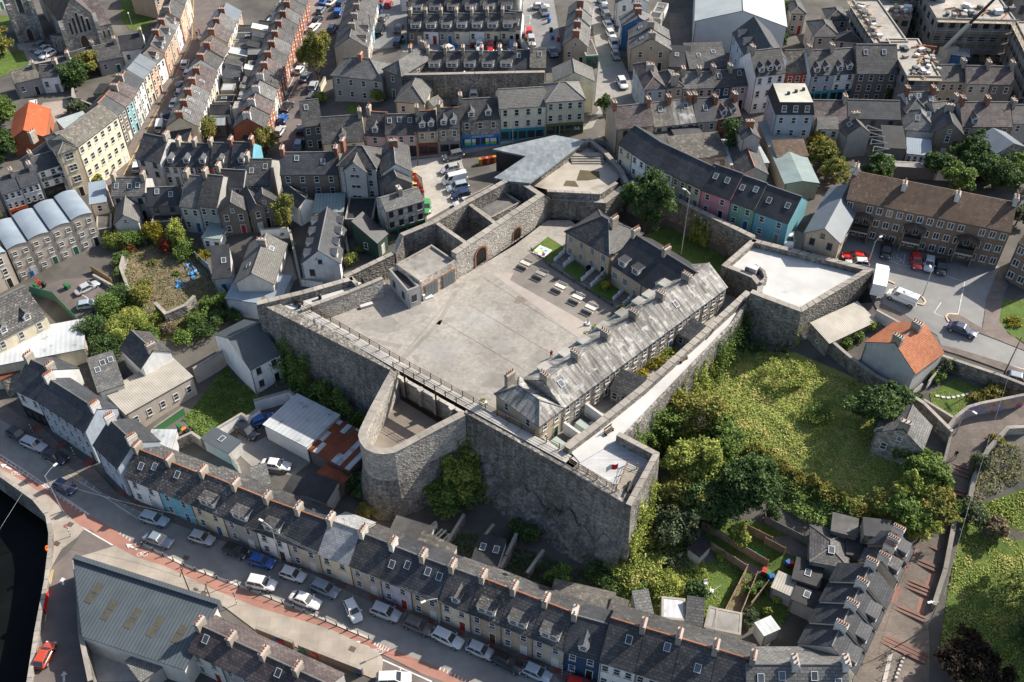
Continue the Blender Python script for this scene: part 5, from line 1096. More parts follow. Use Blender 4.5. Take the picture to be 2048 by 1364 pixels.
row('c 1215,685 1350,672 1250,515','tan','tan house with narrow pitched roof beside pale blue corner',6.0,'y',38,'slate',chim='L',cols=2,name='house')
row('c 1345,690 1590,681 1460,566','tan beige','tan pair mid back street',5.4,pitch=35,roof='slate_grey',chim='L',cols=2)
row('c 1592,681 1852,662 1710,545','navy bluegrey','navy and blue-grey pair on back street',5.4,pitch=35,roof='slate',chim='L',cols=2,sky=1)
row('c 1240,520 1400,525 1300,440','darkgrey','low dark rear roof behind tan pair',3.2,'m',18,'slate_dark',chim=None,win=False,sky=1,name='house_extension',cat='extension',depth=6)
row('c 1400,540 1700,525 1550,430','darkgrey','long low rear roof below warehouse yard',3.2,'m',14,'slate',chim='R',win=False,sky=2,name='house_extension',cat='extension',depth=8)
row('c 1445,165 2155,212 1632,-20','sheet_white','huge pale metal warehouse with grey skirting',7.0,'g',17,'metal_pale',chim=None,name='warehouse',cat='warehouse',win=False,depth=45)
row('c 1740,250 1862,485 1960,300','paleblue','pale blue three-storey block with steep gablets',9.0,'r',40,'slate_blue',chim=None,dorm=3,dc='paleblue',cols=4,st=3,name='apartment_building',cat='building',depth=8)
row('c 1915,592 2150,566 2030,395','white','white three-storey block end with arched dormers',8.6,'r',40,'slate',chim='L',dorm=3,cols=3,st=3,name='apartment_building',cat='building',depth=8)
row('c 830,1006 1122,976 970,820','tan','tan house with patched purple slates at fort lane',5.6,pitch=36,roof='slate_purple',chim='LR',cm='b',cols=2,style='d',gl=True,name='house')
row('c 1125,988 1450,952 1260,788','grey palegrey','grey pair of backs with patched pale slates',5.2,pitch=34,roof='mossy lichen',chim='R',cm='b',cols=2,sky=1,style='d')
row('c 1452,952 1618,940 1510,768','grey','grey house with blue slates and single rooflight',5.2,pitch=34,roof='slate_blue',chim='L',cm='b',cols=2,sky=1,name='house')
row('c 1620,930 1800,900 1700,775','brick','half-ruined house with huge brick chimneys',5.2,pitch=36,roof='slate_purple',chim='LR',cm='b',cols=2,dorm=2,style='d',name='house')
row('c 1815,1085 1950,1080 1900,880','grey','blank grey gable wall beside the flat-topped block',7,'g',34,'slate',chim='C',cm='b',win=False,depth=5,name='house')
row('c 1290,1250 1690,1210 1480,1130','stone','ruined stone outbuilding with mossy roof',3.4,'m',14,'mossy',chim='L',cols=3,st=1,name='outbuilding',cat='outbuilding',depth=6)
row('c 1140,1130 1330,1100 1240,1030','darkgrey','small dark ruin roof in back garden',3,'m',16,'slate',chim=None,win=False,name='outbuilding',cat='outbuilding',depth=5)
row('c 1340,1150 1540,1110 1450,1020','darkgrey','second dark shed roof by garden trees',3,'m',16,'slate_dark',chim=None,win=False,name='outbuilding',cat='outbuilding',depth=5)
row('c 1720,1290 2020,1270 1960,1170','palegrey','pale corrugated shed roof behind coloured cottages',3.2,'f',roof='metal_pale',chim=None,par=0,win=False,name='shed',cat='shed',depth=9)
row('c 1780,1364 2010,1360 1910,1270','grey','brown-ridged tiled outbuilding behind teal house',3.4,'g',30,'slate',ridge='t',chim=None,win=False,name='outbuilding',cat='outbuilding',depth=9)
# lane of cottages beside the back bastion
row('w 1237,287 1291,324 1300,272','cream white','dark-roofed cottages at head of the fort lane',5.0,pitch=34,roof='slate_blue',chim=None,cols=2,wh=1.2)
row('w 1291,324 1402,377 1370,315','cream white tan cream','dark-roofed cottages down the fort lane',5.0,pitch=34,roof='slate_blue',chim=None,cols=2,wh=1.2,depth=7.5)
row('w 1402,377 1577,448 1512,360','pink green teal','brightly painted trio on the fort lane',5.0,pitch=36,roof='slate_dark',chim=None,cols=2,sky=2,wh=1.2,fr=[0,.345,.62,1.])
row('h 320,486 590,577 355,120','tan','tan gabled workshop with two-tone metal roof',5.6,'g',33,'metal_grey',chim=None,cols=2,st=2,style='d',name='workshop',cat='building',ridge=None)
row('h 165,110 425,105 300,-60','tan','long shed with pale green corrugated roof',3.4,'g',10,'metal_green',chim=None,win=False,name='long_shed',cat='shed',ridge=None,depth=22)
row('d 100,1225 345,1215 250,1090','grey','brown-tiled shed below the flat-topped block',3.6,'m',15,'tile_brown',chim=None,win=False,name='shed',cat='shed')
row('h 645,215 1920,495 1315,172','brownbrick','brown brick apartment block with three porches',7.6,'r',30,'tile_brown',chim='LR',cm='w',cols=16,st=3,ww=1.3,wh=1.3,door=False,style='c',name='apartment_block',cat='building',ridge=None,depth=9.5)
row('h 1985,560 2230,690 2200,500','brownbrick','second brown apartment block cut by right edge',7.6,'r',30,'tile_brown',chim='L',cm='w',cols=3,st=3,ww=1.3,wh=1.3,style='c',name='apartment_block',cat='building',depth=9.5)
row('l 790,30 1180,248 h 1235,1180','palegrey','pale gabled house with orange tile roof',5.6,'g',34,'tile_orange',chim='Lc',cols=1,win=False,name='house',pots=4)
row('l 870,712 1230,862 1180,515','stone','boarded-up stone house with grey slate roof in undergrowth',4.6,'g',36,'slate_grey',chim='L',cols=2,st=1,door=False,name='house')
a,c = G(*pts('h 505,1350')[0],3.),G(*pts('h 895,1105')[0],3.)
house(a,c,4.4,3.0,a.z - 3.0,'m',math.tan(.2),'stone','corr_beige','low outbuilding with pale corrugated roof under white bastion','long_shed','shed',None,chim=None,cols=4,st=1,door=False,ww=.6,wh=.6)
# right back streets
row('d 365,590 720,565 540,410','paleblue white','dormered pair with white gablets on top right street',6.4,pitch=38,roof='slate',chim='L',dorm=2,cols=2,st=3,shop='teal',depth=8.5)
row('d 180,575 360,565 270,410','red','red-painted house with collapsed slate roof',6.0,pitch=38,roof='mossy',chim=None,cols=3,depth=8)
row('d 725,570 1045,572 890,350','brown','tall brown house with wide plain slate roof',6.8,pitch=40,roof='slate',chim=None,cols=4,st=3,sky=2,name='house')
row('d 1380,635 1575,632 1480,508','tan','tan house right of the scaffolded site',6.0,pitch=36,roof='slate',chim='R',cols=3,st=2)
row('d 1580,650 1950,658 1760,520','beige brown','grey and brown pair with purple slates beside the crane',6.0,pitch=36,roof='slate_purple',chim='R',cols=2,st=2)
FL = row('d 90,896 390,896 360,730','bluegrey','blue-grey flat-topped block with dark mansard storey',8.0,'f',roof='felt_dark',chim=None,cols=3,st=3,side='L',name='apartment_building',cat='building',par=.05)
row('d 390,970 650,975 520,785','brown','brown-slated back range right of flat-topped block',4.6,pitch=34,roof='slate_purple',chim='R',cols=2,style='d')
row('d 655,920 1065,930 860,785','darkgrey','long dark slated range with brick chimney',5.0,pitch=34,roof='slate_blue',chim=None,cols=3,style='d',name='house')
row('d 430,1005 590,1010 510,945','offwhite','white rear return with two small windows',4.8,'m',12,'slate',chim=None,cols=2,name='house_extension',cat='extension',depth=5)
row('d 640,1060 830,1040 720,895','grey','gabled dark house with single rooflight near ruin',5.0,'g',38,'slate_purple',chim='c',sky=1,cols=1,win=False,name='house')
row('d 1110,840 1340,838 1200,720','palegrey','sunlit slate house with brick chimneys and three rooflights',5.6,pitch=34,roof='slate_grey',chim='LR',cm='b',sky=3,cols=2)
row('d 1110,880 1285,880 1190,745','palegrey','tall pyramid-roofed return of sunlit slate house',5.4,'h',40,'slate_grey',chim=None,cols=1,name='house_extension',cat='extension',depth=6)
row('d 1105,1010 1345,1028 1230,915','palegrey','pale pyramid-roofed return with two rooflights',4.6,'h',38,'slate_grey',chim=None,cols=1,sky=2,name='house_extension',cat='extension',depth=7)
row('d 1345,945 1545,925 1440,790','grey','slate range with three rooflights right of pyramid return',5.0,pitch=34,roof='slate',chim='R',sky=3,cols=2)
row('d 1545,985 1935,985 1740,800','grey brown','purple-slated pair with small white dormer',5.2,pitch=34,roof='slate_purple',chim='L',cm='b',dorm=[1,0],cols=2)
row('d 1940,960 2150,960 2050,820','grey','slate house at right margin below purple pair',5.2,pitch=34,roof='slate',chim='L',cols=2)
row('d 1330,1030 1555,1050 1450,935','brown','brown gabled return with white windows',5.4,'g',40,'slate_dark',chim='c',cols=1,name='house_extension',cat='extension',depth=7)
row('d 1620,1085 1745,1070 1690,1000','grey','small grey cubic extension with felt roof',3.4,'f',roof='felt',chim=None,win=False,par=.1,name='house_extension',cat='extension',depth=5)
row('d 1815,1200 2040,1150 1780,1000','stone','stone barn with dark metal roof and green netting',6.0,'g',24,'metal_grey',chim=None,win=False,name='barn',cat='barn',ridge=None)
row('d 940,1150 1110,1160 1020,1010','darkgrey','dark low roof beside exposed white trusses',3.6,'m',12,'felt_dark',chim=None,win=False,name='house_extension',cat='extension',depth=6)
row('d 1115,1195 1305,1215 1200,1130','white','conservatory with pale glazed roof',2.6,'m',14,'metal_blue',chim=None,win=True,cols=4,st=1,name='conservatory',cat='conservatory',depth=4)
row('d 1010,1300 1370,1320 1200,1240','darkgrey','open pergola-like frame with pale sheet at garden end',2.4,'f',roof='felt_pale',chim=None,win=False,par=.1,name='shed',cat='shed',depth=2)
row('d 1350,1320 1560,1330 1450,1270','white','white sheet-roofed shed at top of wooded garden',2.4,'f',roof='sheet_white',chim=None,win=False,par=0,name='shed',cat='shed',depth=3)
for s,lab in [('d 395,285 590,285 430,110','hip-roofed house with pale walls nearest the warehouse'),('d 500,155 655,155 560,25','hip-roofed house with white window below the building site'),('d 215,105 325,105 230,-20','hip-roofed house at top edge beside warehouse'),('d 560,310 770,330 680,220','low hip-roofed house half hidden by slated terrace')]:
 row(s,'beige',lab,5.0,'y',32,'slate',chim=None,cols=2,name='house',side='L')
# near-side block between main street and fort
row('f 200,64 640,2 b 420,1190','brown','brown three-storey back range with drainpipes',7.6,pitch=34,roof='slate_blue',chim='LR',cm='b',cols=4,st=3,sky=2,name='house')
row('b 650,1312 940,1292 800,1135','palegrey','tall grey building with hipped slate roof',9.2,'h',38,'slate',chim='L',cm='b',cols=3,st=4,name='house')
row('b 690,1345 860,1330 770,1225','palegrey','grey stair tower with gabled slate roof',9.0,'g',42,'slate',chim=None,cols=1,st=4,ww=1.9,wh=.8,name='stair_tower',cat='building',depth=5)
row('b 985,1364 1218,1330 1065,1085','offwhite','pale-roofed house with brick chimney by forecourt',8.,'g',34,'slate',chim='c',cm='b',cols=1,win=False,name='house')
row('f 1005,150 1220,95 1110,-60','darkgrey','grey rear slope above the stone-fronted pub',7.0,'g',34,'slate',chim=None,cols=1,win=False,name='house')
row('f 1022,347 1316,216 1075,203','whitestone','pub with pale patchy stone upper front',6.6,'r',30,'slate_grey',chim='C',cols=4,st=3,gl=True,shop='green',style='d',name='pub',cat='pub',pots=1)
row('f 700,400 920,380 860,270','darkgrey','black flat roof with timber stacks behind the pub',3.6,'f',roof='felt_dark',chim=None,par=.2,win=False,name='house_extension',cat='extension',depth=7)
row('f 950,575 1030,490 920,430','darkgreen','dark green slate-roofed bar extension',3.4,'m',30,'slate_dark',chim=None,cols=1,st=1,name='house_extension',cat='extension',depth=5)
row('f 365,757 655,703 440,310','white','white gabled house with rows of small dormers',4.4,'g',40,'slate_blue',chim=None,dorm=4,dk='b',cols=2,style='d',name='house',dc='white')
row('f 340,300 460,230 420,195','white','dark-roofed outbuilding behind white gabled house',4,'g',34,'slate_dark',chim=None,win=False,depth=6,name='outbuilding',cat='outbuilding')
row('f 460,340 690,320 560,250','palegrey','pale green corrugated roof shed',3.4,'m',8,'metal_green',chim=None,win=False,depth=5,name='shed',cat='shed')
row('w 472,573 545,562 484,470','offwhite','long gabled house with one sunlit slope and solar panel',5.0,'g',34,'tile_grey',chim='c',cols=2,sky=2,win=False,name='house')
row('w 452,600 555,608 490,578','bluegrey','blue metal lean-to roof below long gabled house',3.4,'m',8,'metal_blue',chim=None,win=False,name='lean_to',cat='shed',depth=7)
row('e 1660,850 1800,830 1720,700','palegrey','dark slated wing with rooflight and white porch',3.4,'m',24,'slate_dark',chim=None,sky=1,name='house_extension',cat='extension',depth=6,cols=1)
a,c = G(*pts('f 1745,165')[0],3.4),G(*pts('f 1645,0')[0],3.4)
house(G(*pts('f 1640,5')[0],3.),G(*pts('f 1745,165')[0],3.),3.6,3.0,tz(a.x,a.y),'m',.08,'brown','slate_grey','slim sloping-roofed building beside car park bays','long_shed','building',None,chim=None,win=False)
row('e 870,218 1122,188 970,65','palegrey','grey house with three rooflights at crossroads corner',5.4,pitch=34,roof='slate_grey',chim='LR',sky=3,cols=3,style='d',gl=True,name='house')
row('e 1148,286 1397,262 1270,138','darkgrey','black-slated house with two rooflights',5.0,pitch=36,roof='slate_dark',chim=None,sky=2,cols=2,style='d',name='house')
row('e 1402,292 1690,282 1520,45','palegrey grey','grey slated pair of backs',5.6,pitch=36,roof='slate_grey slate',chim='L',cols=2)
row('e 1705,352 1925,312 1790,170','brown','brown gabled return with white windows and pale valley',5.0,'g',40,'slate',chim=None,cols=2,name='house')
row('e 1680,128 1895,116 1790,0','grey','dark shadowed roof behind brown gabled return',6.2,pitch=36,roof='slate_dark',chim='L',cols=2,name='house')
row('e 1900,125 2100,118 b 90,1240','grey','small-windowed grey house with two rooflights',5.4,pitch=34,roof='slate',chim='L',sky=2,cols=2,name='house')
row('e 1950,330 2060,290 1990,170','brown','narrow brown return in deep shade',5.,'g',40,'slate_blue',chim=None,cols=1,name='house_extension',cat='extension',depth=7)
row('f -20,290 170,240 40,145','brown','brown gabled house beside autumn tree',5.2,'g',40,'slate',chim=None,cols=1,name='house')
row('e 890,430 1075,400 940,270','palegrey','small pale gabled house with ivy hedge',4.2,'g',40,'tile_grey',chim=None,cols=1,name='house',depth=7)
row('e 1575,540 1715,530 1640,430','white','white hut with pale green roof near the wild lot',2.8,'f',roof='metal_green',chim=None,par=0,cols=2,st=1,name='hut',cat='shed',depth=5.5)
row('e 700,270 830,245 740,140','beige','blue sheet-roofed building next to wave roofs',5.4,'m',6,'metal_blue',chim=None,cols=1,name='house_extension',cat='extension',depth=6.5)
row('e 750,470 870,450 800,400','darkgrey','dark low shed behind wave-roofed terrace',3,'f',roof='felt',chim=None,par=.1,win=False,name='shed',cat='shed',depth=6)
row('e 1180,420 1420,400 1300,330','darkgrey','sunken black yard roof with glass canopy',3,'f',roof='felt_dark',chim=None,par=.3,win=False,name='house_extension',cat='extension',depth=6)
# glass-roofed information building at the back bastion
b = MB(); GL = mat('standing_seam_roof',(.17,.2,.22),(.25,.275,.285),.9,.5,(.6,1.4,.03,.25,.8),.2,0,spots=((.38,.35,.29),.8,.64,.6))
top = [P(x,y,z) for x,y,z in [(985,298,19.6),(1110,270,19.6),(1172,282,19.4),(1060,366,19.2),(1018,362,19.2),(988,355,19.0),(1052,312,19.3)]]
E = empty('visitor_building',(0,0,0),0,'angular visitor building with blue-grey metal roof beside bastion','building')
b.slab(top[::-1],.35,GL); b.obj('roof',E)
cx = sum(p.x for p in top) / 7; cy = sum(p.y for p in top) / 7; q = MB(); ins = [Vector((cx + (p.x - cx) * .9,cy + (p.y - cy) * .9,p.z - .4)) for p in top]
q.prism([Vector((p.x,p.y,13)) for p in ins][::-1],ins[::-1],paint('dark_cladding',(.03,.03,.03))); q.obj('wall',E)
# backyard extensions
RX = random.Random(21)
def yards(s,n,lab,seed,rots=(0,),hs=(2.6,3.2),roofs=('felt','felt_dark','slate','metal_pale','felt_pale','slate_blue','sheet_white'),cell=(4.2,5.5)):
 """back-yard returns set out behind a terrace: spaced along the yards between two photo lines"""
 q = pts(s); RX.seed(seed); A0,A1,B0,B1 = [G(x,y,2.5) for x,y in q]; k = 0
 for i in range(n[0]):
  for j in range(n[1]):
   u,v = (i + .5) / n[0],(j + .5) / n[1]; c = A0.lerp(A1,u).lerp(B0.lerp(B1,u),v); d = (A1 - A0); d.z = 0; d.normalize(); nn = Vector((-d.y,d.x,0))
   wd = (A1 - A0).length / n[0] * RX.uniform(.5,.85); dp = ((B0 - A0).length / n[1]) * RX.uniform(.6,.95); h = RX.uniform(*hs); kd = RX.choice('ffmmg')
   a = c - d * wd / 2 - nn * dp / 2; b_ = c + d * wd / 2 - nn * dp / 2; rf = RX.choice(roofs); col = RX.choice(['palegrey','white','offwhite','grey','cream','darkgrey'])
   pos = f'{ORD[i]} yard' if n[1] == 1 else f'{ORD[i]} yard, {("near", "middle", "far", "farthest")[j]} end,'
   house(a,b_,dp,h,tz(c.x,c.y),kd,math.tan(.25 if kd == 'm' else .55),col,rf,f'{cn(col)} back extension in the {pos} of {lab}','house_extension','extension',lab,chim=None,par=.12,win=RX.random() < .5,cols=1,sky=RX.choice((0,0,1)) if kd == 'f' else 0,side='',door=False,st=1 if h < 4 else 2)
   k += 1
yards('a 1600,1000 1900,180 1760,1010 1990,230',(10,1),'left strip behind coloured street',3)
yards('a 1790,1010 2030,240 b 40,980 150,300',(11,1),'strip backing the brick terrace',4,hs=(3,4.6))
yards('b 20,300 270,-30 130,260 310,20',(5,1),'top strip behind brick terrace',5,hs=(3,4.6))
yards('b 640,270 820,0 720,280 850,60',(6,1),'strip left of parking court terrace',6)
yards('c 500,330 600,0 600,330 640,60',(4,1),'strip beside the rising street',8)
yards('c 1010,250 1150,0 1130,240 1240,60',(3,1),'strip by warehouse yard',9)
yards('a 1820,1180 2010,1000 1960,1180 b 60,1010',(3,1),'yard block by the crossroads',12)
# ------------------------------------------------------------------ trees, ivy and undergrowth
tree(pts('g 1040,495')[0],4.7,12.5,'large dark round tree on the lawn inside the fort','dark',11000,2.2,seed=3,base=ZC,size=.22)
tree(pts('b 500,645')[0],4.2,12.5,'tall willow-like tree beside the second street','olive',9000,1.2,seed=5,size=.22,name='willow_tree')
for i,(s,r,h,lf,lab) in enumerate([
 ('c 730,890',1.7,4.2,'dark','small street tree at the pale green corner building'),('c 1760,1230',4.0,8,'dark','leafy garden tree below the brick-chimney ruin'),('c 1640,1030',2.2,5,'olive','smaller garden tree left of the brick chimneys'),('c 1240,1220',1.8,3.5,'mid','little tree behind the fort lane cottages'),('c 1490,1270',1.5,3,'mid','low tree by the ruined stone outbuilding'),
 ('d 410,1200',2.2,4.5,'yellow','yellowing tree beside brown-tiled shed'),('d 430,1300',3.2,5,'olive','rounded olive tree beside green shed roof'),('d 540,1364',2.6,4,'mid','low tree at the wooded garden edge'),('d 160,190',2.4,6,'dark','dark tree between warehouse and hip-roofed houses'),('d 120,370',1.8,3.6,'dark','dark shrub tree behind white three-storey block'),('d 720,760',1.6,4,'rust','orange autumn tree before the tall brown house'),('d 640,730',1.3,3.6,'mid','green tree left of the orange one'),('d 950,790',1.7,4,'mid','green tree right of magenta canopy'),('d 1620,1300',4.4,7,'dark','broad dark tree beside the stone barn'),('d 880,1364',3.,4,'mid','spreading tree below the ruined gable'),('d 1290,1240',1.,2.2,'lime','tiny tree by the conservatory'),
 ('h 520,110',2.8,5,'olive','olive tree above the brown apartment block gable'),('h 880,80',3.6,5,'dark','dark tree behind left half of apartment block'),('h 1330,60',3.4,5,'dark','dark tree behind middle of apartment block'),('h 1480,190',3.2,6,'mid','paler tree behind the apartment block chimneys'),('h 1620,90',4.2,6,'dark','wide dark tree right of the paler one'),('h 1800,150',4.2,6.5,'dark','dark tree towards the right margin'),('h 1980,130',4.4,6.5,'mid','bushy tree at right margin above apartments'),('h 1960,430',2.4,4,'grey','greyish shrub tree at right end of apartment block'),('h 1650,-30',3.5,5,'mid','tree at head of the wooded strip'),
 ('f 250,490',2.5,8,'olive','autumn-tinged tree beside white gabled house'),('a 600,680',4.2,6,'dark','dark leafy tree in yard behind the coloured street'),('a 720,580',3.8,6,'olive','olive tree touching the churchyard wall'),('a 530,650',3.2,4.5,'dark','lower dark tree left of the yard'),('a 900,500',2.6,4,'mid','small tree behind white dormered house'),('a 620,890',2.6,3.5,'grey','grey-green shrub tree near purple slates'),('a 30,960',4.6,7,'mid','bushy tree left of orange shed'),('a 20,420',3.8,6.5,'olive','rounded olive tree on church lawn'),('a 40,1250',4.,7,'dark','dark tree at left margin below orange shed'),('a 1645,1080',2.6,5.2,'olive','round olive tree behind the crossroads trio'),('a 820,830',1.6,3,'dark','dark shrub beside purple-slated roof'),
 ('b 90,1200',2.8,6.5,'olive','yellow-green tree at foot of second street'),('b 510,800',1.6,2.6,'lime','small lime tree by the street kerb'),('b 925,720',1.5,6,'dark','slim dark evergreen against the hip-roofed house'),('b 965,800',1.9,3.2,'lime','lime shrub tree beside round patio'),('e 760,130',1.5,3,'lime','small tree behind blue sheet roof'),
 ('l 870,660',4.8,7.5,'dark','large rounded dark tree beside boarded-up stone house'),('l 1050,930',1.8,4,'mid','sapling growing in front of boarded-up house'),('l 1230,1130',3.6,6,'mid','leafy tree left of the stepped path, uppermost'),('l 1150,1260',3.4,5.5,'lime','sunlit tree left of the stepped path'),('l 1270,1380',3.8,6.5,'olive','olive tree overhanging the stepped path'),('p 1080,180',3.6,6,'mid','tree crowding the upper steps houses'),('p 1200,270',2.6,5,'lime','lime tree over the path beside steps houses'),('p 900,40',2.4,3.4,'olive','olive tree above felted roof'),
 ('k 1430,780',5.,9.5,'olive','yellowing tree highest against the ivy-clad rampart'),('k 1180,760',4.2,8,'mid','green tree tucked under rampart walk'),('k 1250,880',3.6,8,'mid','tree close beside the flag terrace wall'),('k 1600,880',3.4,7.5,'mid','dark tree right of the yellowing one'),('k 1400,1180',5.4,10,'lime','big sunlit lime-yellow tree below flag terrace'),('k 1560,1120',4.0,8.5,'mid','green tree between the two sunlit ones'),('k 1330,1364',4.2,8,'olive','olive tree at foot of flag terrace'),('k 1780,1330',5.2,9.5,'dark','broad dark tree above the fenced gardens'),('o 1250,240',3.8,7,'grey','grey-green tree near the garden shed'),('k 1500,1400',4.,8,'dark','shaded tree below the lime-yellow one'),('k 1080,700',3.2,7,'mid','small tree hard against rampart walk'),
 ('o 1760,290',2.0,4,'lime','feathery lime tree over the fenced lawn'),('o 1440,700',1.7,2.6,'dark','clipped dark shrub tree beside rotary drier'),('o 1850,900',1.4,2.4,'grey','small grey-green shrub tree in narrow garden'),('o 380,590',1.9,3.5,'mid','tree in back garden of the navy house'),
 ('p 1560,1290',4.6,5,'copper','dark copper-leaved tree at foot of the stepped path'),('p 1780,230',2.0,3.2,'straw','dry golden shrub on right-hand slope'),('p 1590,120',2.6,3.4,'grey','grey-green bushy tree above the right-hand slope'),('j 1600,1180',4.2,7.5,'lime','bright green ivy mound beside the half-moon bastion'),('j 1500,1270',4.2,5,'mid','dark lower part of green mound below bastion'),('w 2135,1150',6.5,17,'mid','tall tree beyond the right margin, upper'),('w 2150,1240',7,18,'dark','tall tree beyond the right margin, lower'),('w 2085,1330',6,14,'dark','shady tree at bottom right corner')]):
 tree(pts(s)[0],r,h,lab,lf,int(450 * r * r) if r > 2.5 else int(700 * r * r) + 400,h * .18,seed=i + 11,size=.17 if r < 3 else .21)
for i,(s,r,h,lf,lab,st,rz) in enumerate([
 ('e 890,420',1.6,3,'lime','lime hedge clump by the small pale gabled house',1.6,1.3),('e 870,500',1.5,3,'mid','green hedge clump below the lime one',1.6,1.4),('e 900,600',2.6,3.4,'lime','broad hedge bush at corner of the wild lot',1.2,.4),('e 1060,580',3.0,3.4,'mid','wide green hedge at top of the wild lot',1.5,.1),('e 1240,540',2.8,4,'yellow','bright yellow bush at top of the wild lot',1.,0),('e 1300,640',2.0,2.8,'red','crimson creeper bush in the wild lot',1.4,1.0),('e 1430,600',2.6,6,'lime','tall clipped green bush right of crimson creeper',1.,0),('e 1460,680',2.8,3.6,'mid','low green bush below the tall clipped one',1.2,.5),('e 1590,690',1.5,2,'yellow','small orange-yellow bush by wire fence',1.,0),('e 1010,640',2.2,1.8,'rust','rusty bush at left of wild lot',1.4,.2),('e 960,730',2.,2.6,'mid','bush on left wall of the wild lot',1.,0),('e 1120,1020',3.0,3.4,'olive','olive bush beside the ruined platform',1.,0),('e 960,1010',3.4,3,'dark','dark bush above car park wall',1.2,.5),('e 830,1130',4.0,4,'mid','large green bush below the car park',1.2,.4),('e 990,1290',4.6,4.6,'lime','largest sunlit yellow-green bush',1.1,.3),('e 740,1300',3.6,4,'dark','dark bush left of the sunlit one',1.2,.2),('i 850,130',3.8,4,'dark','dark bush behind white small gable',1.2,.3),('e 1250,1170',1.8,2,'lime','scrub at foot of the ruined platform',1.4,.2),('e 1620,1290',3.2,2.6,'dark','dark scrub by beige yard wall',1.3,.6),('e 1450,1330',2.8,2.2,'mid','mid-green scrub left of the dark one',1.3,.6),('e 1620,1090',2.,2.4,'mid','bush inside the blue-tarp fence',1.,0),('e 1780,1050',2.6,3,'mid','ivy bush on the wire fence',1.5,-1.),('e 1850,1170',2.2,2.6,'dark','ivy bush under the rampart corner',1.4,-1.),
 ('f 225,510',1.3,1.8,'yellow','domed golden bush by the white drive wall',1.,0),('f 130,560',1.6,1.2,'mid','flower border bush by black car',1.6,0),('f 265,620',1.1,1.6,'dark','dark shrub along the drive wall',1.4,1.3),('f 680,450',1.5,2.8,'mid','hedge bush right of white gabled house',1.4,1.4),('f 670,560',1.5,2.,'dark','shaded hedge bush below it',1.6,1.4),('f 700,650',1.5,2,'mid','garden bush near pub yard',1.2,.6),('f 760,730',1.9,2.4,'bright','bright green bush beside the fort wall lane',1.,0),('f 820,650',1.2,1.6,'lime','thin shrub by the pub yard',1.,0),
 ('l 230,290',4.4,2.4,'bright','rounded bright bush on the sunlit field',1.3,-.3),('l 430,600',3.2,2,'mid','green bush in the middle of field',1.2,.3),('l 760,270',2.6,1.8,'mid','bush along the field wall',1.4,-.5),('l 1130,470',2.4,2.,'dark','ivy bush on the field wall top',1.6,-.6),('h 720,1330',1.6,1.8,'mid','bush beside the corrugated outbuilding',1.2,.5),('h 830,1220',1.8,1.6,'lime','bush at end of corrugated outbuilding',1.2,.5),('l 620,60',1.8,2,'mid','garden bush left of orange-roofed house',1.,0),('l 1330,320',1.8,2,'mid','garden hedge beside the stepping-stone lawn',1.3,.8),('l 1420,250',1.9,2.6,'grey','grey-leaved bush in front garden',1.,0),('l 1680,450',1.9,1.,'olive','low dry bush over mural wall',1.6,.3),('l 1820,410',2.2,1.6,'olive','dark hanging bush over mural wall',1.8,.1),('l 1670,1000',1.9,3,'grey','ivy bush on path wall, upper',1.,0),('p 1530,60',2.,2.8,'mid','ivy bush on path wall, lower',1.,0),('l 1800,800',1.4,1.4,'yellow','yellow-flowered bush behind path wall',1.2,0),('h 1960,1190',1.7,.9,'yellow','flower bed with yellow blooms on green',1.2,.3),
 ('g 745,930',1.15,1.5,'yellow','round golden shrub in barrack garden',1.,0),('g 620,765',.9,.9,'copper','dark red shrub by barrack steps',1.3,-.6),('g 830,880',1.2,.9,'dark','dark shrub beside barrack wall',1.5,-.6),('g 860,1110',1.2,1.8,'grey','straggly pale shrub at barrack corner',1.,0),('k 1130,190',2.4,1.4,'yellow','yellow-green weeds filling the upper barrack yard',1.8,.7),('k 1020,290',1.9,1.2,'yellow','yellow-green weeds in lower part of barrack yard',1.5,.7),('k 1220,100',2.,1.3,'lime','green weeds at top of the barrack yard',1.5,.7),
 ('o 880,480',4.4,3,'lime','sunlit ivy slope below flag terrace, upper clump',1.,0),('o 1060,520',4.6,3.2,'bright','sunlit ivy slope clump right of the upper',1.,0),('o 940,640',4.2,2.6,'mid','ivy clump at foot of slope',1.1,.2),('o 1180,620',3.6,2.4,'lime','ivy clump nearest the garden lawn',1.,0),('o 1060,300',3.2,4,'olive','olive scrub climbing terrace corner',1.,0),('o 700,560',3.4,2.6,'dark','dark scrub under the rock face',1.2,0),('o 120,250',3.2,3,'dark','dark scrub behind garden walls',1.2,0),('j 860,1240',2.8,3.4,'dark','dark bush at the bastion foot',1.,0),('j 780,1130',2.2,3,'dark','dark bush beside rusty shed',1.,0),('j 960,1330',3,2.4,'olive','scrub below the bastion nose',1.2,0),('o 1240,440',1.5,1.8,'grey','silvery garden shrub near white chairs',1.,0)]):
 bush(pts(s)[0],r,h,lab,lf,int(520 * r * h * .6) + 250,i + 90,.15,base=ZC if s[0] == 'g' or s.startswith('k 1130,190') or s.startswith('k 1020') or s.startswith('k 1220') else None,stretch=st,rz=rz)
# palm in the barrack garden
p = P(*pts('g 745,900')[0],ZC); E = empty('palm_tree',p,0,'small spiky palm in front of the barrack houses','palm'); b = MB(); b.tube((0,0,0),(0,0,1.7),.14,BARK,7,.11); b.obj('trunk',E); q = MB(); R = random.Random(4)
for k in range(46):
 a = R.uniform(0,6.28); e = R.uniform(-.3,1.3); d = Vector((math.cos(a) * math.cos(e),math.sin(a) * math.cos(e),math.sin(e))); s = d.cross(Vector((0,0,1))).normalized() * .04; o = Vector((0,0,1.75))
 q.face([o - s,o + s,o + d * .7 + s,o + d * 1.15 + Vector((0,0,-.15)),o + d * .7 - s],LM['grey'])
q.obj('crown',E)
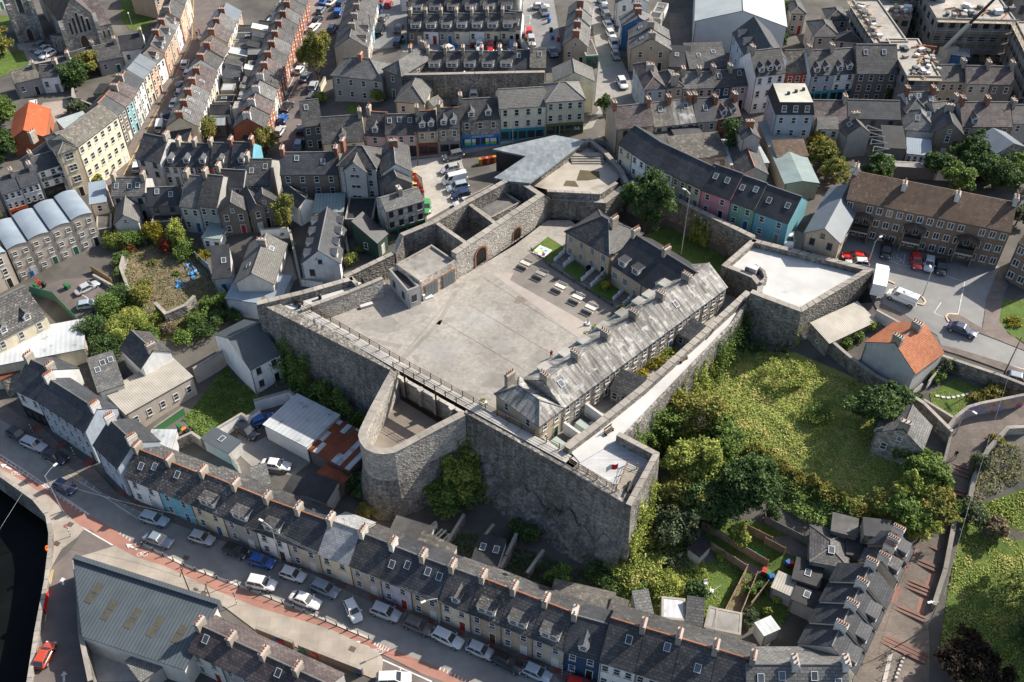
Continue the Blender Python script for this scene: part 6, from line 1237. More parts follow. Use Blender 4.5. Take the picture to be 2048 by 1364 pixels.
# ivy on walls
climber(P(545,640,14),P(735,800,9),2.0,(14.5,5.5),'thick green ivy covering lower rampart left of bastion','mid',11000,1.6,.2,seed=4,edge=3.)
climber(P(931,826,16),P(992,861,16),2,(12.5,5.5),'bright ivy hanging on the rampart right of the bastion','lime',6500,1.8,.19,seed=44,edge=2.5)
climber(P(842,877,15.4),P(930,831,15.9),1.0,(3.5,12.5),'green ivy climbing the right flank of the bastion','mid',7500,1.3,.19,seed=45,edge=4.2)
climber(P(560,650,14),P(700,720,12),2.5,(10.,7.0),'autumn-brown creeper streaks on the left rampart','olive',2600,.7,.18,seed=6,edge=2.)
climber(P(1319,907,17.4),P(1262,1013,17),0.5,14.5,'bright ivy sheet on the outer face of flag terrace','lime',9000,.8,.17,seed=5,out=Vector((.95,-.3)),edge=1.4)
for i in range(4):
 A,B = P(*ow[i],16.4),P(*ow[i + 1],16.4); climber(A,B,4 + i * .8,16.3,['ivy on rampart walk nearest the flag terrace','ivy on middle of rampart walk wall','ivy on upper part of rampart walk wall','ivy beside the white bastion junction'][i],['mid','lime','mid','dark'][i],6500,1.0,.18,seed=12 + i,out=Vector((.72,-.69)),edge=1.6)
climber(P(1600,640,17),P(1622,610,17.5),6,17.2,'narrow lime-green ivy strip on the white bastion corner','lime',2600,.45,.15,seed=3,out=Vector((.5,-.85)),edge=.4)
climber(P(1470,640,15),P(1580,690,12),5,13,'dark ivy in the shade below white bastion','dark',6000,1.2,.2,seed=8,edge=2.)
A = P(*pts('g 1425,400')[0],17.); B = P(*pts('g 1560,455')[0],17.2)
climber(A,B,13.2,18.6,'lime-green climber patch on the back rampart','lime',3000,.4,.15,seed=7)
climber(P(*pts('k 250,1120')[0],10),P(*pts('k 420,1240')[0],10),3,8.5,'small weeds on rock under the rampart','mid',700,.6,.16,seed=9)
climber(P(*pts('j 1000,1010')[0],9),P(*pts('j 1180,1000')[0],9),2,9,'ferny weeds on bastion base','olive',900,.6,.15,seed=10,edge=3)
# ground growth
cover('w 1425,705 1500,690 1590,722 1700,762 1770,800 1745,860 1850,930 1890,1000 1760,1045 1640,985 1480,885 1405,770',44,'undergrowth','sunlit weedy field below the white bastion','bright',.5,.16)
sheet('field','w 1400,690 1590,705 1720,760 1810,810 1770,860 1880,930 1900,1010 1760,1060 1640,995 1470,900 1390,780',mat('field_grass',(.2,.23,.05),(.27,.26,.09),.6,.95,None,.25,0,.4),.04)
cover('w 1480,885 1640,985 1760,1045 1740,1085 1600,1045 1490,960',60,'undergrowth','shaded scrub on the bank above the gardens','mid',1.3,.19,seed=5)
cover('w 1235,1110 1330,1060 1400,1090 1420,1170 1370,1240 1260,1230',40,'undergrowth','tangled growth at foot of flag terrace','lime',.9,.16,seed=6)
sheet('garden_lawn','w 1360,1140 1470,1110 1500,1180 1440,1240 1370,1235',LAWN,.05)
cover('w 1360,1140 1470,1110 1500,1180 1440,1240 1370,1235',40,'grass','rough lawn with rotary drier behind quay terrace','lime',.2,.1,seed=7)
sheet('bank_lawn','w 1930,1020 2200,930 2200,1400 1960,1440 1880,1290 1900,1160',GRASS,.05)
cover('w 1930,1020 2120,960 2120,1380 1940,1400 1880,1290 1900,1160',42,'grass','rough grass slope right of the stepped path','bright',.3,.14,seed=8)
cover('w 1935,950 1985,885 2048,890 2048,960 1950,1010',22,'undergrowth','dry cut branches and weeds behind path wall','olive',.5,.15,seed=9)
sheet('wild_lot','e 960,640 1250,560 1520,700 1700,900 1840,1160 1560,1330 1200,1330 1000,1050',SOIL,.05)
cover('e 960,640 1250,560 1520,700 1700,900 1840,1160 1560,1330 1200,1330 1000,1050',22,'dry_weeds','dry straw and cuttings strewn over the wild lot','straw',.35,.13,seed=10)
cover('e 960,640 1250,560 1520,700 1700,900 1840,1160 1560,1330 1200,1330 1000,1050',7,'weeds','scattered green weeds sprouting through the wild lot','mid',.5,.16,seed=51)
cover('e 930,900 1120,1050 1200,1330 1020,1364 880,1180',30,'undergrowth','green creepers between car park and wild lot','mid',1.0,.18,seed=52)
cover('e 1180,1180 1560,1100 1700,1200 1450,1340 1150,1330',26,'undergrowth','green scrub over lower part of the wild lot','olive',.8,.16,seed=11)
sheet('rough_garden','i 1430,620 1760,200 1860,330 2027,400 2027,540 1700,700 1560,760',GRASS,.05)
cover('i 1430,620 1760,200 1860,330 2027,400 2027,540 1700,700 1560,760',40,'undergrowth','overgrown garden beside the beige building','mid',.6,.15,seed=12)
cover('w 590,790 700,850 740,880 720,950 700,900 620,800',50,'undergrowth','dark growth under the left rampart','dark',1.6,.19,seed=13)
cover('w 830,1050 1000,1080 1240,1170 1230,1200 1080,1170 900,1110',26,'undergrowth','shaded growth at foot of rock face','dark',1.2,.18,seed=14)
for s,nm,lf in [('a 0,400 180,390 230,500 0,610','church_lawn','lime'),('a 950,0 1190,0 1200,150 1110,260 1010,230 940,150','church_lawn','lime'),('a 0,120 80,130 80,190 0,190','church_lawn','lime'),('l 1290,420 1480,300 1740,390 1620,470 1480,600 1310,520','cottage_lawn','bright'),('h 1830,1020 2200,1000 2200,1400 2027,1364 1810,1200','green_lawn','bright'),('b 720,810 830,810 840,880 720,885','patio_lawn','bright'),('o 1830,280 1990,350 1960,430 1780,350','artificial_lawn',None)]:
 sheet(nm,s,LAWN if lf else paint('astroturf',(.02,.16,.04),.9),.06)
 if lf: cover(s,34,'grass',{'a': 'mown church lawn','l': 'mown lawn with stepping stones','h': 'mown green by the flower bed','b': 'tiny lawn by the conservatory'}[s[0]] + ('' if s[0] != 'a' else {'0,4': ' with round tree','950': ' below the hedge','0,1': ' at far left'}[s[2:5]]),lf,.12,.09,seed=20)
# ------------------------------------------------------------------ parked and moving cars
cars('''i 75,705 200,775 black hatchback
i 185,785 350,850 silver estate
i 355,880 505,940 black saloon
i 440,1115 580,1180 navy hatchback
m 1130,75 1285,120 lightblue estate
m 1140,225 1330,290 bluegrey saloon
m 1490,220 1660,270 silver hatchback
m 1755,310 1925,380 black hatchback
n -40,400 140,450 blue hatchback
n -50,580 150,620 white suv
n 205,500 390,560 white hatchback
n 290,690 500,770 white saloon
n 455,600 640,680 bluegrey suv
n 730,735 800,880 white hatchback
n 925,790 1110,860 silver suv
n 1180,890 1370,970 brown suv
n 1405,980 1605,1075 white estate
n 1665,1080 1845,1160 silver hatchback
n 1880,1170 2060,1260 black estate
o 105,1250 320,1345 lightblue hatchback
n 1020,1345 1145,1340 white estate
o 470,1375 600,1410 red hatchback''','on the quay street','cars on the quay street')
cars('''m 310,1240 395,1075 orange hatchback''','parked by the river wall','cars by the river wall')
cars('''j 75,965 255,990 white saloon
i 1850,670 2000,760 black suv
j 20,640 100,610 blue hatchback''','in the yard below the rampart','cars in the yard')
cars('''e 605,960 765,880 silver saloon
e 640,1065 745,1045 lightblue hatchback
f 180,650 185,740 black suv''','in a drive near the wild lot','cars near the wild lot')
a_ = G(*pts('f 1560,95')[0]); row_ = (G(*pts('f 1640,300')[0]) - a_); row_.z = 0; row_.normalize(); hd_ = (G(*pts('f 1465,135')[0]) - G(*pts('f 1640,95')[0])); hd_.z = 0; hd_.normalize()
for k_,(cc,tt,lab) in enumerate([('silver','hatchback','silver hatchback at far end of the forecourt bays'),('white','van','white van with red lettering in the forecourt bays'),('lightblue','suv','light blue SUV beside the white van'),('navy','hatchback','navy hatchback in the forecourt bays'),('white','hatchback','white hatchback half hidden by the range wall')]):
 m_ = a_ + row_ * (2.5 * (k_ - 1) - (1.3 if k_ == 0 else 0)); A_,B_ = m_ - hd_ * 2,m_ + hd_ * 2; A_.z,B_.z = tz(A_.x,A_.y),tz(B_.x,B_.y); car(A_,B_,cc,tt,lab,'cars on the forecourt')
cars('''f 1335,255 1335,325 green hatchback
b 1615,1205 1480,1235 grey suv''','on the forecourt by the fort','cars on the forecourt')
cars('''b 200,965 240,890 blue hatchback
b 175,1055 215,990 silver hatchback
b 230,870 275,810 black suv
b 335,1165 355,1095 bluegrey suv
b 350,1040 365,985 black hatchback
b 370,630 415,575 grey saloon
b 330,575 370,520 white hatchback
b 360,505 395,450 white suv
b 372,430 410,380 silver hatchback
b 445,235 485,195 white estate
b 465,180 515,130 black hatchback
b 495,105 535,60 bluegrey hatchback
b 580,30 615,-5 white saloon
b 445,710 470,640 silver suv
b 435,780 460,735 grey hatchback
b 400,870 435,805 lightblue suv
b 590,250 615,200 grey suv
b 640,120 655,75 blue suv
b 655,50 680,10 navy suv
b 525,20 550,-10 blue saloon''','on the brick terrace street','cars on the brick terrace street')
cars('''b 985,165 1025,120 grey hatchback
b 960,285 990,190 black van
b 1025,60 1060,10 red hatchback
b 1110,250 1130,200 black saloon
b 1105,350 1125,310 navy hatchback
b 1530,395 1470,360 white hatchback
b 1750,335 1750,395 white suv
b 1838,338 1838,390 red saloon
b 1902,342 1902,395 black hatchback
b 1995,340 1995,395 grey saloon
c 185,55 285,50 white saloon
c 255,75 275,120 grey suv
c 145,245 150,290 red suv
c 165,300 170,350 silver suv
c 75,345 120,385 black suv
c 10,345 20,390 navy suv
c 325,385 345,430 navy saloon''','in the upper parking court','cars in the upper parking court')
cars('''c 705,0 735,30 silver hatchback
c 720,50 750,100 grey saloon
c 738,110 770,155 grey suv
c 748,175 785,225 white saloon
c 768,245 805,295 white hatchback
c 792,320 825,380 silver suv
c 812,400 842,470 grey hatchback
c 860,625 890,685 white suv''','on the rising street','cars on the rising street')
cars('''h 800,690 630,670 red saloon
h 800,735 655,725 white hatchback
h 955,580 945,685 black suv
h 1175,670 1195,765 red hatchback
h 1290,690 1280,785 silver hatchback
h 1375,715 1380,805 black hatchback
h 1180,1045 970,960 white van
h 1450,1215 1640,1285 navy saloon
h 195,490 195,590 white saloon
l 1910,290 2060,330 bluegrey hatchback''','outside the brown apartments','cars outside the apartments')
cars('''a 1435,545 1455,465 white suv
a 1460,595 1480,550 white hatchback
a 1395,745 1420,700 silver hatchback
a 1350,830 1385,775 white saloon
a 1290,920 1380,890 navy suv
a 1245,1030 1260,950 white van
a 1685,165 1705,125 red hatchback
a 1065,1330 1080,1265 white estate
a 1580,290 1640,255 silver saloon
a 1380,700 1430,640 grey hatchback''','on the coloured street','cars on the coloured street')
cars('''a 330,350 270,385 grey suv
a 375,370 300,410 silver saloon
a 415,410 330,450 white suv
a 260,840 260,790 white hatchback
a 310,900 340,990 teal van''','beside the church or orange shed','cars near the church')
cars('''b 1560,830 1580,765 black suv
b 1705,755 1705,705 white van''','in lane below the stone wall','vehicles below the stone wall')
# box lorry by the white bastion
c = G(*pts('h 880,930')[0]); d = G(*pts('h 900,830')[0]) - c; E = empty('box_lorry',c,math.atan2(d.y,d.x),'white box lorry parked against the white bastion','lorry')
q = MB(); q.box(-3.,2.2,-1.1,1.1,.9,3.2,paint('lorry_white',(.7,.7,.69))); q.obj('box_body',E); q = MB(); q.box(2.3,4.,-1.05,1.05,.5,2.3,paint('lorry_white',(.7,) * 3)); q.obj('cab',E)
for x in (-1.8,3.1):
 for s in (-1,1): mk('wheel',CARM['suv']['wheel'],E,(x,s * .95,.4))
# ------------------------------------------------------------------ painted lines
for s,wd in [('i 0,893 700,1362',.15),('m 640,160 880,300',.2),('n 990,1190 1380,1364',.2),('i 500,930 420,975 310,905',.12),('i 620,1105 900,1270 1080,1364 m 0,0 1080,95',.15)]:
 if 'm 0,0' in s: s = 'i 620,1105 900,1280 m 930,0 1080,95'
 strip_line(s,wd,LINEW,.072,'road_marking')
strip_line('i 0,925 690,1364',.12,LINEW,.075,'road_marking')
for a,b_ in (((0,893),(700,1362)),):
 for k in range(22):
  f = k / 22; x,y = a[0] + (b_[0] - a[0]) * f,a[1] + (b_[1] - a[1]) * f; strip_line(f'i {x},{y} {x - 14},{y + 26}',.14,LINEW,.078,'road_marking')
for k in range(7): strip_line(f'm {945 + k * 24},{195 + k * 17} {935 + k * 24},{215 + k * 17}',.16,LINEW,.078,'road_marking')
for k in range(8): strip_line(f'i {690 + k * 62},{1080 + k * 36} {660 + k * 62},{1135 + k * 32}',.14,LINEW,.074,'road_marking')
for k in range(6): strip_line(f'n {945 + k * 20},{1050 + k * 10} {930 + k * 20},{1080 + k * 10}',.16,LINEW,.08,'road_marking')
for k in range(9): strip_line(f'n {1450 + k * 28},{1248 + k * 14} {1440 + k * 28},{1272 + k * 14}',.15,LINEW,.08,'road_marking')
for s in ('i 480,1018 580,948 615,1095','i 480,1018 690,1028','i 480,1020 610,1100 705,1038'): strip_line(s,.16,LINEY,.074,'road_marking')
for s in ('m 385,600 408,490','m 395,600 418,490','m 350,900 362,840'): strip_line(s,.12,LINEY,.075,'road_marking')
def arrow(px,d,L,name='arrow_marking',m=LINEW):
 a = G(*pts(px)[0]); t = G(*pts(d)[0]); v = (t - a); v.z = 0; v.normalize(); n = Vector((-v.y,v.x,0)); b = MB(); z = tz(a.x,a.y) + .085; a = Vector((a.x,a.y,z))
 b.face([a - n * .14,a - n * .14 + v * L * .62,a + n * .14 + v * L * .62,a + n * .14][::-1],m); b.face([a - n * .45 + v * L * .6,a + v * L,a + n * .45 + v * L * .6][::-1],m); tag(b.obj(name),kind='structure')
arrow('i 90,1010','i 35,985',2.4); arrow('m 1070,335','m 1000,300',2.2); arrow('n 890,1100','n 800,1065',2.6); arrow('m 495,610','m 490,580',1.4); arrow('m 500,1364','m 500,1320',1.6)
def ringline(c,r,wd,m,name,n=16,a0=0,a1=6.2832,z=.085):
 b = MB(); zz = tz(c.x,c.y) + z
 for k in range(n):
  t0,t1 = a0 + (a1 - a0) * k / n,a0 + (a1 - a0) * (k + 1) / n; b.face([(c.x + rr * math.cos(t),c.y + rr * math.sin(t),zz) for rr,t in ((r,t0),(r,t1),(r - wd,t1),(r - wd,t0))][::-1],m)
 return tag(b.obj(name),kind='structure')
for s in ('i 130,1040','m 1110,372','n 955,1128'):
 c = G(*pts(s)[0]);
 for dx in (-.42,.42): ringline(c + Vector((dx,0,0)),.38,.1,LINEW,'bicycle_marking',12)
 b = MB(); z = tz(c.x,c.y) + .087
 for (x0,y0,x1,y1) in ((-.42,0,-.1,.42),(-.1,.42,.36,.4),(.36,.4,.0,0),(-.42,0,0,0),(.42,0,.36,.5)):
  v = Vector((x1 - x0,y1 - y0)); n = Vector((-v.y,v.x)).normalized() * .05; b.face([(c.x + x0 - n.x,c.y + y0 - n.y,z),(c.x + x1 - n.x,c.y + y1 - n.y,z),(c.x + x1 + n.x,c.y + y1 + n.y,z),(c.x + x0 + n.x,c.y + y0 + n.y,z)],LINEW)
 tag(b.obj('bicycle_marking'),kind='structure')
for s in ('h 990,710 1000,640','h 1085,735 1100,655','h 960,700 1060,740 1240,780','h 1390,820 1565,875 1510,1135','h 1380,1035 1325,1115 1430,1165','h 1190,1055 1150,1090 1030,1030 910,965','l 1375,45 1900,195 2060,240','c 90,130 160,120 155,190 90,195 90,130','b 205,800 310,590','b 250,790 350,600'): strip_line(s,.13,LINEW,.075,'road_marking')
c = G(*pts('h 1040,695')[0]); ringline(c,.75,.12,LINEW,'wheelchair_marking',14,2.2,6.0); strip_line('h 1035,665 1035,690 1060,690 1070,715',.13,LINEW,.09,'wheelchair_marking')
for s in ('h 930,850 1020,890','h 1145,955 1240,1000 1258,1030 1240,1055 1195,1045','h 1510,1130 1440,1125 1415,1145 1440,1190'): strip_line(s,.3,mat('kerb_cream',(.55,.43,.28),(.48,.37,.24),1.,.9),.17,'kerb_stone')
# manhole covers and patches
for i,s in enumerate(['m 1450,398','m 1245,510','m 285,-60','m 550,140','n 760,1110','n 1335,840','g 360,850','i 250,790','m 1590,680','m 445,290']):
 c = G(*pts(s)[0]) if s[0] != 'g' else P(*pts(s)[0],ZC); b = MB(); b.box(-.45,.45,-.35,.35,.06,.1 + (.06 if i > 2 else 0),mat('iron_cover',(.12,.085,.065),(.09,.07,.055),3.,.7)); tag(b.obj('manhole_cover',None,c,-.4),kind='structure')
# ------------------------------------------------------------------ bollards, lamps, signs, poles
def bollard_mesh():
 b = MB(); b.tube((0,0,0),(0,0,.95),.09,DARKM,8); b.tube((0,0,.72),(0,0,.84),.094,FRAME,8); return b.mesh('bollard')
BM = bollard_mesh(); dv = pts('m 1110,300 1420,455 1690,560 n 0,668 480,862 890,1035'); dist = [0]
for a,c in zip(dv[:-1],dv[1:]): dist.append(dist[-1] + math.hypot(c[0] - a[0],c[1] - a[1]))
b = MB(); qq = [G(x,y) for x,y in dv]
o = wall([Vector((p.x,p.y,p.z + .16)) for p in qq],.35,[p.z - .1 for p in qq],mat('kerb_pale',(.5,.46,.4),(.42,.38,.33),1.,.9),'kerb',side=1,cop=0); o['kind'] = 'structure'; del o['category']
NB = 22
for k in range(NB):
 t = dist[-1] * k / (NB - 1); i = max(j for j in range(len(dist) - 1) if dist[j] <= t + 1e-6); f = (t - dist[i]) / (dist[i + 1] - dist[i]); p = G(dv[i][0] + (dv[i + 1][0] - dv[i][0]) * f,dv[i][1] + (dv[i + 1][1] - dv[i][1]) * f)
 E = empty('bollard',(p.x,p.y,p.z + .1),0,f'slim black bollard, {orda(k, NB)} along the cycle lane kerb','bollard','bollards along the cycle lane'); mk('post',BM,E)
def lamp(s,h,label,arm=1.6,ang=0.,base=None,name='street_lamp',wood=False,m=None,lean=0.,group='street lamps'):
 p = G(*pts(s)[0]) if base is None else P(*pts(s)[0],base); E = empty(name,p,ang,label,'lamp' if not wood else 'pole',group); m = m or (TIMBERD if wood else STEEL)
 b = MB(); b.tube((0,0,-.2),(lean * h,0,h),.11,m,8,.06); b.obj('pole',E)
 if arm:
  b = MB(); b.tube((lean * h,0,h - .05),(lean * h + arm * .7,0,h + .45),.045,m,6); b.tube((lean * h + arm * .7,0,h + .45),(lean * h + arm,0,h + .5),.04,m,6); b.obj('arm',E)
  b = MB(); b.box(lean * h + arm - .1,lean * h + arm + .55,-.14,.14,h + .42,h + .56,FRAME); b.obj('lamp_head',E)
 if wood:
  b = MB(); b.box(-.06,.06,-.8,.8,h - .7,h - .55,m); b.obj('crossarm',E)
 return E
lamp('i 490,1340',8.5,'tall double-armed lamp standing at the river bend',1.8,1.0); lamp('n 205,440',8.5,'lamp with twin heads before the cream quay pair',1.6,2.6); lamp('n 1440,935',7,'orange-armed lamp before the tan quay house',1.7,3.6); lamp('m 1490,690',6.5,'dark slim pole beside the metal warehouse',0,0,name='utility_pole',wood=True); lamp('m 1675,805',6.5,'wooden pole at the white warehouse corner',0,0,name='utility_pole',wood=True)
lamp('h 808,748',5.2,'white lamp between the red saloon and apartments',1.0,.6); lamp('h 1235,985',5,'thin lamp on the cream kerb island',.8,1.5); lamp('l 1490,735',5.2,'grey lamp at top of the stepped path',1.0,-.9); lamp('l 1865,278',8,'wooden utility pole beside road wall',0,.5,name='utility_pole',wood=True); lamp('p 1270,945',6.5,'leaning lamp beside the lower stepped path',1.2,3.4,lean=.06)
lamp('g 1333,662',13,'very tall mast light behind the barrack houses',.9,2.5,base=ZC,name='mast_light'); lamp('a 1390,790',8,'timber pole on the coloured street',0,.3,name='utility_pole',wood=True); lamp('a 1240,940',5,'lamp before the teal house',1.,2.); lamp('b 220,810',8,'pale pole on the brick terrace street',0,0,name='utility_pole',wood=True); lamp('b 915,375',8.5,'pole at the parking court terrace',0,.3,name='utility_pole',wood=True); lamp('b 380,370',7.5,'pole half way up the brick terrace',0,.3,name='utility_pole',wood=True); lamp('b 1515,1185',5.5,'slim lamp before the stone dormered house',.8,1.5); lamp('b 2010,1130',5.5,'slim lamp before the teal shopfront',.8,1.5); lamp('c 385,1055',4.8,'lamp before the olive shopfronts',.8,1.2); lamp('b 1270,1290',7.5,'brown timber pole beside the forecourt',0,.3,name='utility_pole',wood=True); lamp('c 95,230',8,'timber pole in the upper parking court',0,.3,name='utility_pole',wood=True); lamp('a 1045,260',4.5,'lamp beside the church lawn path',.8,2.); lamp('a 1660,170',6,'lamp at top of the coloured street',1.,2.6); lamp('b 1635,760',5,'lamp against the tall stone wall',.8,1.5); lamp('f 515,885',6.5,'dark pole in front of white gabled house',0,0,name='utility_pole',wood=True)
def stripe_sign(s,label,plate='round',h=2.9,col=(.55,.02,.02),ang=2.2):
 p = G(*pts(s)[0]); E = empty('road_sign',p,ang,label,'road sign','striped road signs');
 for k in range(8):
  b = MB(); b.tube((0,0,h * k / 8),(0,0,h * (k + 1) / 8),.06,DARKM if k % 2 else FRAME,7); b.obj('pole_band',E)
 if plate == 'round':
  b = MB(); b.tube((-.05,0,h - .3),(.0,0,h - .3),.34,paint('sign_red',col,.4),16); b.tube((-.055,0,h - .3),(-.051,0,h - .3),.24,FRAME,16); b.box(-.064,-.057,-.2,.2,h - .34,h - .26,paint('sign_red',col,.4)); b.obj('sign_plate',E)
 elif plate:
  b = MB(); b.box(-.06,-.02,-.3,.3,h - .7,h - .1,paint('sign_blue',(.05,.15,.4),.4)); b.obj('sign_plate',E)
stripe_sign('m 555,230','red no-entry sign on striped pole at the bridge end'); stripe_sign('m 1850,760','striped pole sign beside the cycle lane and warehouse','square',ang=.8); stripe_sign('i 265,735','black and white striped pole nearest the pale blue gable',None); stripe_sign('i 590,915','striped pole beside the yellow hatching',None); stripe_sign('i 1200,1310','striped pole before the sky blue house',None); stripe_sign('n 300,460','striped pole before the cream quay pair',None); stripe_sign('o 405,1305','striped pole before the navy house',None); stripe_sign('o 470,1325','striped pole with blue plate before the navy house','square'); stripe_sign('c 465,1045','round red sign before the pale green corner building','round',2.6,ang=1.6)
# red barrier, orange cone, river ladder
a,c = G(*pts('m 372,645')[0]),G(*pts('m 352,830')[0]); E = empty('red_barrier',(0,0,0),0,'line of red plastic barriers along the river wall','barrier')
for k in range(6):
 p0,p1 = a.lerp(c,k / 6 + .01),a.lerp(c,(k + 1) / 6 - .01); n = Vector((.2,0,0)); b = MB(); b.prism([p0 - n,p1 - n,p1 + n,p0 + n],[v + Vector((0,0,1.0)) for v in (p0 - n * .4,p1 - n * .4,p1 + n * .4,p0 + n * .4)],paint('barrier_red',(.6,.02,.015),.4)); b.obj('barrier_unit',E)
c = G(*pts('m 380,362')[0]); E = empty('lifebuoy_stand',c,0,'orange lifebuoy on a post at the quay wall','lifebuoy'); b = MB(); b.tube((0,0,0),(0,0,1.2),.05,STEEL,6); b.obj('post',E); b = MB()
for k in range(10): t0,t1 = k * .6283,(k + 1) * .6283; b.tube((.1,math.cos(t0) * .32,1.3 + math.sin(t0) * .32),(.1,math.cos(t1) * .32,1.3 + math.sin(t1) * .32),.1,paint('buoy_orange',(.7,.15,.02),.5),6)
b.obj('ring',E)
# overhead cables
def cable(A,B,label,sag=1.2,r=.022):
 b = MB(); pr = None
 for k in range(13):
  f = k / 12; p = A.lerp(B,f) - Vector((0,0,sag * 4 * f * (1 - f)))
  if pr is not None: b.tube(pr,p,r,mat('cable_grey',(.3,.29,.28)),4)
  pr = p
 tag(b.obj('overhead_cable'),label,'cable','overhead cables')
L1 = G(*pts('i 490,1340')[0]) + Vector((0,0,7.6)); L2 = G(*pts('n 205,440')[0]) + Vector((0,0,7.6)); L3 = G(*pts('n 1440,935')[0]) + Vector((0,0,6.5)); L4 = G(*pts('o 600,1364')[0]) + Vector((0,0,5.6))
cable(L1,L2,'cable from river-bend lamp to cream quay pair'); cable(L2,L3,'cable along quay terrace eaves, middle span'); cable(L3,L4,'cable along quay terrace eaves, lower span'); cable(L2 + Vector((0,.5,-.4)),L3 + Vector((0,.4,-.3)),'second cable just below the middle span')
cable(G(*pts('m 330,0')[0]) + Vector((0,0,6)),Vector((L1.x - 14,40,5)),'cable sagging over the dark river'); cable(G(*pts('l 1865,278')[0]) + Vector((0,0,7.5)),G(*pts('p 1290,900')[0]) + Vector((0,0,6.5)),'long cable over the stepped path',2.)
# ------------------------------------------------------------------ boundary walls and fences
WW = wallmat('white')
for s,h,m,lab,th in [('i 1690,700 1880,585 1920,610 2027,540',2.3,WW,'white painted wall below the overgrown garden',.35),('j -10,480 260,405 300,440',2.4,WW,'white painted wall behind the sheet-roofed garage',.35),('i 1510,230 1740,90',3.4,wallmat('beige'),'beige rendered yard wall beside the wild lot',.35),('i 1200,690 1430,530',1.6,paint('green_boards',(.06,.2,.07),.8),'green boarded wall by the beige building',.15),('i 1780,890 1850,980',2.,WW,'white stub wall beside grey hut',.3),('i 1340,800 1490,730 1590,800',2.,STONE,'old stone yard wall behind quay terrace',.35),('e 720,820 945,945',1.1,wallmat('beige'),'low rendered wall beside silver saloon',.3),('e 940,945 800,1050',1.2,STONE,'rubble wall at the car park edge',.4),('e 960,640 930,760 1000,950',2.,STONE,'rough stone wall on left of wild lot',.4),('e 1200,1040 1285,1130 1450,1060 1525,985',2.2,STONE,'ruined stone platform in the wild lot',.5),('f 40,470 255,455',2.2,WW,'white garden wall behind autumn tree',.3),('f 265,470 345,850',1.8,wallmat('beige'),'long drive wall beside the white gabled house',.3),('f 345,850 520,875',1.6,WW,'white front wall below the white gabled house',.3),('f 690,480 720,640',1.8,STONE,'mossy wall of the pub garden',.3),('a 560,690 560,760 740,830',2.,STONE,'stone yard wall behind coloured street',.35),('a 740,470 930,420 1160,380',2.2,STONE,'churchyard stone wall below the church',.4),('a 230,510 440,470',1.8,STONE,'low churchyard wall by parked cars',.35),('l 480,-20 660,135 860,280 1080,400 1240,500 1460,720',2.6,STONE,'long stone wall between sunlit field and cottage',.45),('l 1330,110 1560,190 1830,280 2060,370',2.4,STONE,'stone retaining wall below the road',.45),('l 1240,470 1470,610',2.2,wallmat('tan'),'rendered wall at the bottom of stepping-stone lawn',.3),('l 1290,330 1410,180',1.4,WW,'white garden wall beside orange-roofed house',.2),('l 1150,430 1240,345',1.2,WW,'short white wall by house path',.2),('l 2060,665 1890,675 1830,740 1730,850 1620,1080 1580,1300',1.2,STONEL,'sunlit rubble wall on right of the stepped path',.5),('p 1480,60 1400,480 1310,760',1.2,STONE,'ivy-topped wall on right of lower steps',.5),('l 1450,740 1410,900 1375,1010',1.2,paint('pale_blue_wall',(.4,.5,.55),.8),'pale blue wall on left of stepped path',.25),('n 1280,230 1420,120',1.8,WW,'white garden wall under the rock face',.25),('n 1480,320 1640,60',2.,STONE,'mossy garden wall behind lilac house',.35),('n 1740,300 1870,140',2.,STONE,'mossy garden wall behind tan house',.35),('n 1920,480 2040,240',2.,STONE,'mossy garden wall behind the dormer trio',.35),('o 140,520 270,340',2.2,STONE,'mossy garden wall near navy house',.35),('o -20,380 60,210',2.2,STONE,'garden wall foot of the rock',.35),('m 570,420 600,700 615,1000 690,1364',3.4,STONE,'tall old stone wall beside the red car street',.5),('n 0,945 290,1060',1.6,mat('brown_wall',(.16,.1,.07),(.12,.08,.06)),'brown wall of front yards below the cycle lane',.3),('n 330,1075 830,1270',1.6,mat('brown_wall',(.16,.1,.07)),'longer brown wall below the cycle lane',.3),('c 960,480 1240,455',1.5,wallmat('palegrey'),'grey yard wall behind pale blue corner house',.3),('c 1240,440 1680,415',1.8,wallmat('beige'),'rendered wall of warehouse yard',.3),('b 490,720 550,600',1.6,wallmat('cream'),'cream wall beside the willow',.3),('h 1060,1190 880,1090',1.8,wallmat('palegrey'),'garden wall between shed and road',.3)]:
 gwall(s,h,m,lab,th)
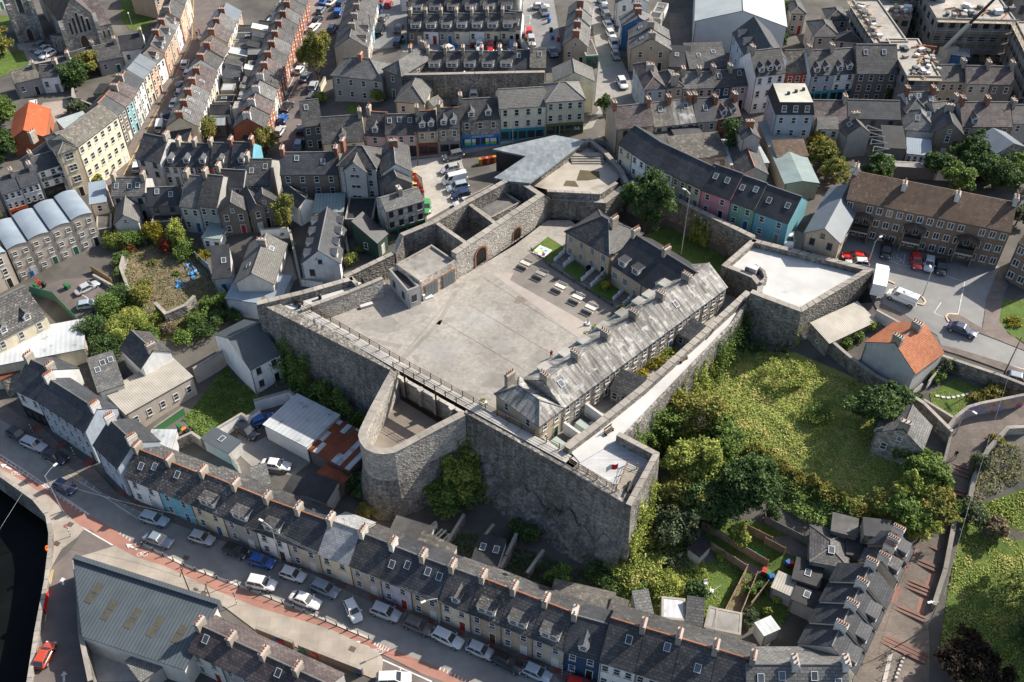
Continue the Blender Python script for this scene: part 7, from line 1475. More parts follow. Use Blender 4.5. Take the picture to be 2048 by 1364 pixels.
# painted mural wall with coloured patches
q = [G(x,y,2.4) for x,y in pts('l 1440,690 1500,610 1600,530 1700,500 1860,470 2060,430')]
MUR = mat('mural_paint',(.5,.35,.12),(.2,.2,.4),1.1,.8,None,.1,0,0,spots=((.5,.06,.05),.9,.56,.9)); wall(q,.35,[p.z - 3.4 for p in q],MUR,'mural_wall','graffiti mural wall in orange, purple and yellow',side=1,cop=2)
def panels(s,h,lab,m=None,gap=1.8): fence(s,h,lab,m or TIMBER,gap,'panel_fence',board=1)
panels('o 1490,170 1640,250 1800,350 2000,470',1.7,'long timber panel fence across the back gardens'); panels('o 1830,190 2030,290',1.7,'upper timber panel fence by artificial lawn'); panels('o 1560,330 1830,505',1.7,'timber fence from the garden shed'); panels('o 1650,880 1840,505',1.7,'sunlit fence on left of narrow garden'); panels('o 1775,900 1915,560',1.7,'sunlit fence on right of narrow garden'); panels('o 1870,790 2000,625',1.6,'short fence around sunken lawn'); panels('p 0,125 400,330',1.6,'grey fence behind steps houses',mat('grey_boards',(.16,.15,.14))); panels('p 0,290 150,370',1.6,'short fence by the coloured bins'); panels('e 250,965 430,1010 610,1200',1.8,'green mesh fence of raised car park',paint('fence_green',(.05,.16,.11),.6),2.2); panels('e 720,790 880,890',1.4,'bamboo-coloured fence beside silver saloon',mat('bamboo',(.35,.24,.12))); panels('e 1530,690 1640,790 1660,880 1770,990',1.6,'grey sheet fence on right of the wild lot',paint('fence_grey',(.3,.31,.32),.6))
# raised car park
sheet('car_park_deck','e 250,960 500,860 740,850 920,945 800,1050 620,1190 430,1020',ASPHB,.3,skirt=1.6)
for s in ('e 630,975 760,1050',): strip_line(s,.12,LINEW,.32,'road_marking')
sheet('yard','j -140,700 0,800 150,720 230,840 400,930 440,950 300,1060 0,1010 -120,900',ASPH,.05); sheet('yard','f 60,590 250,580 330,850 170,960',ASPHG,.05); sheet('yard','c 1240,100 1350,120 1430,350 1700,350 1680,410 1300,420 1250,250',ASPHB,.05); sheet('yard','m 690,1200 640,1010 1000,1130 1180,1250 1100,1364 710,1364',CONC,.05); sheet('yard','a 340,800 540,780 560,880 480,900 350,1050 280,860',mat('gravel_yard',(.3,.25,.21),(.24,.2,.17)),.05); sheet('church_path','a 130,340 280,330 440,420 420,490 220,510 170,440',ASPHG,.05); sheet('garden_path','o 1660,870 1830,540 1900,560 1780,860',SOIL,.06)
# ------------------------------------------------------------------ steps of the stepped path
ST = mat('step_red',(.17,.1,.08),(.14,.085,.07),1.,.9); nst = 0
for s,k in [('l 1400,935 1600,1030',2),('l 1375,1010 1590,1090',1),('l 1340,1125 1560,1210',2),('l 1350,1270 1440,1310',1),('p 1320,130 1420,190',1),('p 1235,290 1375,360',1),('p 1145,390 1340,490',2),('p 1060,545 1300,660',3),('p 980,750 1250,880',2),('p 870,975 1270,1180',3)]:
 for j in range(k):
  (x0,y0),(x1,y1) = pts(s); dy = j * 7; a,c = G(x0 - j * 2,y0 + dy),G(x1 - j * 2,y1 + dy); v = (c - a); v.z = 0; v.normalize(); n = Vector((-v.y,v.x,0)) * .5; z = (a.z + c.z) / 2 + .18; b = MB()
  b.prism([Vector((p.x,p.y,z - .6)) for p in (a,c,c + n,a + n)],[Vector((p.x,p.y,z)) for p in (a,c,c + n,a + n)],ST); o = b.obj('path_step'); tag(o,kind='structure'); nst += 1
for s in ('p 1010,640 1070,600 1060,680 1030,750 990,740','p 1100,440 1140,430 1120,500 1095,530','p 1180,330 1215,330 1160,390 1150,380','p 1280,520 1340,510 1300,620 1260,610','p 1210,700 1280,710 1240,840 1180,830'): sheet('path_inset',s,mat('path_red',(.26,.14,.11),(.22,.12,.095)),.07)
# ------------------------------------------------------------------ fort furniture
def picnic(s,lab,i,col):
 p = P(*pts(s)[0],ZC); E = empty('picnic_table',p,-.62,lab,'picnic table','picnic tables in the courtyard')
 for k in range(4): b = MB(); b.box(-.95,.95,-.4 + k * .2,-.4 + k * .2 + .18,.72,.76,col); b.obj('table_board',E)
 for sd in (-1,1):
  for k in range(2): b = MB(); y = sd * .8 + (k - .5) * .19; b.box(-.95,.95,y - .085,y + .085,.44,.48,col); b.obj('seat_board',E)
  b = MB(); b.box(-.95,.95,sd * 1.02 - .03,sd * 1.02 + .03,.55,.85,col); b.obj('back_board',E)
  b = MB(); b.box(sd * .75 - .04,sd * .75 + .04,-1.,1.,.36,.43,col); b.tube((sd * .75,-.75,0),(sd * .75,-.25,.72),.05,col,4); b.tube((sd * .75,.75,0),(sd * .75,.25,.72),.05,col,4); b.obj('leg_frame',E)
PW = mat('bleached_timber',(.6,.55,.48),(.5,.46,.4),3.,.8)
for i,(s,lab) in enumerate([('g 120,750','pale picnic table nearest the game board lawn'),('g 240,830','greyish picnic table in front of first garden stair'),('g 390,930','middle picnic table of the courtyard row'),('g 525,1015','picnic table beside round stained patch'),('g 627,1095','picnic table nearest the barrack wing')]): picnic(s,lab,i,PW if i != 1 else mat('grey_timber',(.36,.34,.31)))
c = P(*pts('g 250,635')[0],ZC + .1); b = MB(); b.box(-1.3,1.3,-1.3,1.3,0,.06,FRAME)
for (x,y,cc) in ((-.6,-.6,(.5,.5,.05)),(.5,.5,(.05,.35,.45)),(-.5,.6,(.15,.45,.4)),(.6,-.4,(.45,.03,.1)),(.1,.0,(.3,.5,.1)),(.8,-.85,(.1,.1,.15))): b.box(x - .3,x + .3,y - .3,y + .3,.061,.075,paint(f'board_{cc[0]}_{cc[1]}',cc,.6))
tag(b.obj('game_board',None,c,-.6),'white board game mat with coloured squares on the lawn','game board')
c = P(*pts('g 605,1205')[0],ZC); E = empty('signpost',c,0,'white pointed signpost standing in the courtyard','sign'); b = MB(); b.box(-.35,.35,-.35,.35,0,.35,FRAME); b.obj('base',E); b = MB(); b.prism([(-.2,-.04,.35),(.2,-.04,.35),(.2,.04,.35),(-.2,.04,.35)],[(-.02,-.02,1.7),(.02,-.02,1.7),(.02,.02,1.7),(-.02,.02,1.7)],FRAME); b.obj('board',E)
for i,(s,lab) in enumerate([('g 655,1255','white planter box by barrack wing, upper'),('g 590,1310','white planter box by barrack wing, lower'),('j 1780,510','white block planter beside the end house lawn')]):
 c = P(*pts(s)[0],ZC); E = empty('planter',c,.6,lab,'planter','courtyard planters'); b = MB(); b.box(-.6,.6,-.35,.35,0,.65,FRAME); b.obj('box',E); mk('foliage',leaf_mesh('foliage',crown_points([(0,0,.9,.45,.4)],220,.4,i),.09,LM['lime']),E)
for i,(s,lab) in enumerate([('f 870,1065','white planter by the courtyard retaining wall'),('f 955,995','stone bench in the shadow of annex')]):
 c = P(*pts(s)[0],ZC); b = MB(); b.box(-1.1,1.1,-.35,.35,0,.5,CONC,DECKW); tag(b.obj('stone_bench',None,c,.45),lab,'bench')
c = P(*pts('f 1345,1000')[0],ZC); b = MB(); b.box(-.9,.9,-.4,.4,0,.35,FRAME); b.box(-.9,-.5,-.4,.4,.352,1.2,FRAME); tag(b.obj('bench_unit',None,c,.5),'white bench unit before the garage doors','bench')
def cannon(p,rz,lab):
 E = empty('cannon',p,rz,lab,'cannon'); b = MB(); b.tube((-.9,0,.62),(1.1,0,.8),.2,DARKM,10,.13); b.tube((1.1,0,.8),(1.16,0,.805),.17,DARKM,10,.17); b.obj('barrel',E)
 b = MB(); b.box(-.9,.5,-.3,-.2,.25,.62,TIMBERD); b.box(-.9,.5,.2,.3,.25,.62,TIMBERD); b.box(-.8,-.6,-.2,.2,.3,.4,TIMBERD); b.obj('carriage',E)
 for x in (-.65,.3):
  for s in (-1,1): b = MB(); b.tube((x,s * .32,.25),(x,s * .42,.25),.25,DARKM,10); b.obj('wheel',E)
cannon(P(*pts('f 335,1045')[0],16.05),2.7,'black cannon on the white left-end terrace'); cannon(P(*pts('k 925,1165')[0],16.12),-1.9,'black cannon on the timber platform of flag terrace')
for i,s in enumerate(['f 350,1075','f 508,1003','f 840,875','f 520,1185']):
 c = P(*pts(s)[0],16.05 if i < 2 else (16.5 if i == 2 else 13)); b = MB(); b.tube((0,0,0),(0,0,.9),.3,DARKM,10,.26); b.tube((0,0,.9),(0,0,1.),.33,DARKM,10,.2); tag(b.obj('iron_drum',None,c),['dark drum beside the terrace cannon','dark drum mid white terrace','dark drum on wall by the annex','dark drum below the boardwalk end'][i],'drum','dark drums on the fort')
c = P(*pts('k 825,1130')[0],16.0); E = empty('flagpole',c,0,'white flagpole with red and white flag on flag terrace','flag'); b = MB(); b.tube((0,0,0),(0,0,4.6),.05,FRAME,6); b.obj('pole',E)
for k,(m,x0) in enumerate(((paint('flag_red',(.6,.01,.02),.7),0),(FRAME,.75))):
 b = MB(); n = 5
 for j in range(n):
  xa,xb = -.05 - x0 - .75 * j / n,-.05 - x0 - .75 * (j + 1) / n; f = lambda x: (x,.12 * math.sin(x * 5),0);
  for t in (0,.014): b.face([(xa,.12 * math.sin(xa * 5) + t,3.5 + xa * .45),(xb,.12 * math.sin(xb * 5) + t,3.5 + xb * .45),(xb,.12 * math.sin(xb * 5) + t,4.5 + xb * .45),(xa,.12 * math.sin(xa * 5) + t,4.5 + xa * .45)],m)
 b.obj('flag_stripe',E)
for s,lab in [('k 1350,160','timber frame seat on rampart walk, upper'),('k 770,720','timber frame seat on rampart walk, lower')]:
 c = P(*pts(s)[0],16.1); E = empty('bench',c,.75,lab,'bench')
 for k in range(3): b = MB(); b.box(-.8,.8,-.3 + k * .2,-.14 + k * .2,.42,.46,TIMBERD); b.obj('seat_slat',E)
 for x in (-.7,.7): b = MB(); b.box(x - .04,x + .04,-.3,.3,0,.42,TIMBERD); b.box(x - .04,x + .04,.24,.3,.42,1.1,TIMBERD); b.obj('frame_end',E)
 b = MB(); b.box(-.8,.8,.26,.29,.7,1.1,TIMBERD); b.obj('backrest',E)
for i,s in enumerate(['k 385,840','k 465,815','k 575,700','k 635,675']):
 c = P(*pts(s)[0],ZC); b = MB()
 if i % 2 == 0: b.prism([(-.9,-1.2,0),(.9,-1.2,0),(.9,1.2,0),(-.9,1.2,0)],[(-.6,-1.2,1.1),(.6,-1.2,1.1),(.6,1.2,1.1),(-.6,1.2,1.1)],paint('tank_green',(.3,.36,.33),.6)); tag(b.obj('oil_tank',None,c,.8),['pale green oil tank in nearer painted yard','','pale green oil tank in farther painted yard'][i],'tank')
 else: b.tube((0,0,0),(0,0,.75),.38,FRAME,12); tag(b.obj('garden_table',None,c),['','white round table in nearer painted yard','','white round table in farther painted yard'][i],'table')
# ------------------------------------------------------------------ wheelie bins
def bin_mesh(m):
 b = MB(); b.prism([(-.24,-.3,.05),(.24,-.3,.05),(.24,.3,.05),(-.24,.3,.05)],[(-.29,-.36,1.),(.29,-.36,1.),(.29,.36,1.),(-.29,.36,1.)],m); b.prism([(-.31,-.38,1.002),(.31,-.38,1.002),(.31,.4,1.002),(-.31,.4,1.002)],[(-.26,-.3,1.1),(.26,-.3,1.1),(.26,.4,1.1),(-.26,.4,1.1)],m); b.tube((-.3,.3,.1),(.3,.3,.1),.1,TYRE,8); return b.mesh('wheelie_bin')
BINS = {k: bin_mesh(paint('bin_' + k,c,.45)) for k,c in dict(blue=(.02,.1,.33),red=(.36,.03,.02),green=(.03,.14,.06),black=(.02,.02,.02),orange=(.7,.2,.02)).items()}
bl = {}
for ln,place in [('b 345,320 blue 365,275 blue 400,180 blue 385,205 green 425,95 green 290,475 green 275,520 blue 268,545 red 260,570 green 255,595 red 240,630 blue 228,660 red 110,1000 red','on the brick terrace pavement'),('b 895,305 blue 920,235 blue 930,180 green 945,140 blue 965,85 blue 980,50 blue 985,20 red','along the parking court terrace'),('b 1565,365 blue 1630,385 black 1690,360 red 1715,360 green 1870,330 blue 1960,325 black 2005,330 blue 1160,330 green 1150,300 black 1220,365 orange','before the dormered cottages'),('c 270,70 blue 300,130 blue 305,165 blue 330,300 blue 320,240 black 380,310 red','along the upper cottage line'),('p 185,445 blue 205,455 red 30,530 green 55,555 blue 5,510 red','in gardens behind steps houses'),('e 280,910 green 300,890 red 250,810 blue 515,915 green 535,920 green 345,905 black','below the wave-roofed terrace'),('o 1975,515 red 2010,530 green 2027,560 blue 1735,895 blue','beside the garden fences'),('n 180,1045 blue 210,1055 red 475,1160 red 380,1120 green 815,1285 blue','in front yards below cycle lane'),('i 1400,690 green 1440,715 orange 1460,725 black','on terrace by green boarded wall')]:
 t = ln.split(); cr = t[0]; items = sorted([(t[i],t[i + 1]) for i in range(1,len(t),2)],key=lambda e: float(e[0].split(',')[0])); tot = {}
 for xy,c_ in items: tot[c_] = tot.get(c_,0) + 1
 sn = {}
 for xy,c_ in items:
  sn[c_] = sn.get(c_,0) + 1; p = G(*pts(cr + xy)[0],.4); p.z -= .3; o = mk('wheelie_bin',BINS[c_],None,p,RNG.uniform(0,3)); tag(o,f'{c_} wheelie bin {place}' + ('' if tot[c_] == 1 else f', {orda(sn[c_] - 1, tot[c_])} of its colour'),'bin','wheelie bins ' + place)
# ------------------------------------------------------------------ people
def person(p,rz,lab,top,legs,hair=(.03,.02,.015),stride=.25,pose='walk'):
 me = bpy.data.meshes.new('body'); V = []; E_ = []; R_ = []
 def add(v,r,par=None):
  V.append(v); R_.append(r);
  if par is not None: E_.append((par,len(V) - 1))
  return len(V) - 1
 pel = add((0,0,.93),(.15,.13)); wst = add((0,0,1.08),(.14,.11),pel); chs = add((0,.0,1.32),(.17,.12),wst); nk = add((0,0,1.5),(.06,.06),chs); hd = add((.01,0,1.6),(.09,.085),nk); hd2 = add((.015,0,1.7),(.085,.08),hd)
 for s in (-1,1):
  k = stride * s; hip = add((0,s * .1,.88),(.095,.095),pel); kn = add((k * .6 + .03,s * .1,.48),(.065,.065),hip); an = add((k,s * .1,.09),(.045,.045),kn); add((k + .16,s * .11,.04),(.045,.035),an)
  sh = add((0,s * .19,1.42),(.07,.07),chs); el = add((-k * .4,s * .25,1.14),(.05,.05),sh); ha = add((-k * .7 + .08,s * .25,.9),(.038,.038),el); add((-k * .7 + .12,s * .245,.8),(.03,.04),ha)
 me.from_pydata(V,E_,[]); o = bpy.data.objects.new('body',me); COL.objects.link(o); md = o.modifiers.new('s','SKIN');
 for i,sv in enumerate(me.skin_vertices[0].data): sv.radius = R_[i]; sv.use_root = i == 0
 o.modifiers.new('d','SUBSURF').levels = 1
 dg = bpy.context.evaluated_depsgraph_get(); m2 = bpy.data.meshes.new_from_object(o.evaluated_get(dg)); bpy.data.objects.remove(o)
 SK = mat('skin',(.5,.32,.24)); ms = [paint(f'cloth_{top}',top,.9),paint(f'cloth_{legs}',legs,.9),SK,paint(f'hair_{hair}',hair,.8)]
 for m in ms: m2.materials.append(m)
 for f in m2.polygons:
  c = f.center; f.material_index = 3 if c.z > 1.66 or (c.z > 1.58 and c.x < -.03) else 2 if c.z > 1.5 or (abs(c.y) > .2 and c.z < .95) else 0 if c.z > .92 else 1; f.use_smooth = True
 E = empty('person',p,rz,lab,'person'); mk('body',m2,E); return E
person(G(*pts('l 1742,790')[0]),1.0,'person in dark jacket walking up the paved path',(.02,.02,.03),(.03,.04,.08)); person(P(*pts('f 468,1215')[0],16.2),-.6,'person in grey standing on the boardwalk, upper of two',(.15,.16,.2),(.03,.03,.04),stride=.05); person(P(*pts('f 528,1245')[0],16.2),-.6,'person in pale top on the boardwalk, lower of two',(.4,.4,.42),(.04,.05,.08),stride=.08); person(G(*pts('n 1100,785')[0]),-.4,'person in magenta coat on the quay pavement',(.5,.01,.25),(.03,.03,.04)); person(G(*pts('n 1072,735')[0]),-.4,'person in dark clothes behind the magenta coat',(.04,.04,.05),(.03,.03,.04)); person(G(*pts('a 1540,290')[0]),1.,'person in dark top on the coloured street pavement',(.03,.03,.04),(.03,.03,.05)); person(G(*pts('a 1558,265')[0]),1.,'person in pink top on the coloured street',(.5,.1,.2),(.03,.03,.05)); person(G(*pts('a 1488,275')[0]),1.,'person waiting at kerb near white house',(.1,.1,.12),(.02,.02,.03),stride=.05)
c = P(*pts('k 322,140')[0],13); person(c,2.,'person in red top by the hipped end house',(.5,.02,.02),(.03,.03,.04),stride=.1); person(G(*pts('l 1485,920')[0]),1.3,'person bending at head of the steps in black',(.02,.02,.02),(.02,.02,.02),stride=.15)
# ------------------------------------------------------------------ church, upper left
def hb(s,D,h,kind,pitch,col,roof,label,name,cat,**k):
 q = pts(s); A,B = G(*q[0]),G(*q[1]); return house(A,B,D,h,(A.z + B.z) / 2,kind,math.tan(math.radians(pitch)),col,roof,label,name,cat,None,chim=None,**k)
CH = mat('church_stone',(.36,.345,.32),(.22,.21,.195),.6,.9,None,.3,0,.5,vor=(1.3,.25,1.6),spots=((.12,.115,.105),.5,.6,.6)); MATS['church_stone'] = CH
_wm = wallmat
def wallmat(c): return CH if c == 'church' else _wm(c)
NV = hb('a 545,408 800,345',26,7.6,'g',54,'church','slate_purple','grey stone gothic church nave with five lancet window','church','church',win=False)
W = 2 * max(v.co.x for v in wallof(NV)); D = 2 * max(v.co.y for v in wallof(NV))
def lancet(par,x,z,w_,h_,y,rz=0.,m=None):
 b = MB(); N = 8; out = [(-w_ / 2,0)] + [(-w_ / 2 * math.cos(math.pi * k / N),h_ + w_ * .9 * math.sin(math.pi * k / N)) for k in range(N + 1)] + [(w_ / 2,0)]
 b.face([(p[0],-.06,p[1]) for p in out],m or GLASS)
 o2 = [(p[0] * 1.35,p[1] + (.12 if p[1] > 0 else 0)) for p in out]
 for a,c,d,e in zip(out[:-1],out[1:],o2[1:],o2[:-1]): b.prism([(a[0],0,a[1]),(c[0],0,c[1]),(d[0],0,d[1]),(e[0],0,e[1])],[(a[0],-.16,a[1]),(c[0],-.16,c[1]),(d[0],-.16,d[1]),(e[0],-.16,e[1])],CONC)
 b.obj('lancet_window',par,(x,y,z),rz)
for k,hh in enumerate((2.6,3.6,4.6,3.6,2.6)): lancet(NV,(k - 2) * W * .13,4.2,.62,hh,-D / 2)
lancet(NV,.1,0,1.7,1.9,-D / 2,m=paint('church_door',(.08,.05,.035)))
for sx in (-1,1):
 b = MB(); b.box(sx * W / 2 - .5,sx * W / 2 + .5,-D / 2 - .9,-D / 2 + .4,-1.5,6.2,CH); b.prism([(sx * W / 2 - .5,-D / 2 - .9,6.202),(sx * W / 2 + .5,-D / 2 - .9,6.202),(sx * W / 2 + .5,-D / 2,6.202),(sx * W / 2 - .5,-D / 2,6.202)],[(sx * W / 2 - .5,-D / 2 - .1,8.2),(sx * W / 2 + .5,-D / 2 - .1,8.2),(sx * W / 2 + .5,-D / 2,8.2),(sx * W / 2 - .5,-D / 2,8.2)],CH); b.obj('buttress',NV)
SA = hb('a 430,410 545,408',22,4.4,'m',-20,'church','slate_dark','low stone side aisle on the left of the church','church_aisle','church',win=False)
for x in (-.9,0,.9): lancet(SA,x,1.4,.45,1.5,-11)
SB = hb('a 800,345 905,320',20,4.6,'m',12,'church','slate_purple','low stone side aisle on the right of the church','church_aisle','church',win=False)
for x in (-.6,.6): lancet(SB,x,1.4,.45,1.6,-10)
TW = hb('a 165,330 330,290',7.5,19,'f',0,'church','felt','square stone church tower with pointed doorway','church_tower','church',win=False)
lancet(TW,0,0,1.3,1.8,-3.75,m=paint('church_door',(.08,.05,.035))); lancet(TW,0,7,1.2,4,-3.75)
for sx in (-1,1):
 b = MB(); b.box(sx * 2.6 - .5,sx * 2.6 + .5,-4.7,-3.6,-1.5,10,CH); b.obj('buttress',TW)
hb('a -160,140 60,60',9,5,'r',36,'palegrey','slate','grey house behind the church tower at far left','house','house')
hb('a 1235,150 1400,60',8,5.4,'r',36,'tan','slate','slated house between church lawn and coloured street','house','house')
hb('a 1230,40 1390,-40',8,5.4,'r',36,'beige','slate_grey','last slated house above the church lawn','house','house')
# ------------------------------------------------------------------ building site, upper right
SC1 = mat('site_concrete',(.34,.315,.28),(.25,.232,.207),.8,.9,None,.25,0,spots=((.42,.3,.19),.5,.62,.7)); MATS['site_concrete'] = SC1
SCW = mat('site_block',(.29,.275,.25),(.22,.205,.19),.7,.9,(.9,.45,.03,.2,.7),.2)
def wallmat(c,_p=wallmat): return SCW if c == 'site' else SC1 if c == 'sitepale' else _p(c)
def scaffold(A,B,h,z0,label,n=None):
 E = empty('scaffolding',(0,0,0),0,label,'scaffold','scaffolding on the building site'); d = (B - A); d.z = 0; L = d.length; d /= L; nn = Vector((d.y,-d.x,0)); k = n or max(2,int(L / 2.4)); lv = max(2,int(h / 2))
 for i in range(k + 1):
  for o in (.35,1.35): p = A + d * (L * i / k) + nn * o; b = MB(); b.tube((p.x,p.y,z0 - 1),(p.x,p.y,z0 + h + 1),.05,STEEL,4); b.obj('standard',E)
 for j in range(1,lv + 1):
  z = z0 + h * j / lv; a,c = A + nn * .35,B + nn * .35; a2,c2 = A + nn * 1.35,B + nn * 1.35; b = MB(); b.slab([(a.x,a.y,z),(a2.x,a2.y,z),(c2.x,c2.y,z),(c.x,c.y,z)],.07,mat('scaffold_board',(.33,.27,.19),(.26,.22,.16))); b.obj('board_lift',E)
  for hz in (.55,1.05): b = MB(); b.tube((a2.x,a2.y,z + hz),(c2.x,c2.y,z + hz),.045,STEEL,4); b.obj('guard_rail',E)
def site(s,h,D,label,roof='site_concrete',col='site',sc=True,slab=None,win=True):
 q = pts(s); A,B = G(*q[0],h),G(*q[1],h); z = (A.z + B.z) / 2 - h; E = house(A,B,D,h,z,'f',0,col,roof,label,'unfinished_building','building',None,chim=None,par=.3,cols=None,style='d',door=False,ww=1.4,win=win,side='L')
 if sc: A.z = B.z = z; scaffold(A,B,h,z,'scaffolding on ' + label.split(',')[0][:60])
 return E
site('d 1112,602 1378,606',8.5,17,'near end of unfinished block')
site('d 690,5 905,335',8.5,6,'long unfinished wing beside hip-roofed houses')
site('d 1345,150 1965,168',9.5,14,'far unfinished facade behind crane')
site('d 1965,175 2140,520',9.5,9,'unfinished wing at the right edge')
site('d 905,120 1150,140',6.5,9,'unfinished back wing by concrete core',sc=False)
site('d 1000,-60 2100,-60',9,12,'farthest unfinished slab along top edge',sc=False)
for s,d_,h_,lab in [('d 1165,310 1315,330',6,14,'tall bare concrete lift core at the building site'),('d 1850,240 2080,240',6,13,'second bare concrete core near right edge')]:
 E = hb(s,d_,h_,'f',0,'sitepale','felt_dark',lab,'concrete_core','concrete core',win=False,par=1.6)
 for z in (4,9): b = MB(); b.box(-1.,.2,-.04,.0,z,z + 2.2,GUTTER); b.obj('opening',E,(0,-d_ / 2,0))
R = random.Random(9)
dm = [mat('debris_timber',(.4,.25,.13),(.3,.2,.1)),mat('debris_rust',(.25,.08,.04)),SC1,paint('debris_grey',(.1,.11,.12)),paint('debris_white',(.6,.6,.58))]
ctr = pts('d 1200,470')[0]; zt = G(*ctr,8.5)
for i in range(34):
 x,y = 1100 + R.uniform(-30,220),360 + R.uniform(0,220); x += (y - 360) * .25
 p = G(*pts(f'd {x:.0f},{y:.0f}')[0],8.7); b = MB(); k = i % 5
 if k in (0,1): b.box(-R.uniform(1,2.2),R.uniform(1,2.2),-.12,.12,0,.2,dm[k])
 else: b.box(-R.uniform(.3,.8),R.uniform(.3,.8),-R.uniform(.3,.6),R.uniform(.3,.6),0,R.uniform(.3,.8),dm[k])
 o = b.obj('building_material',None,p,R.uniform(0,3)); tag(o,['timber plank stack lying on the unfinished slab','rusty steel beam lying on the unfinished slab','pale block pile on the unfinished slab','grey wrapped pallet on the unfinished slab','white wrapped pallet on the unfinished slab'][k],'building material','loose materials on the unfinished slab')
R = random.Random(19)
for reg,n_,hh,nm_ in (((720,20,870,300),22,8.7,'long unfinished wing'),((1400,60,1900,130),26,9.7,'far unfinished slab'),((930,70,1130,120),12,6.7,'unfinished back wing')):
 for i in range(n_):
  f = R.random(); x = reg[0] + (reg[2] - reg[0]) * (f if nm_.startswith('long') else R.random()); y = reg[1] + (reg[3] - reg[1]) * (f if nm_.startswith('long') else R.random()); x += R.uniform(0,40)
  p = G(*pts(f'd {x:.0f},{y:.0f}')[0],hh); b = MB(); k = R.randrange(5)
  if k < 2: b.box(-R.uniform(1,2.6),R.uniform(1,2.6),-.12,.12,0,.22,dm[k])
  else: b.box(-R.uniform(.3,1.),R.uniform(.3,1.),-R.uniform(.3,.7),R.uniform(.3,.7),0,R.uniform(.3,1.1),dm[k])
  tag(b.obj('building_material',None,p,R.uniform(0,3)),('timber plank stack','rusty steel beam','pale block pile','grey wrapped pallet','white wrapped pallet')[k] + ' on the ' + nm_,'building material','loose materials on the ' + nm_)
# crane
c = G(*pts('d 1400,500')[0]); E = empty('mobile_crane',c,.5,'pale mobile crane with long boom over the building site','crane'); CR = paint('crane_cream',(.5,.49,.42),.5)
b = MB(); b.box(-4.5,4.5,-1.3,1.3,.9,2.2,CR); b.obj('chassis',E); b = MB(); b.box(-1.5,2,-1.2,1.2,2.21,4.,CR); b.obj('cab',E)
for x in (-3.5,-2,2,3.5):
 for s in (-1,1): b = MB(); b.tube((x,s * 1.05,.6),(x,s * 1.4,.6),.6,TYRE,12); b.obj('wheel',E)
M = Matrix.Rotation(-.5,4,'Z'); a0 = Vector((-1.5,0,4.)); far = P(1995,-8,60); t = (c.y + 4) / P(1995,-8,60).y
u,v = (1995 - 1024) / FPX,-(-8 - 682) / FPX; dy = CP + v * SP; tt = (c.y - 4) / dy; tip = Vector((u * tt,c.y - 4,CAMZ + (-SP + v * CP) * tt)) - Vector(c); tip = M @ tip
mid = a0.lerp(tip,.5); b = MB(); b.tube(a0,mid,.5,CR,4,.45); b.obj('boom',E); b = MB(); b.tube(mid,tip,.33,DARKM,4,.28); b.obj('boom_extension',E); b = MB(); b.tube(Vector((1.2,0,3.6)),a0.lerp(mid,.55),.16,STEEL,6); b.obj('ram',E)
hb('d 1430,520 1570,540',4,2.8,'f',0,'blue','sheet_white','blue site cabin with white roof beside the crane','site_cabin','cabin',win=False,par=0)
for i in range(7):
 p = G(*pts(f'd {1600 + i * 45},{430 + (i * 37) % 60}')[0]); b = MB(); b.box(-1.3,1.3,-.8,.8,0,1.2,dm[(1,3,1,0,3,1,4)[i]]); tag(b.obj('material_stack',None,p,i * .7),f'{("rusty", "grey", "dark red", "timber", "charcoal", "brown", "white")[i]} stack of materials in the site yard','building material','stacks in the site yard')
person(G(*pts('d 1018,75')[0],6.6),1.,'worker in yellow hi-vis vest on the building site',(.5,.7,.05),(.02,.02,.03),stride=.1)
# exposed white trusses near the ruin
for i in range(5):
 A = G(*pts(f'd {805 + i * 18},{975 + i * 55}')[0],5); B = G(*pts(f'd {925 + i * 18},{1020 + i * 47}')[0],5); b = MB(); b.tube(A,B,.09,FRAME,4); b.tube(A,A - Vector((0,0,1.2)),.07,FRAME,4); b.tube(B,A - Vector((0,0,1.)),.06,FRAME,4); tag(b.obj('roof_truss'),f'bare white roof truss, {("topmost", "second", "third", "fourth", "lowest")[i]} over the ruin','roof truss','bare roof trusses')
# mansard on the flat-topped block
E = FL[0]; bx_ = [v.co for v in wallof(E)]; hw,hd = max(v.x for v in bx_),max(v.y for v in bx_); b = MB(); m_ = roofmat('slate_dark'); i_ = .9
b.prism([(-hw - .1,-hd - .1,8.06),(hw + .1,-hd - .1,8.06),(hw + .1,hd + .1,8.06),(-hw - .1,hd + .1,8.06)],[(-hw + .5,-hd + .6,10.4),(hw - .5,-hd + .6,10.4),(hw - .5,hd - .3,10.4),(-hw + .5,hd - .3,10.4)],m_,roofmat('felt_yellow')); b.obj('mansard_storey',E)
for k in range(3): mk('window',win_mesh(.9,1.2),E,((k - 1) * hw * .6,-hd + .22,9.2),rot=(-.28,0,0))
for k in range(3): b = MB(); b.box(-.25,.25,-.25,.25,0,.5,DARKM); b.obj('roof_vent',E,((k - .6) * 1.6,.8 * k - .5,10.4))
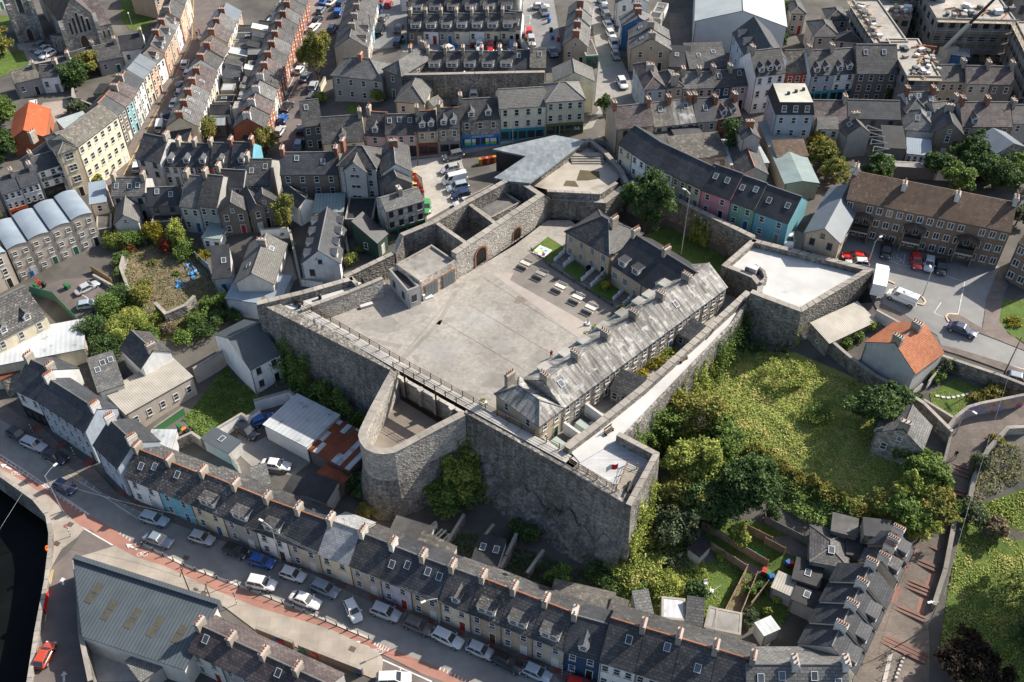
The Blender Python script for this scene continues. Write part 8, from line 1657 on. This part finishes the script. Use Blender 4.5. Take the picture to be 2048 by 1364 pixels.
# the quay warehouse: a wedge-shaped plan under one shallow roof
wq = pts('m 640,1010 1440,1272 1700,775 572,415'); wz = (4.4,4.4,6.0,6.0); wp = [P(x,y,z) for (x,y),z in zip(wq,wz)]
E = empty('warehouse',(sum(p.x for p in wp) / 4,sum(p.y for p in wp) / 4,0),0,'large wedge-shaped warehouse with blue-grey ribbed roof and rooflights','warehouse'); O_ = Vector(E.location); wl = [p - O_ for p in wp]
WR = mat('ribbed_roof',(.08,.098,.108),(.098,.117,.128),.5,.45,None,.08,0,.4,(.5,.62)); b = MB(); b.slab(wl,.15,WR,GUTTER); b.obj('roof',E)
b = MB(); b.prism([Vector((p.x * .99,p.y * .99,-1)) for p in wl],[Vector((p.x * .99,p.y * .99,p.z - .16)) for p in wl],wallmat('offwhite'),cap=False); b.obj('wall',E)
b = MB(); d = (wl[2] - wl[3]); d.z = 0; d.normalize(); n = Vector((-d.y,d.x,0)); b.prism([wl[3] - Vector((0,0,1.5)),wl[2] - Vector((0,0,1.5)),wl[2] + n * .7 - Vector((0,0,1.5)),wl[3] + n * .7 - Vector((0,0,1.5))],[wl[3] + Vector((0,0,.5)),wl[2] + Vector((0,0,.5)),wl[2] + n * .7 + Vector((0,0,.5)),wl[3] + n * .7 + Vector((0,0,.5))],roofmat('metal_dark')); b.obj('parapet',E)
YL = mat('aged_rooflight',(.1,.093,.07),(.075,.07,.055),1.5,.6,None,.15,0,.3,(.25,.6)); nm = (wl[1] - wl[0]).cross(wl[3] - wl[0]).normalized()
for k,(x0,y0,x1,y1) in enumerate([(680,745,785,600),(805,880,905,730),(985,945,1085,795),(1160,1010,1265,855),(1355,1060,1440,925)]):
 (ax,ay),(bx,by) = pts(f'm {x0},{y0} {x1},{y1}')
 def onroof(x,y):
  z = 5.
  for _ in range(8): p = P(x,y,z) - O_; z = wl[0].z - ((p.x - wl[0].x) * nm.x + (p.y - wl[0].y) * nm.y) / nm.z
  p = P(x,y,z) - O_; return p
 A,B = onroof(ax,ay),onroof(bx,by); dd = (B - A).normalized(); sd = nm.cross(dd).normalized() * .55
 for f0,f1 in ((0,.48),(.52,1)):
  p0,p1 = A.lerp(B,f0),A.lerp(B,f1); b = MB(); b.slab([q + nm * .05 for q in (p0 - sd,p0 + sd,p1 + sd,p1 - sd)][::-1],.04,YL); b.obj('rooflight_strip',E)
# shop signs
def lettering(par,txt,loc,size,m,rz=0.,name='sign_lettering'):
 cu = bpy.data.curves.new('sign_lettering','FONT'); cu.body = txt; cu.size = size; cu.align_x = 'CENTER'; cu.align_y = 'CENTER'; cu.extrude = .01; cu.materials.append(m); t_ = bpy.data.objects.new('tmp',cu); COL.objects.link(t_); me = bpy.data.meshes.new_from_object(t_.evaluated_get(bpy.context.evaluated_depsgraph_get())); bpy.data.objects.remove(t_); me.name = name; auto_uv(me) if not me.uv_layers else None; return mk(name,me,par,loc,rot=(math.pi / 2,0,rz))
E = BSH[0]; ws = [v.co for v in wallof(E)]; hd = max(v.y for v in ws); lettering(E,'BARRACK STREET',(.5,-hd - .16,2.45),.55,FRAME)
for x,cc in ((-2.1,'a'),(2.1,'b')):
 b = MB(); b.box(x - 1.1,x + 1.1,-hd - .06,-hd - .04,.5,1.1,paint('poster_green',(.2,.5,.08),.6)); b.box(x - 1.1,x + 1.1,-hd - .061,-hd - .041,1.102,1.9,FRAME); b.obj('shop_poster',E)
E = SH[0]; ws = [v.co for v in wallof(E)]; hw,hd = max(v.x for v in ws),max(v.y for v in ws); b = MB(); b.box(-hw + .4,hw - .6,-hd - .08,-hd + .01,4.3,4.95,DARKM); b.obj('fascia_board',E); lettering(E,"O'SHO",(-hw * .45,-hd - .1,4.62),.6,FRAME)
pg = next(o for o in bpy.data.objects if o.get('label','').startswith('pale green three-storey')); ws = [v.co for v in wallof(pg)]; hd = max(v.y for v in ws); lettering(pg,'66',(2.6,-hd - .06,1.3),1.2,FRAME)
# porches and chimneys of the brown apartments
ab = next(o for o in bpy.data.objects if o.get('label','').startswith('brown brick apartment block')); ws = [v.co for v in wallof(ab)]; hw,hd = max(v.x for v in ws),max(v.y for v in ws)
for k,f in enumerate((-.74,-.09,.56)):
 x = f * hw; b = MB(); b.box(x - 1.6,x + 1.6,-hd - 1.6,-hd,2.3,2.6,CONC); b.box(x - 1.6,x - 1.4,-hd - 1.6,-hd,-.5,5.,wallmat('brownbrick')); b.box(x + 1.4,x + 1.6,-hd - 1.6,-hd,-.5,5.,wallmat('brownbrick')); b.box(x - 1.4,x + 1.4,-hd - 1.6,-hd - 1.45,2.6,3.6,DARKM); p_ = b.obj('porch',ab)
 b = MB(); b.slab([(x - 1.8,-hd - 1.9,5.0),(x,-hd - 1.9,5.7),(x,-hd,5.7),(x - 1.8,-hd,5.)][::-1],.12,roofmat('tile_brown')); b.slab([(x + .003,-hd - 1.9,5.7),(x + 1.8,-hd - 1.9,5.0),(x + 1.8,-hd,5.),(x + .003,-hd,5.7)][::-1],.12,roofmat('tile_brown')); b.obj('porch_roof',p_)
for f in (-.35,.3): chimney(ab,f * hw,-1.2,7.6 + (hd - 1.2) * math.tan(math.radians(30)),CHIMW,1.3,.7,1.2,1.0,3)
# courtyard joints and stains
JT = mat('court_joint',(.2,.18,.155),(.24,.22,.19),1.,.95)
for i,(x0,y0,x1,y1,wd) in enumerate([(968,556,1195,700,.12),(1035,545,1185,640,.1),(905,590,780,742,.25),(1040,690,930,810,.06),(1100,640,990,770,.06),(700,700,830,640,.08),(760,730,900,650,.06),(1000,590,890,700,.06),(1130,668,1010,800,.06),(880,640,1100,770,.05),(940,610,1150,735,.05)]):
 a,c = P(x0,y0,ZC + .018 + i * .001),P(x1,y1,ZC + .018 + i * .001); d = (c - a).normalized(); n = Vector((-d.y,d.x,0)) * wd / 2; b = MB(); b.face([a - n,c - n,c + n,a + n],JT); tag(b.obj('courtyard_joint'),kind='structure')
sheet('courtyard_strip','w 985,548 1030,545 1190,655 1185,690 1150,672',mat('court_strip',(.34,.3,.265),(.3,.265,.235),.8,.95,None,.12),.014,flat=ZC)
# rooftop aerials and dishes on the quay terrace
qs = [o for o in bpy.data.objects if o.name.startswith('terraced_house') and o.get('group') and 'quay' in o['group'] or o.get('label','').startswith(('yellow house with bleached','navy painted'))]
R = random.Random(2)
for o in qs:
 ws = [v.co for v in wallof(o)]; top = max(v.z for v in ws); hw = max(v.x for v in ws); x = R.uniform(-.5,.5) * hw; b = MB()
 if R.random() < .7:
  b.tube((x,.2,top - .3),(x,.2,top + 1.5),.025,STEEL,4)
  for k in range(4): b.tube((x - .35 + .05 * k,.2,top + 1.0 + .13 * k),(x + .35 - .05 * k,.2,top + 1.0 + .13 * k),.016,STEEL,4)
  b.obj('aerial',o)
# things in the wild lot, gardens and forecourt
TP = paint('tarp_blue',(.03,.25,.6),.5); R = random.Random(6)
for s_,n_,lab in (('e 1500,790',7,'crumpled blue tarpaulin against the wild lot fence'),('e 1410,900',5,'timber pile half covered in blue tarpaulin')):
 c = G(*pts(s_)[0]); E = empty('tarpaulin_heap',c,-.9,lab,'tarpaulin'); b = MB()
 for k in range(n_ * 3):
  x,y = R.uniform(-.35,.35) * n_,R.uniform(-.8,.8); h_ = R.uniform(.2,.7); q = [(x + R.uniform(-.6,.6),y + R.uniform(-.5,.5),R.uniform(.1,h_)) for _ in range(4)]; b.face(q,TP)
 b.obj('sheet',E)
 for k in range(8): b = MB(); y = R.uniform(-1,1); b.tube((R.uniform(-2,-.8),y,R.uniform(.05,.4)),(R.uniform(.8,2),y + R.uniform(-.6,.6),R.uniform(.05,.4)),.06,TIMBER,4); b.obj('timber_length',E)
for i,s_ in enumerate(['l 1350,438','l 1397,448','l 1437,452','l 1477,448','l 1513,440','l 1550,433','l 1588,423','l 1622,412','l 1655,405']):
 c = G(*pts(s_)[0]); b = MB(); b.box(-.28,.28,-.2,.2,.06,.12,CONC,DECKW); tag(b.obj('stepping_stone',None,c,.1 * i),f'pale stepping stone, {orda(i, 9)} across the mown lawn','stepping stone','stepping stones on the lawn')
row('o 1385,322 1478,390 1555,300','offwhite','garden shed with dark glazed roof and pale boards',2.2,'f',roof='felt_dark',chim=None,par=0,win=False,name='garden_shed',cat='shed')
c = G(*pts('o 1560,700')[0]); E = empty('rotary_drier',c,.5,'white rotary clothes drier on the rough lawn','clothes drier'); b = MB(); b.tube((0,0,0),(0,0,1.7),.04,STEEL,6); b.obj('pole',E)
for k in range(4): b = MB(); a = k * math.pi / 2; b.tube((0,0,1.2),(1.6 * math.cos(a),1.6 * math.sin(a),1.75),.035,FRAME,4); b.obj('arm',E)
for i,s_ in enumerate(['o 1520,605','o 1570,665','o 1510,650','o 1320,390']):
 c = G(*pts(s_)[0]); E = empty('garden_chair',c,i * 1.3,['white garden chair left of the drier','white garden chair below the orange toy','white garden chair at edge of lawn','white garden chair near silvery shrub'][i],'chair','white garden chairs')
 b = MB(); b.box(-.25,.25,-.25,.25,.4,.45,FRAME); b.obj('seat',E); b = MB(); b.box(-.25,.25,.22,.27,.45,.95,FRAME); b.obj('backrest',E)
 for x in (-.21,.21):
  for y in (-.21,.21): b = MB(); b.box(x - .025,x + .025,y - .025,y + .025,0,.4,FRAME); b.obj('leg',E)
c = G(*pts('n 1460,235')[0]); E = empty('picnic_bench',c,.9,'pale picnic bench in the shaded back garden','picnic table')
for y in (-.7,0,.7): b = MB(); b.box(-.9,.9,y - .15,y + .15,.45 if y else .72,.5 if y else .77,PW); b.obj('board',E)
for x in (-.7,.7): b = MB(); b.box(x - .05,x + .05,-.8,.8,.38,.44,PW); b.box(x - .05,x + .05,-.2,.2,0,.38,PW); b.obj('leg_frame',E)
# gas bottles and counters under the visitor building roof, red flower boxes by the pub
for i in range(7):
 c = G(*pts(f'b {1760 + i * 18},{1280 - i * 3}')[0]); c.z = max(c.z,13); b = MB(); b.box(-.35,.35,-.35,.35,0,1.3,paint('stack_red' if i % 3 else 'stack_yellow',(.28,.02,.03) if i % 3 else (.4,.22,.02),.5)); tag(b.obj('stacked_chairs',None,c),f'{"red" if i % 3 else "yellow"} stack of chairs, {orda(i, 7)} under the blue-grey roof','chairs','stacked chairs by visitor building')
for i in range(6):
 c = G(*pts(f'f {1240 + i * 13},{60 + i * 26}')[0]); E = empty('flower_box',c,1.2,f'flower box of red blooms, {("topmost", "second from top", "third from top", "fourth from top", "fifth from top", "lowest")[i]} beside the pub terrace','planter','red flower boxes'); b = MB(); b.box(-.5,.5,-.2,.2,0,.7,TIMBERD); b.obj('box',E); mk('blooms',leaf_mesh('blooms',crown_points([(0,0,.8,.42,.2)],160,.5,i),.1,leafmat('leaf_bloom',(.22,.015,.012),(.36,.03,.02))),E)
for i in range(4):
 c = G(*pts(f'f {1252 - i * 3},{40 + i * 42}')[0]); E = empty('cafe_table',c,0,f'timber cafe table, {("topmost", "second", "third", "lowest")[i]} on the pub terrace','table','cafe tables'); b = MB(); b.box(-.45,.45,-.45,.45,.7,.76,mat('pine',(.55,.36,.16))); b.obj('table_top',E); b = MB(); b.tube((0,0,0),(0,0,.7),.06,DARKM,6); b.obj('leg',E)
# bikes at the foot of the steps: a rack with parked bicycles
c = G(*pts('p 960,1260')[0]); v = G(*pts('p 990,1130')[0]) - c; rz = math.atan2(v.y,v.x); E = empty('bicycle_rack',c,rz,'pale kerb strip with bicycle stands at the foot of steps','bike rack'); b = MB(); b.box(-3.5,3.5,-.25,.25,0,.15,CONC); b.obj('kerb',E)
for k in range(5): b = MB(); x = -2.8 + k * 1.4; b.tube((x,-.4,0),(x,-.4,.8),.03,STEEL,6); b.tube((x,-.4,.8),(x,.4,.8),.03,STEEL,6); b.tube((x,.4,.8),(x,.4,0),.03,STEEL,6); b.obj('hoop',E)
def bicycle(p,rz,lab):
 E = empty('bicycle',p,rz,lab,'bicycle','bicycles at the steps')
 for x in (-.52,.52):
  b = MB()
  for k in range(12): t0,t1 = k * .5236,(k + 1) * .5236; b.tube((x + .33 * math.cos(t0),0,.34 + .33 * math.sin(t0)),(x + .33 * math.cos(t1),0,.34 + .33 * math.sin(t1)),.03,TYRE,4)
  b.obj('wheel',E)
 b = MB();
 for a,c_ in (((-.52,0,.34),(-.1,0,.34)),((-.1,0,.34),(-.2,0,.85)),((-.2,0,.75),(.4,0,.8)),((-.1,0,.34),(.4,0,.75)),((.52,0,.34),(.38,0,.95)),((-.52,0,.34),(-.2,0,.75))): b.tube(a,c_,.025,DARKM,5)
 b.obj('frame',E); b = MB(); b.box(-.34,-.08,-.07,.07,.85,.91,DARKM); b.obj('saddle',E); b = MB(); b.tube((.38,-.28,.97),(.38,.28,.97),.02,DARKM,5); b.obj('handlebar',E)
for s_,a,lab in (('p 955,1165',.4,'dark bicycle nearest the red steps'),('p 940,1230',.3,'dark bicycle leaning mid rack'),('p 1095,1175',.2,'dark bicycle standing on the open paving')): bicycle(G(*pts(s_)[0]),a,lab)
for i in range(6):
 c = G(*pts(f'p {1080 - i * 11},{1190 + i * 30}')[0]); b = MB(); b.tube((0,0,0),(0,0,.5),.22,CONC,10,.2); tag(b.obj('stone_bollard',None,c),f'squat pale bollard, {("topmost", "second from top", "third from top", "fourth from top", "fifth from top", "lowest")[i]} in line at the steps foot','bollard','squat bollards')
# growth in the strip of yards
for i,(x,y) in enumerate([(1845,480),(1850,430),(1870,380),(1840,540),(1920,280),(1880,330),(1690,880),(1720,860)]): bush(pts(f'a {x},{y}')[0],1.3,2.2,f'{("lime", "green", "dark", "pale", "leafy", "dense", "low", "small")[i]} bush growing in the yard strip behind coloured street',('lime','mid','dark','olive')[i % 4],500,300 + i,.14,group='yard bushes')
A,B = G(*pts('w 1478,895')[0]),G(*pts('w 1745,1050')[0])
climber(A,B,2.5,8.6,'long hedge-like ivy bank below the sunlit field','mid',14000,1.6,.2,seed=31,edge=2.5)
climber(Vector((A.x,A.y + 1,0)),Vector((B.x,B.y + 1,0)),7.6,9.6,'sunlit straw-green crest of ivy bank','olive',5000,1.4,.17,seed=32,edge=.5)
# garden plots behind the quay terrace
sheet('garden_plot','w 1405,1048 1500,1040 1640,1080 1690,1120 1610,1175 1560,1260 1500,1250 1490,1180 1420,1100',GRASS,.05)
cover('w 1405,1048 1500,1040 1640,1080 1690,1120 1610,1175 1560,1260 1500,1250 1490,1180 1420,1100',30,'grass','rough grass in the fenced back gardens','mid',.22,.12,seed=41)
sheet('garden_path','o 1700,370 1790,400 1990,500 1960,560 1850,510 1680,410',PAVED,.12)
sheet('garden_path','p 80,240 200,230 340,330 330,400 200,380 60,290',PAVED,.12)
for i,(s_,r,h,lf) in enumerate([('o 1880,690',1.2,1.6,'mid'),('o 1640,400',.9,1.4,'lime'),('o 1960,640',1.1,1.3,'dark'),('p 60,60',1.6,2.,'dark'),('p 110,740',1.1,1.5,'bright'),('p 20,830',.9,1.2,'lime'),('o 1600,120',2.2,3.,'dark'),('e 940,830',1.8,2.2,'mid'),('e 1040,1140',2.4,2.2,'olive'),('e 1180,1300',2.6,2.4,'mid'),('e 1330,1250',2.,1.6,'straw'),('e 1540,1180',2.2,2.2,'mid'),('e 1700,1210',2.2,2.4,'dark'),('e 1200,730',1.2,.9,'olive'),('e 1380,820',1.,.7,'mid'),('e 1130,880',1.3,.9,'olive')]):
 bush(pts(s_)[0],r,h,['shrub in narrow fenced garden','lime shrub beside timber fence','dark shrub by sunken lawn','dark shrub above grey fence','bright shrub below corrugated lean-to','lime shrub near pale flat shed','dark shrub under bank hedge','bush on left wall of lot, lower','olive scrub left of ruined platform','green scrub near white small gable','straw scrub below ruined platform','green scrub right of ruined platform','dark scrub near rampart corner fence','olive weeds high in the lot','green weeds beside blue tarpaulin','olive weeds mid lot'][i],lf,int(480 * r * h) + 200,400 + i,.14)
# tell the loose site materials apart by their place
grp = {}
for o in bpy.data.objects:
 if o.name.startswith('building_material'): grp.setdefault(o['label'],[]).append(o)
for lab,os_ in grp.items():
 os_.sort(key=lambda o: proj(o.location)[0])
 for i,o in enumerate(os_):
  if len(os_) > 1: o['label'] = lab.replace(' lying on',', ' + orda(i,len(os_)) + ' of its kind on') if ' lying on' in lab else lab.replace(' on the',', ' + orda(i,len(os_)) + ' of its kind on the')
# patchwork of roof sheets on the rusty shed
E = next(o for o in bpy.data.objects if o.get('label','').startswith('shed with patchwork')); ws = [v.co for v in wallof(E)]; hw,hd = max(v.x for v in ws),max(v.y for v in ws); R = random.Random(8); RM = [roofmat('rust'),roofmat('rust'),roofmat('sheet_white'),mat('sheet_brown',(.13,.09,.07),(.1,.07,.055))]
nx = 9
for i in range(nx):
 y = -hd
 while y < hd - .4:
  L = min(R.uniform(1.8,4.5),hd - y); m = RM[R.choice((0,1,2)) if i not in (3,6,7) else R.choice((2,2,3,0))]; b = MB(); x0 = -hw + 2 * hw * i / nx; b.box(x0 + .01,x0 + 2 * hw / nx - .01,y,y + L - .03,3.125,3.16 + .01 * (i % 2),m); b.obj('roof_sheet',E); y += L
# worn and stained areas of the courtyard
STN = [mat('court_stain_dark',(.2,.19,.173),(.245,.232,.212),.9,.95,None,.25),mat('court_stain_pale',(.305,.292,.27),(.25,.238,.22),1.2,.95,None,.2),mat('court_stain_brown',(.19,.155,.125),(.23,.2,.17),1.2,.95,None,.2)]
for i,(cx,cy,rx,ry,k) in enumerate([(1128,608,14,7,2),(1040,600,12,7,2),(1010,760,60,14,0),(880,700,50,22,1),(960,640,40,18,1),(760,650,40,14,0),(1080,720,30,16,0),(840,620,28,9,0),(930,790,34,10,0),(1000,690,26,12,1),(690,680,26,9,0),(1150,690,18,8,0)]):
 pl = []
 for t in range(22):
  a = t / 22 * 6.2832; f = 1 + .22 * math.sin(a * 3 + i) + .14 * math.sin(a * 7 + 2 * i) + R.uniform(-.06,.06); pl.append(P(cx + rx * f * math.cos(a),cy + ry * f * math.sin(a),ZC))
 sheet('courtyard_stain',None,STN[k],.006 + .0005 * i,flat=ZC,poly=pl)
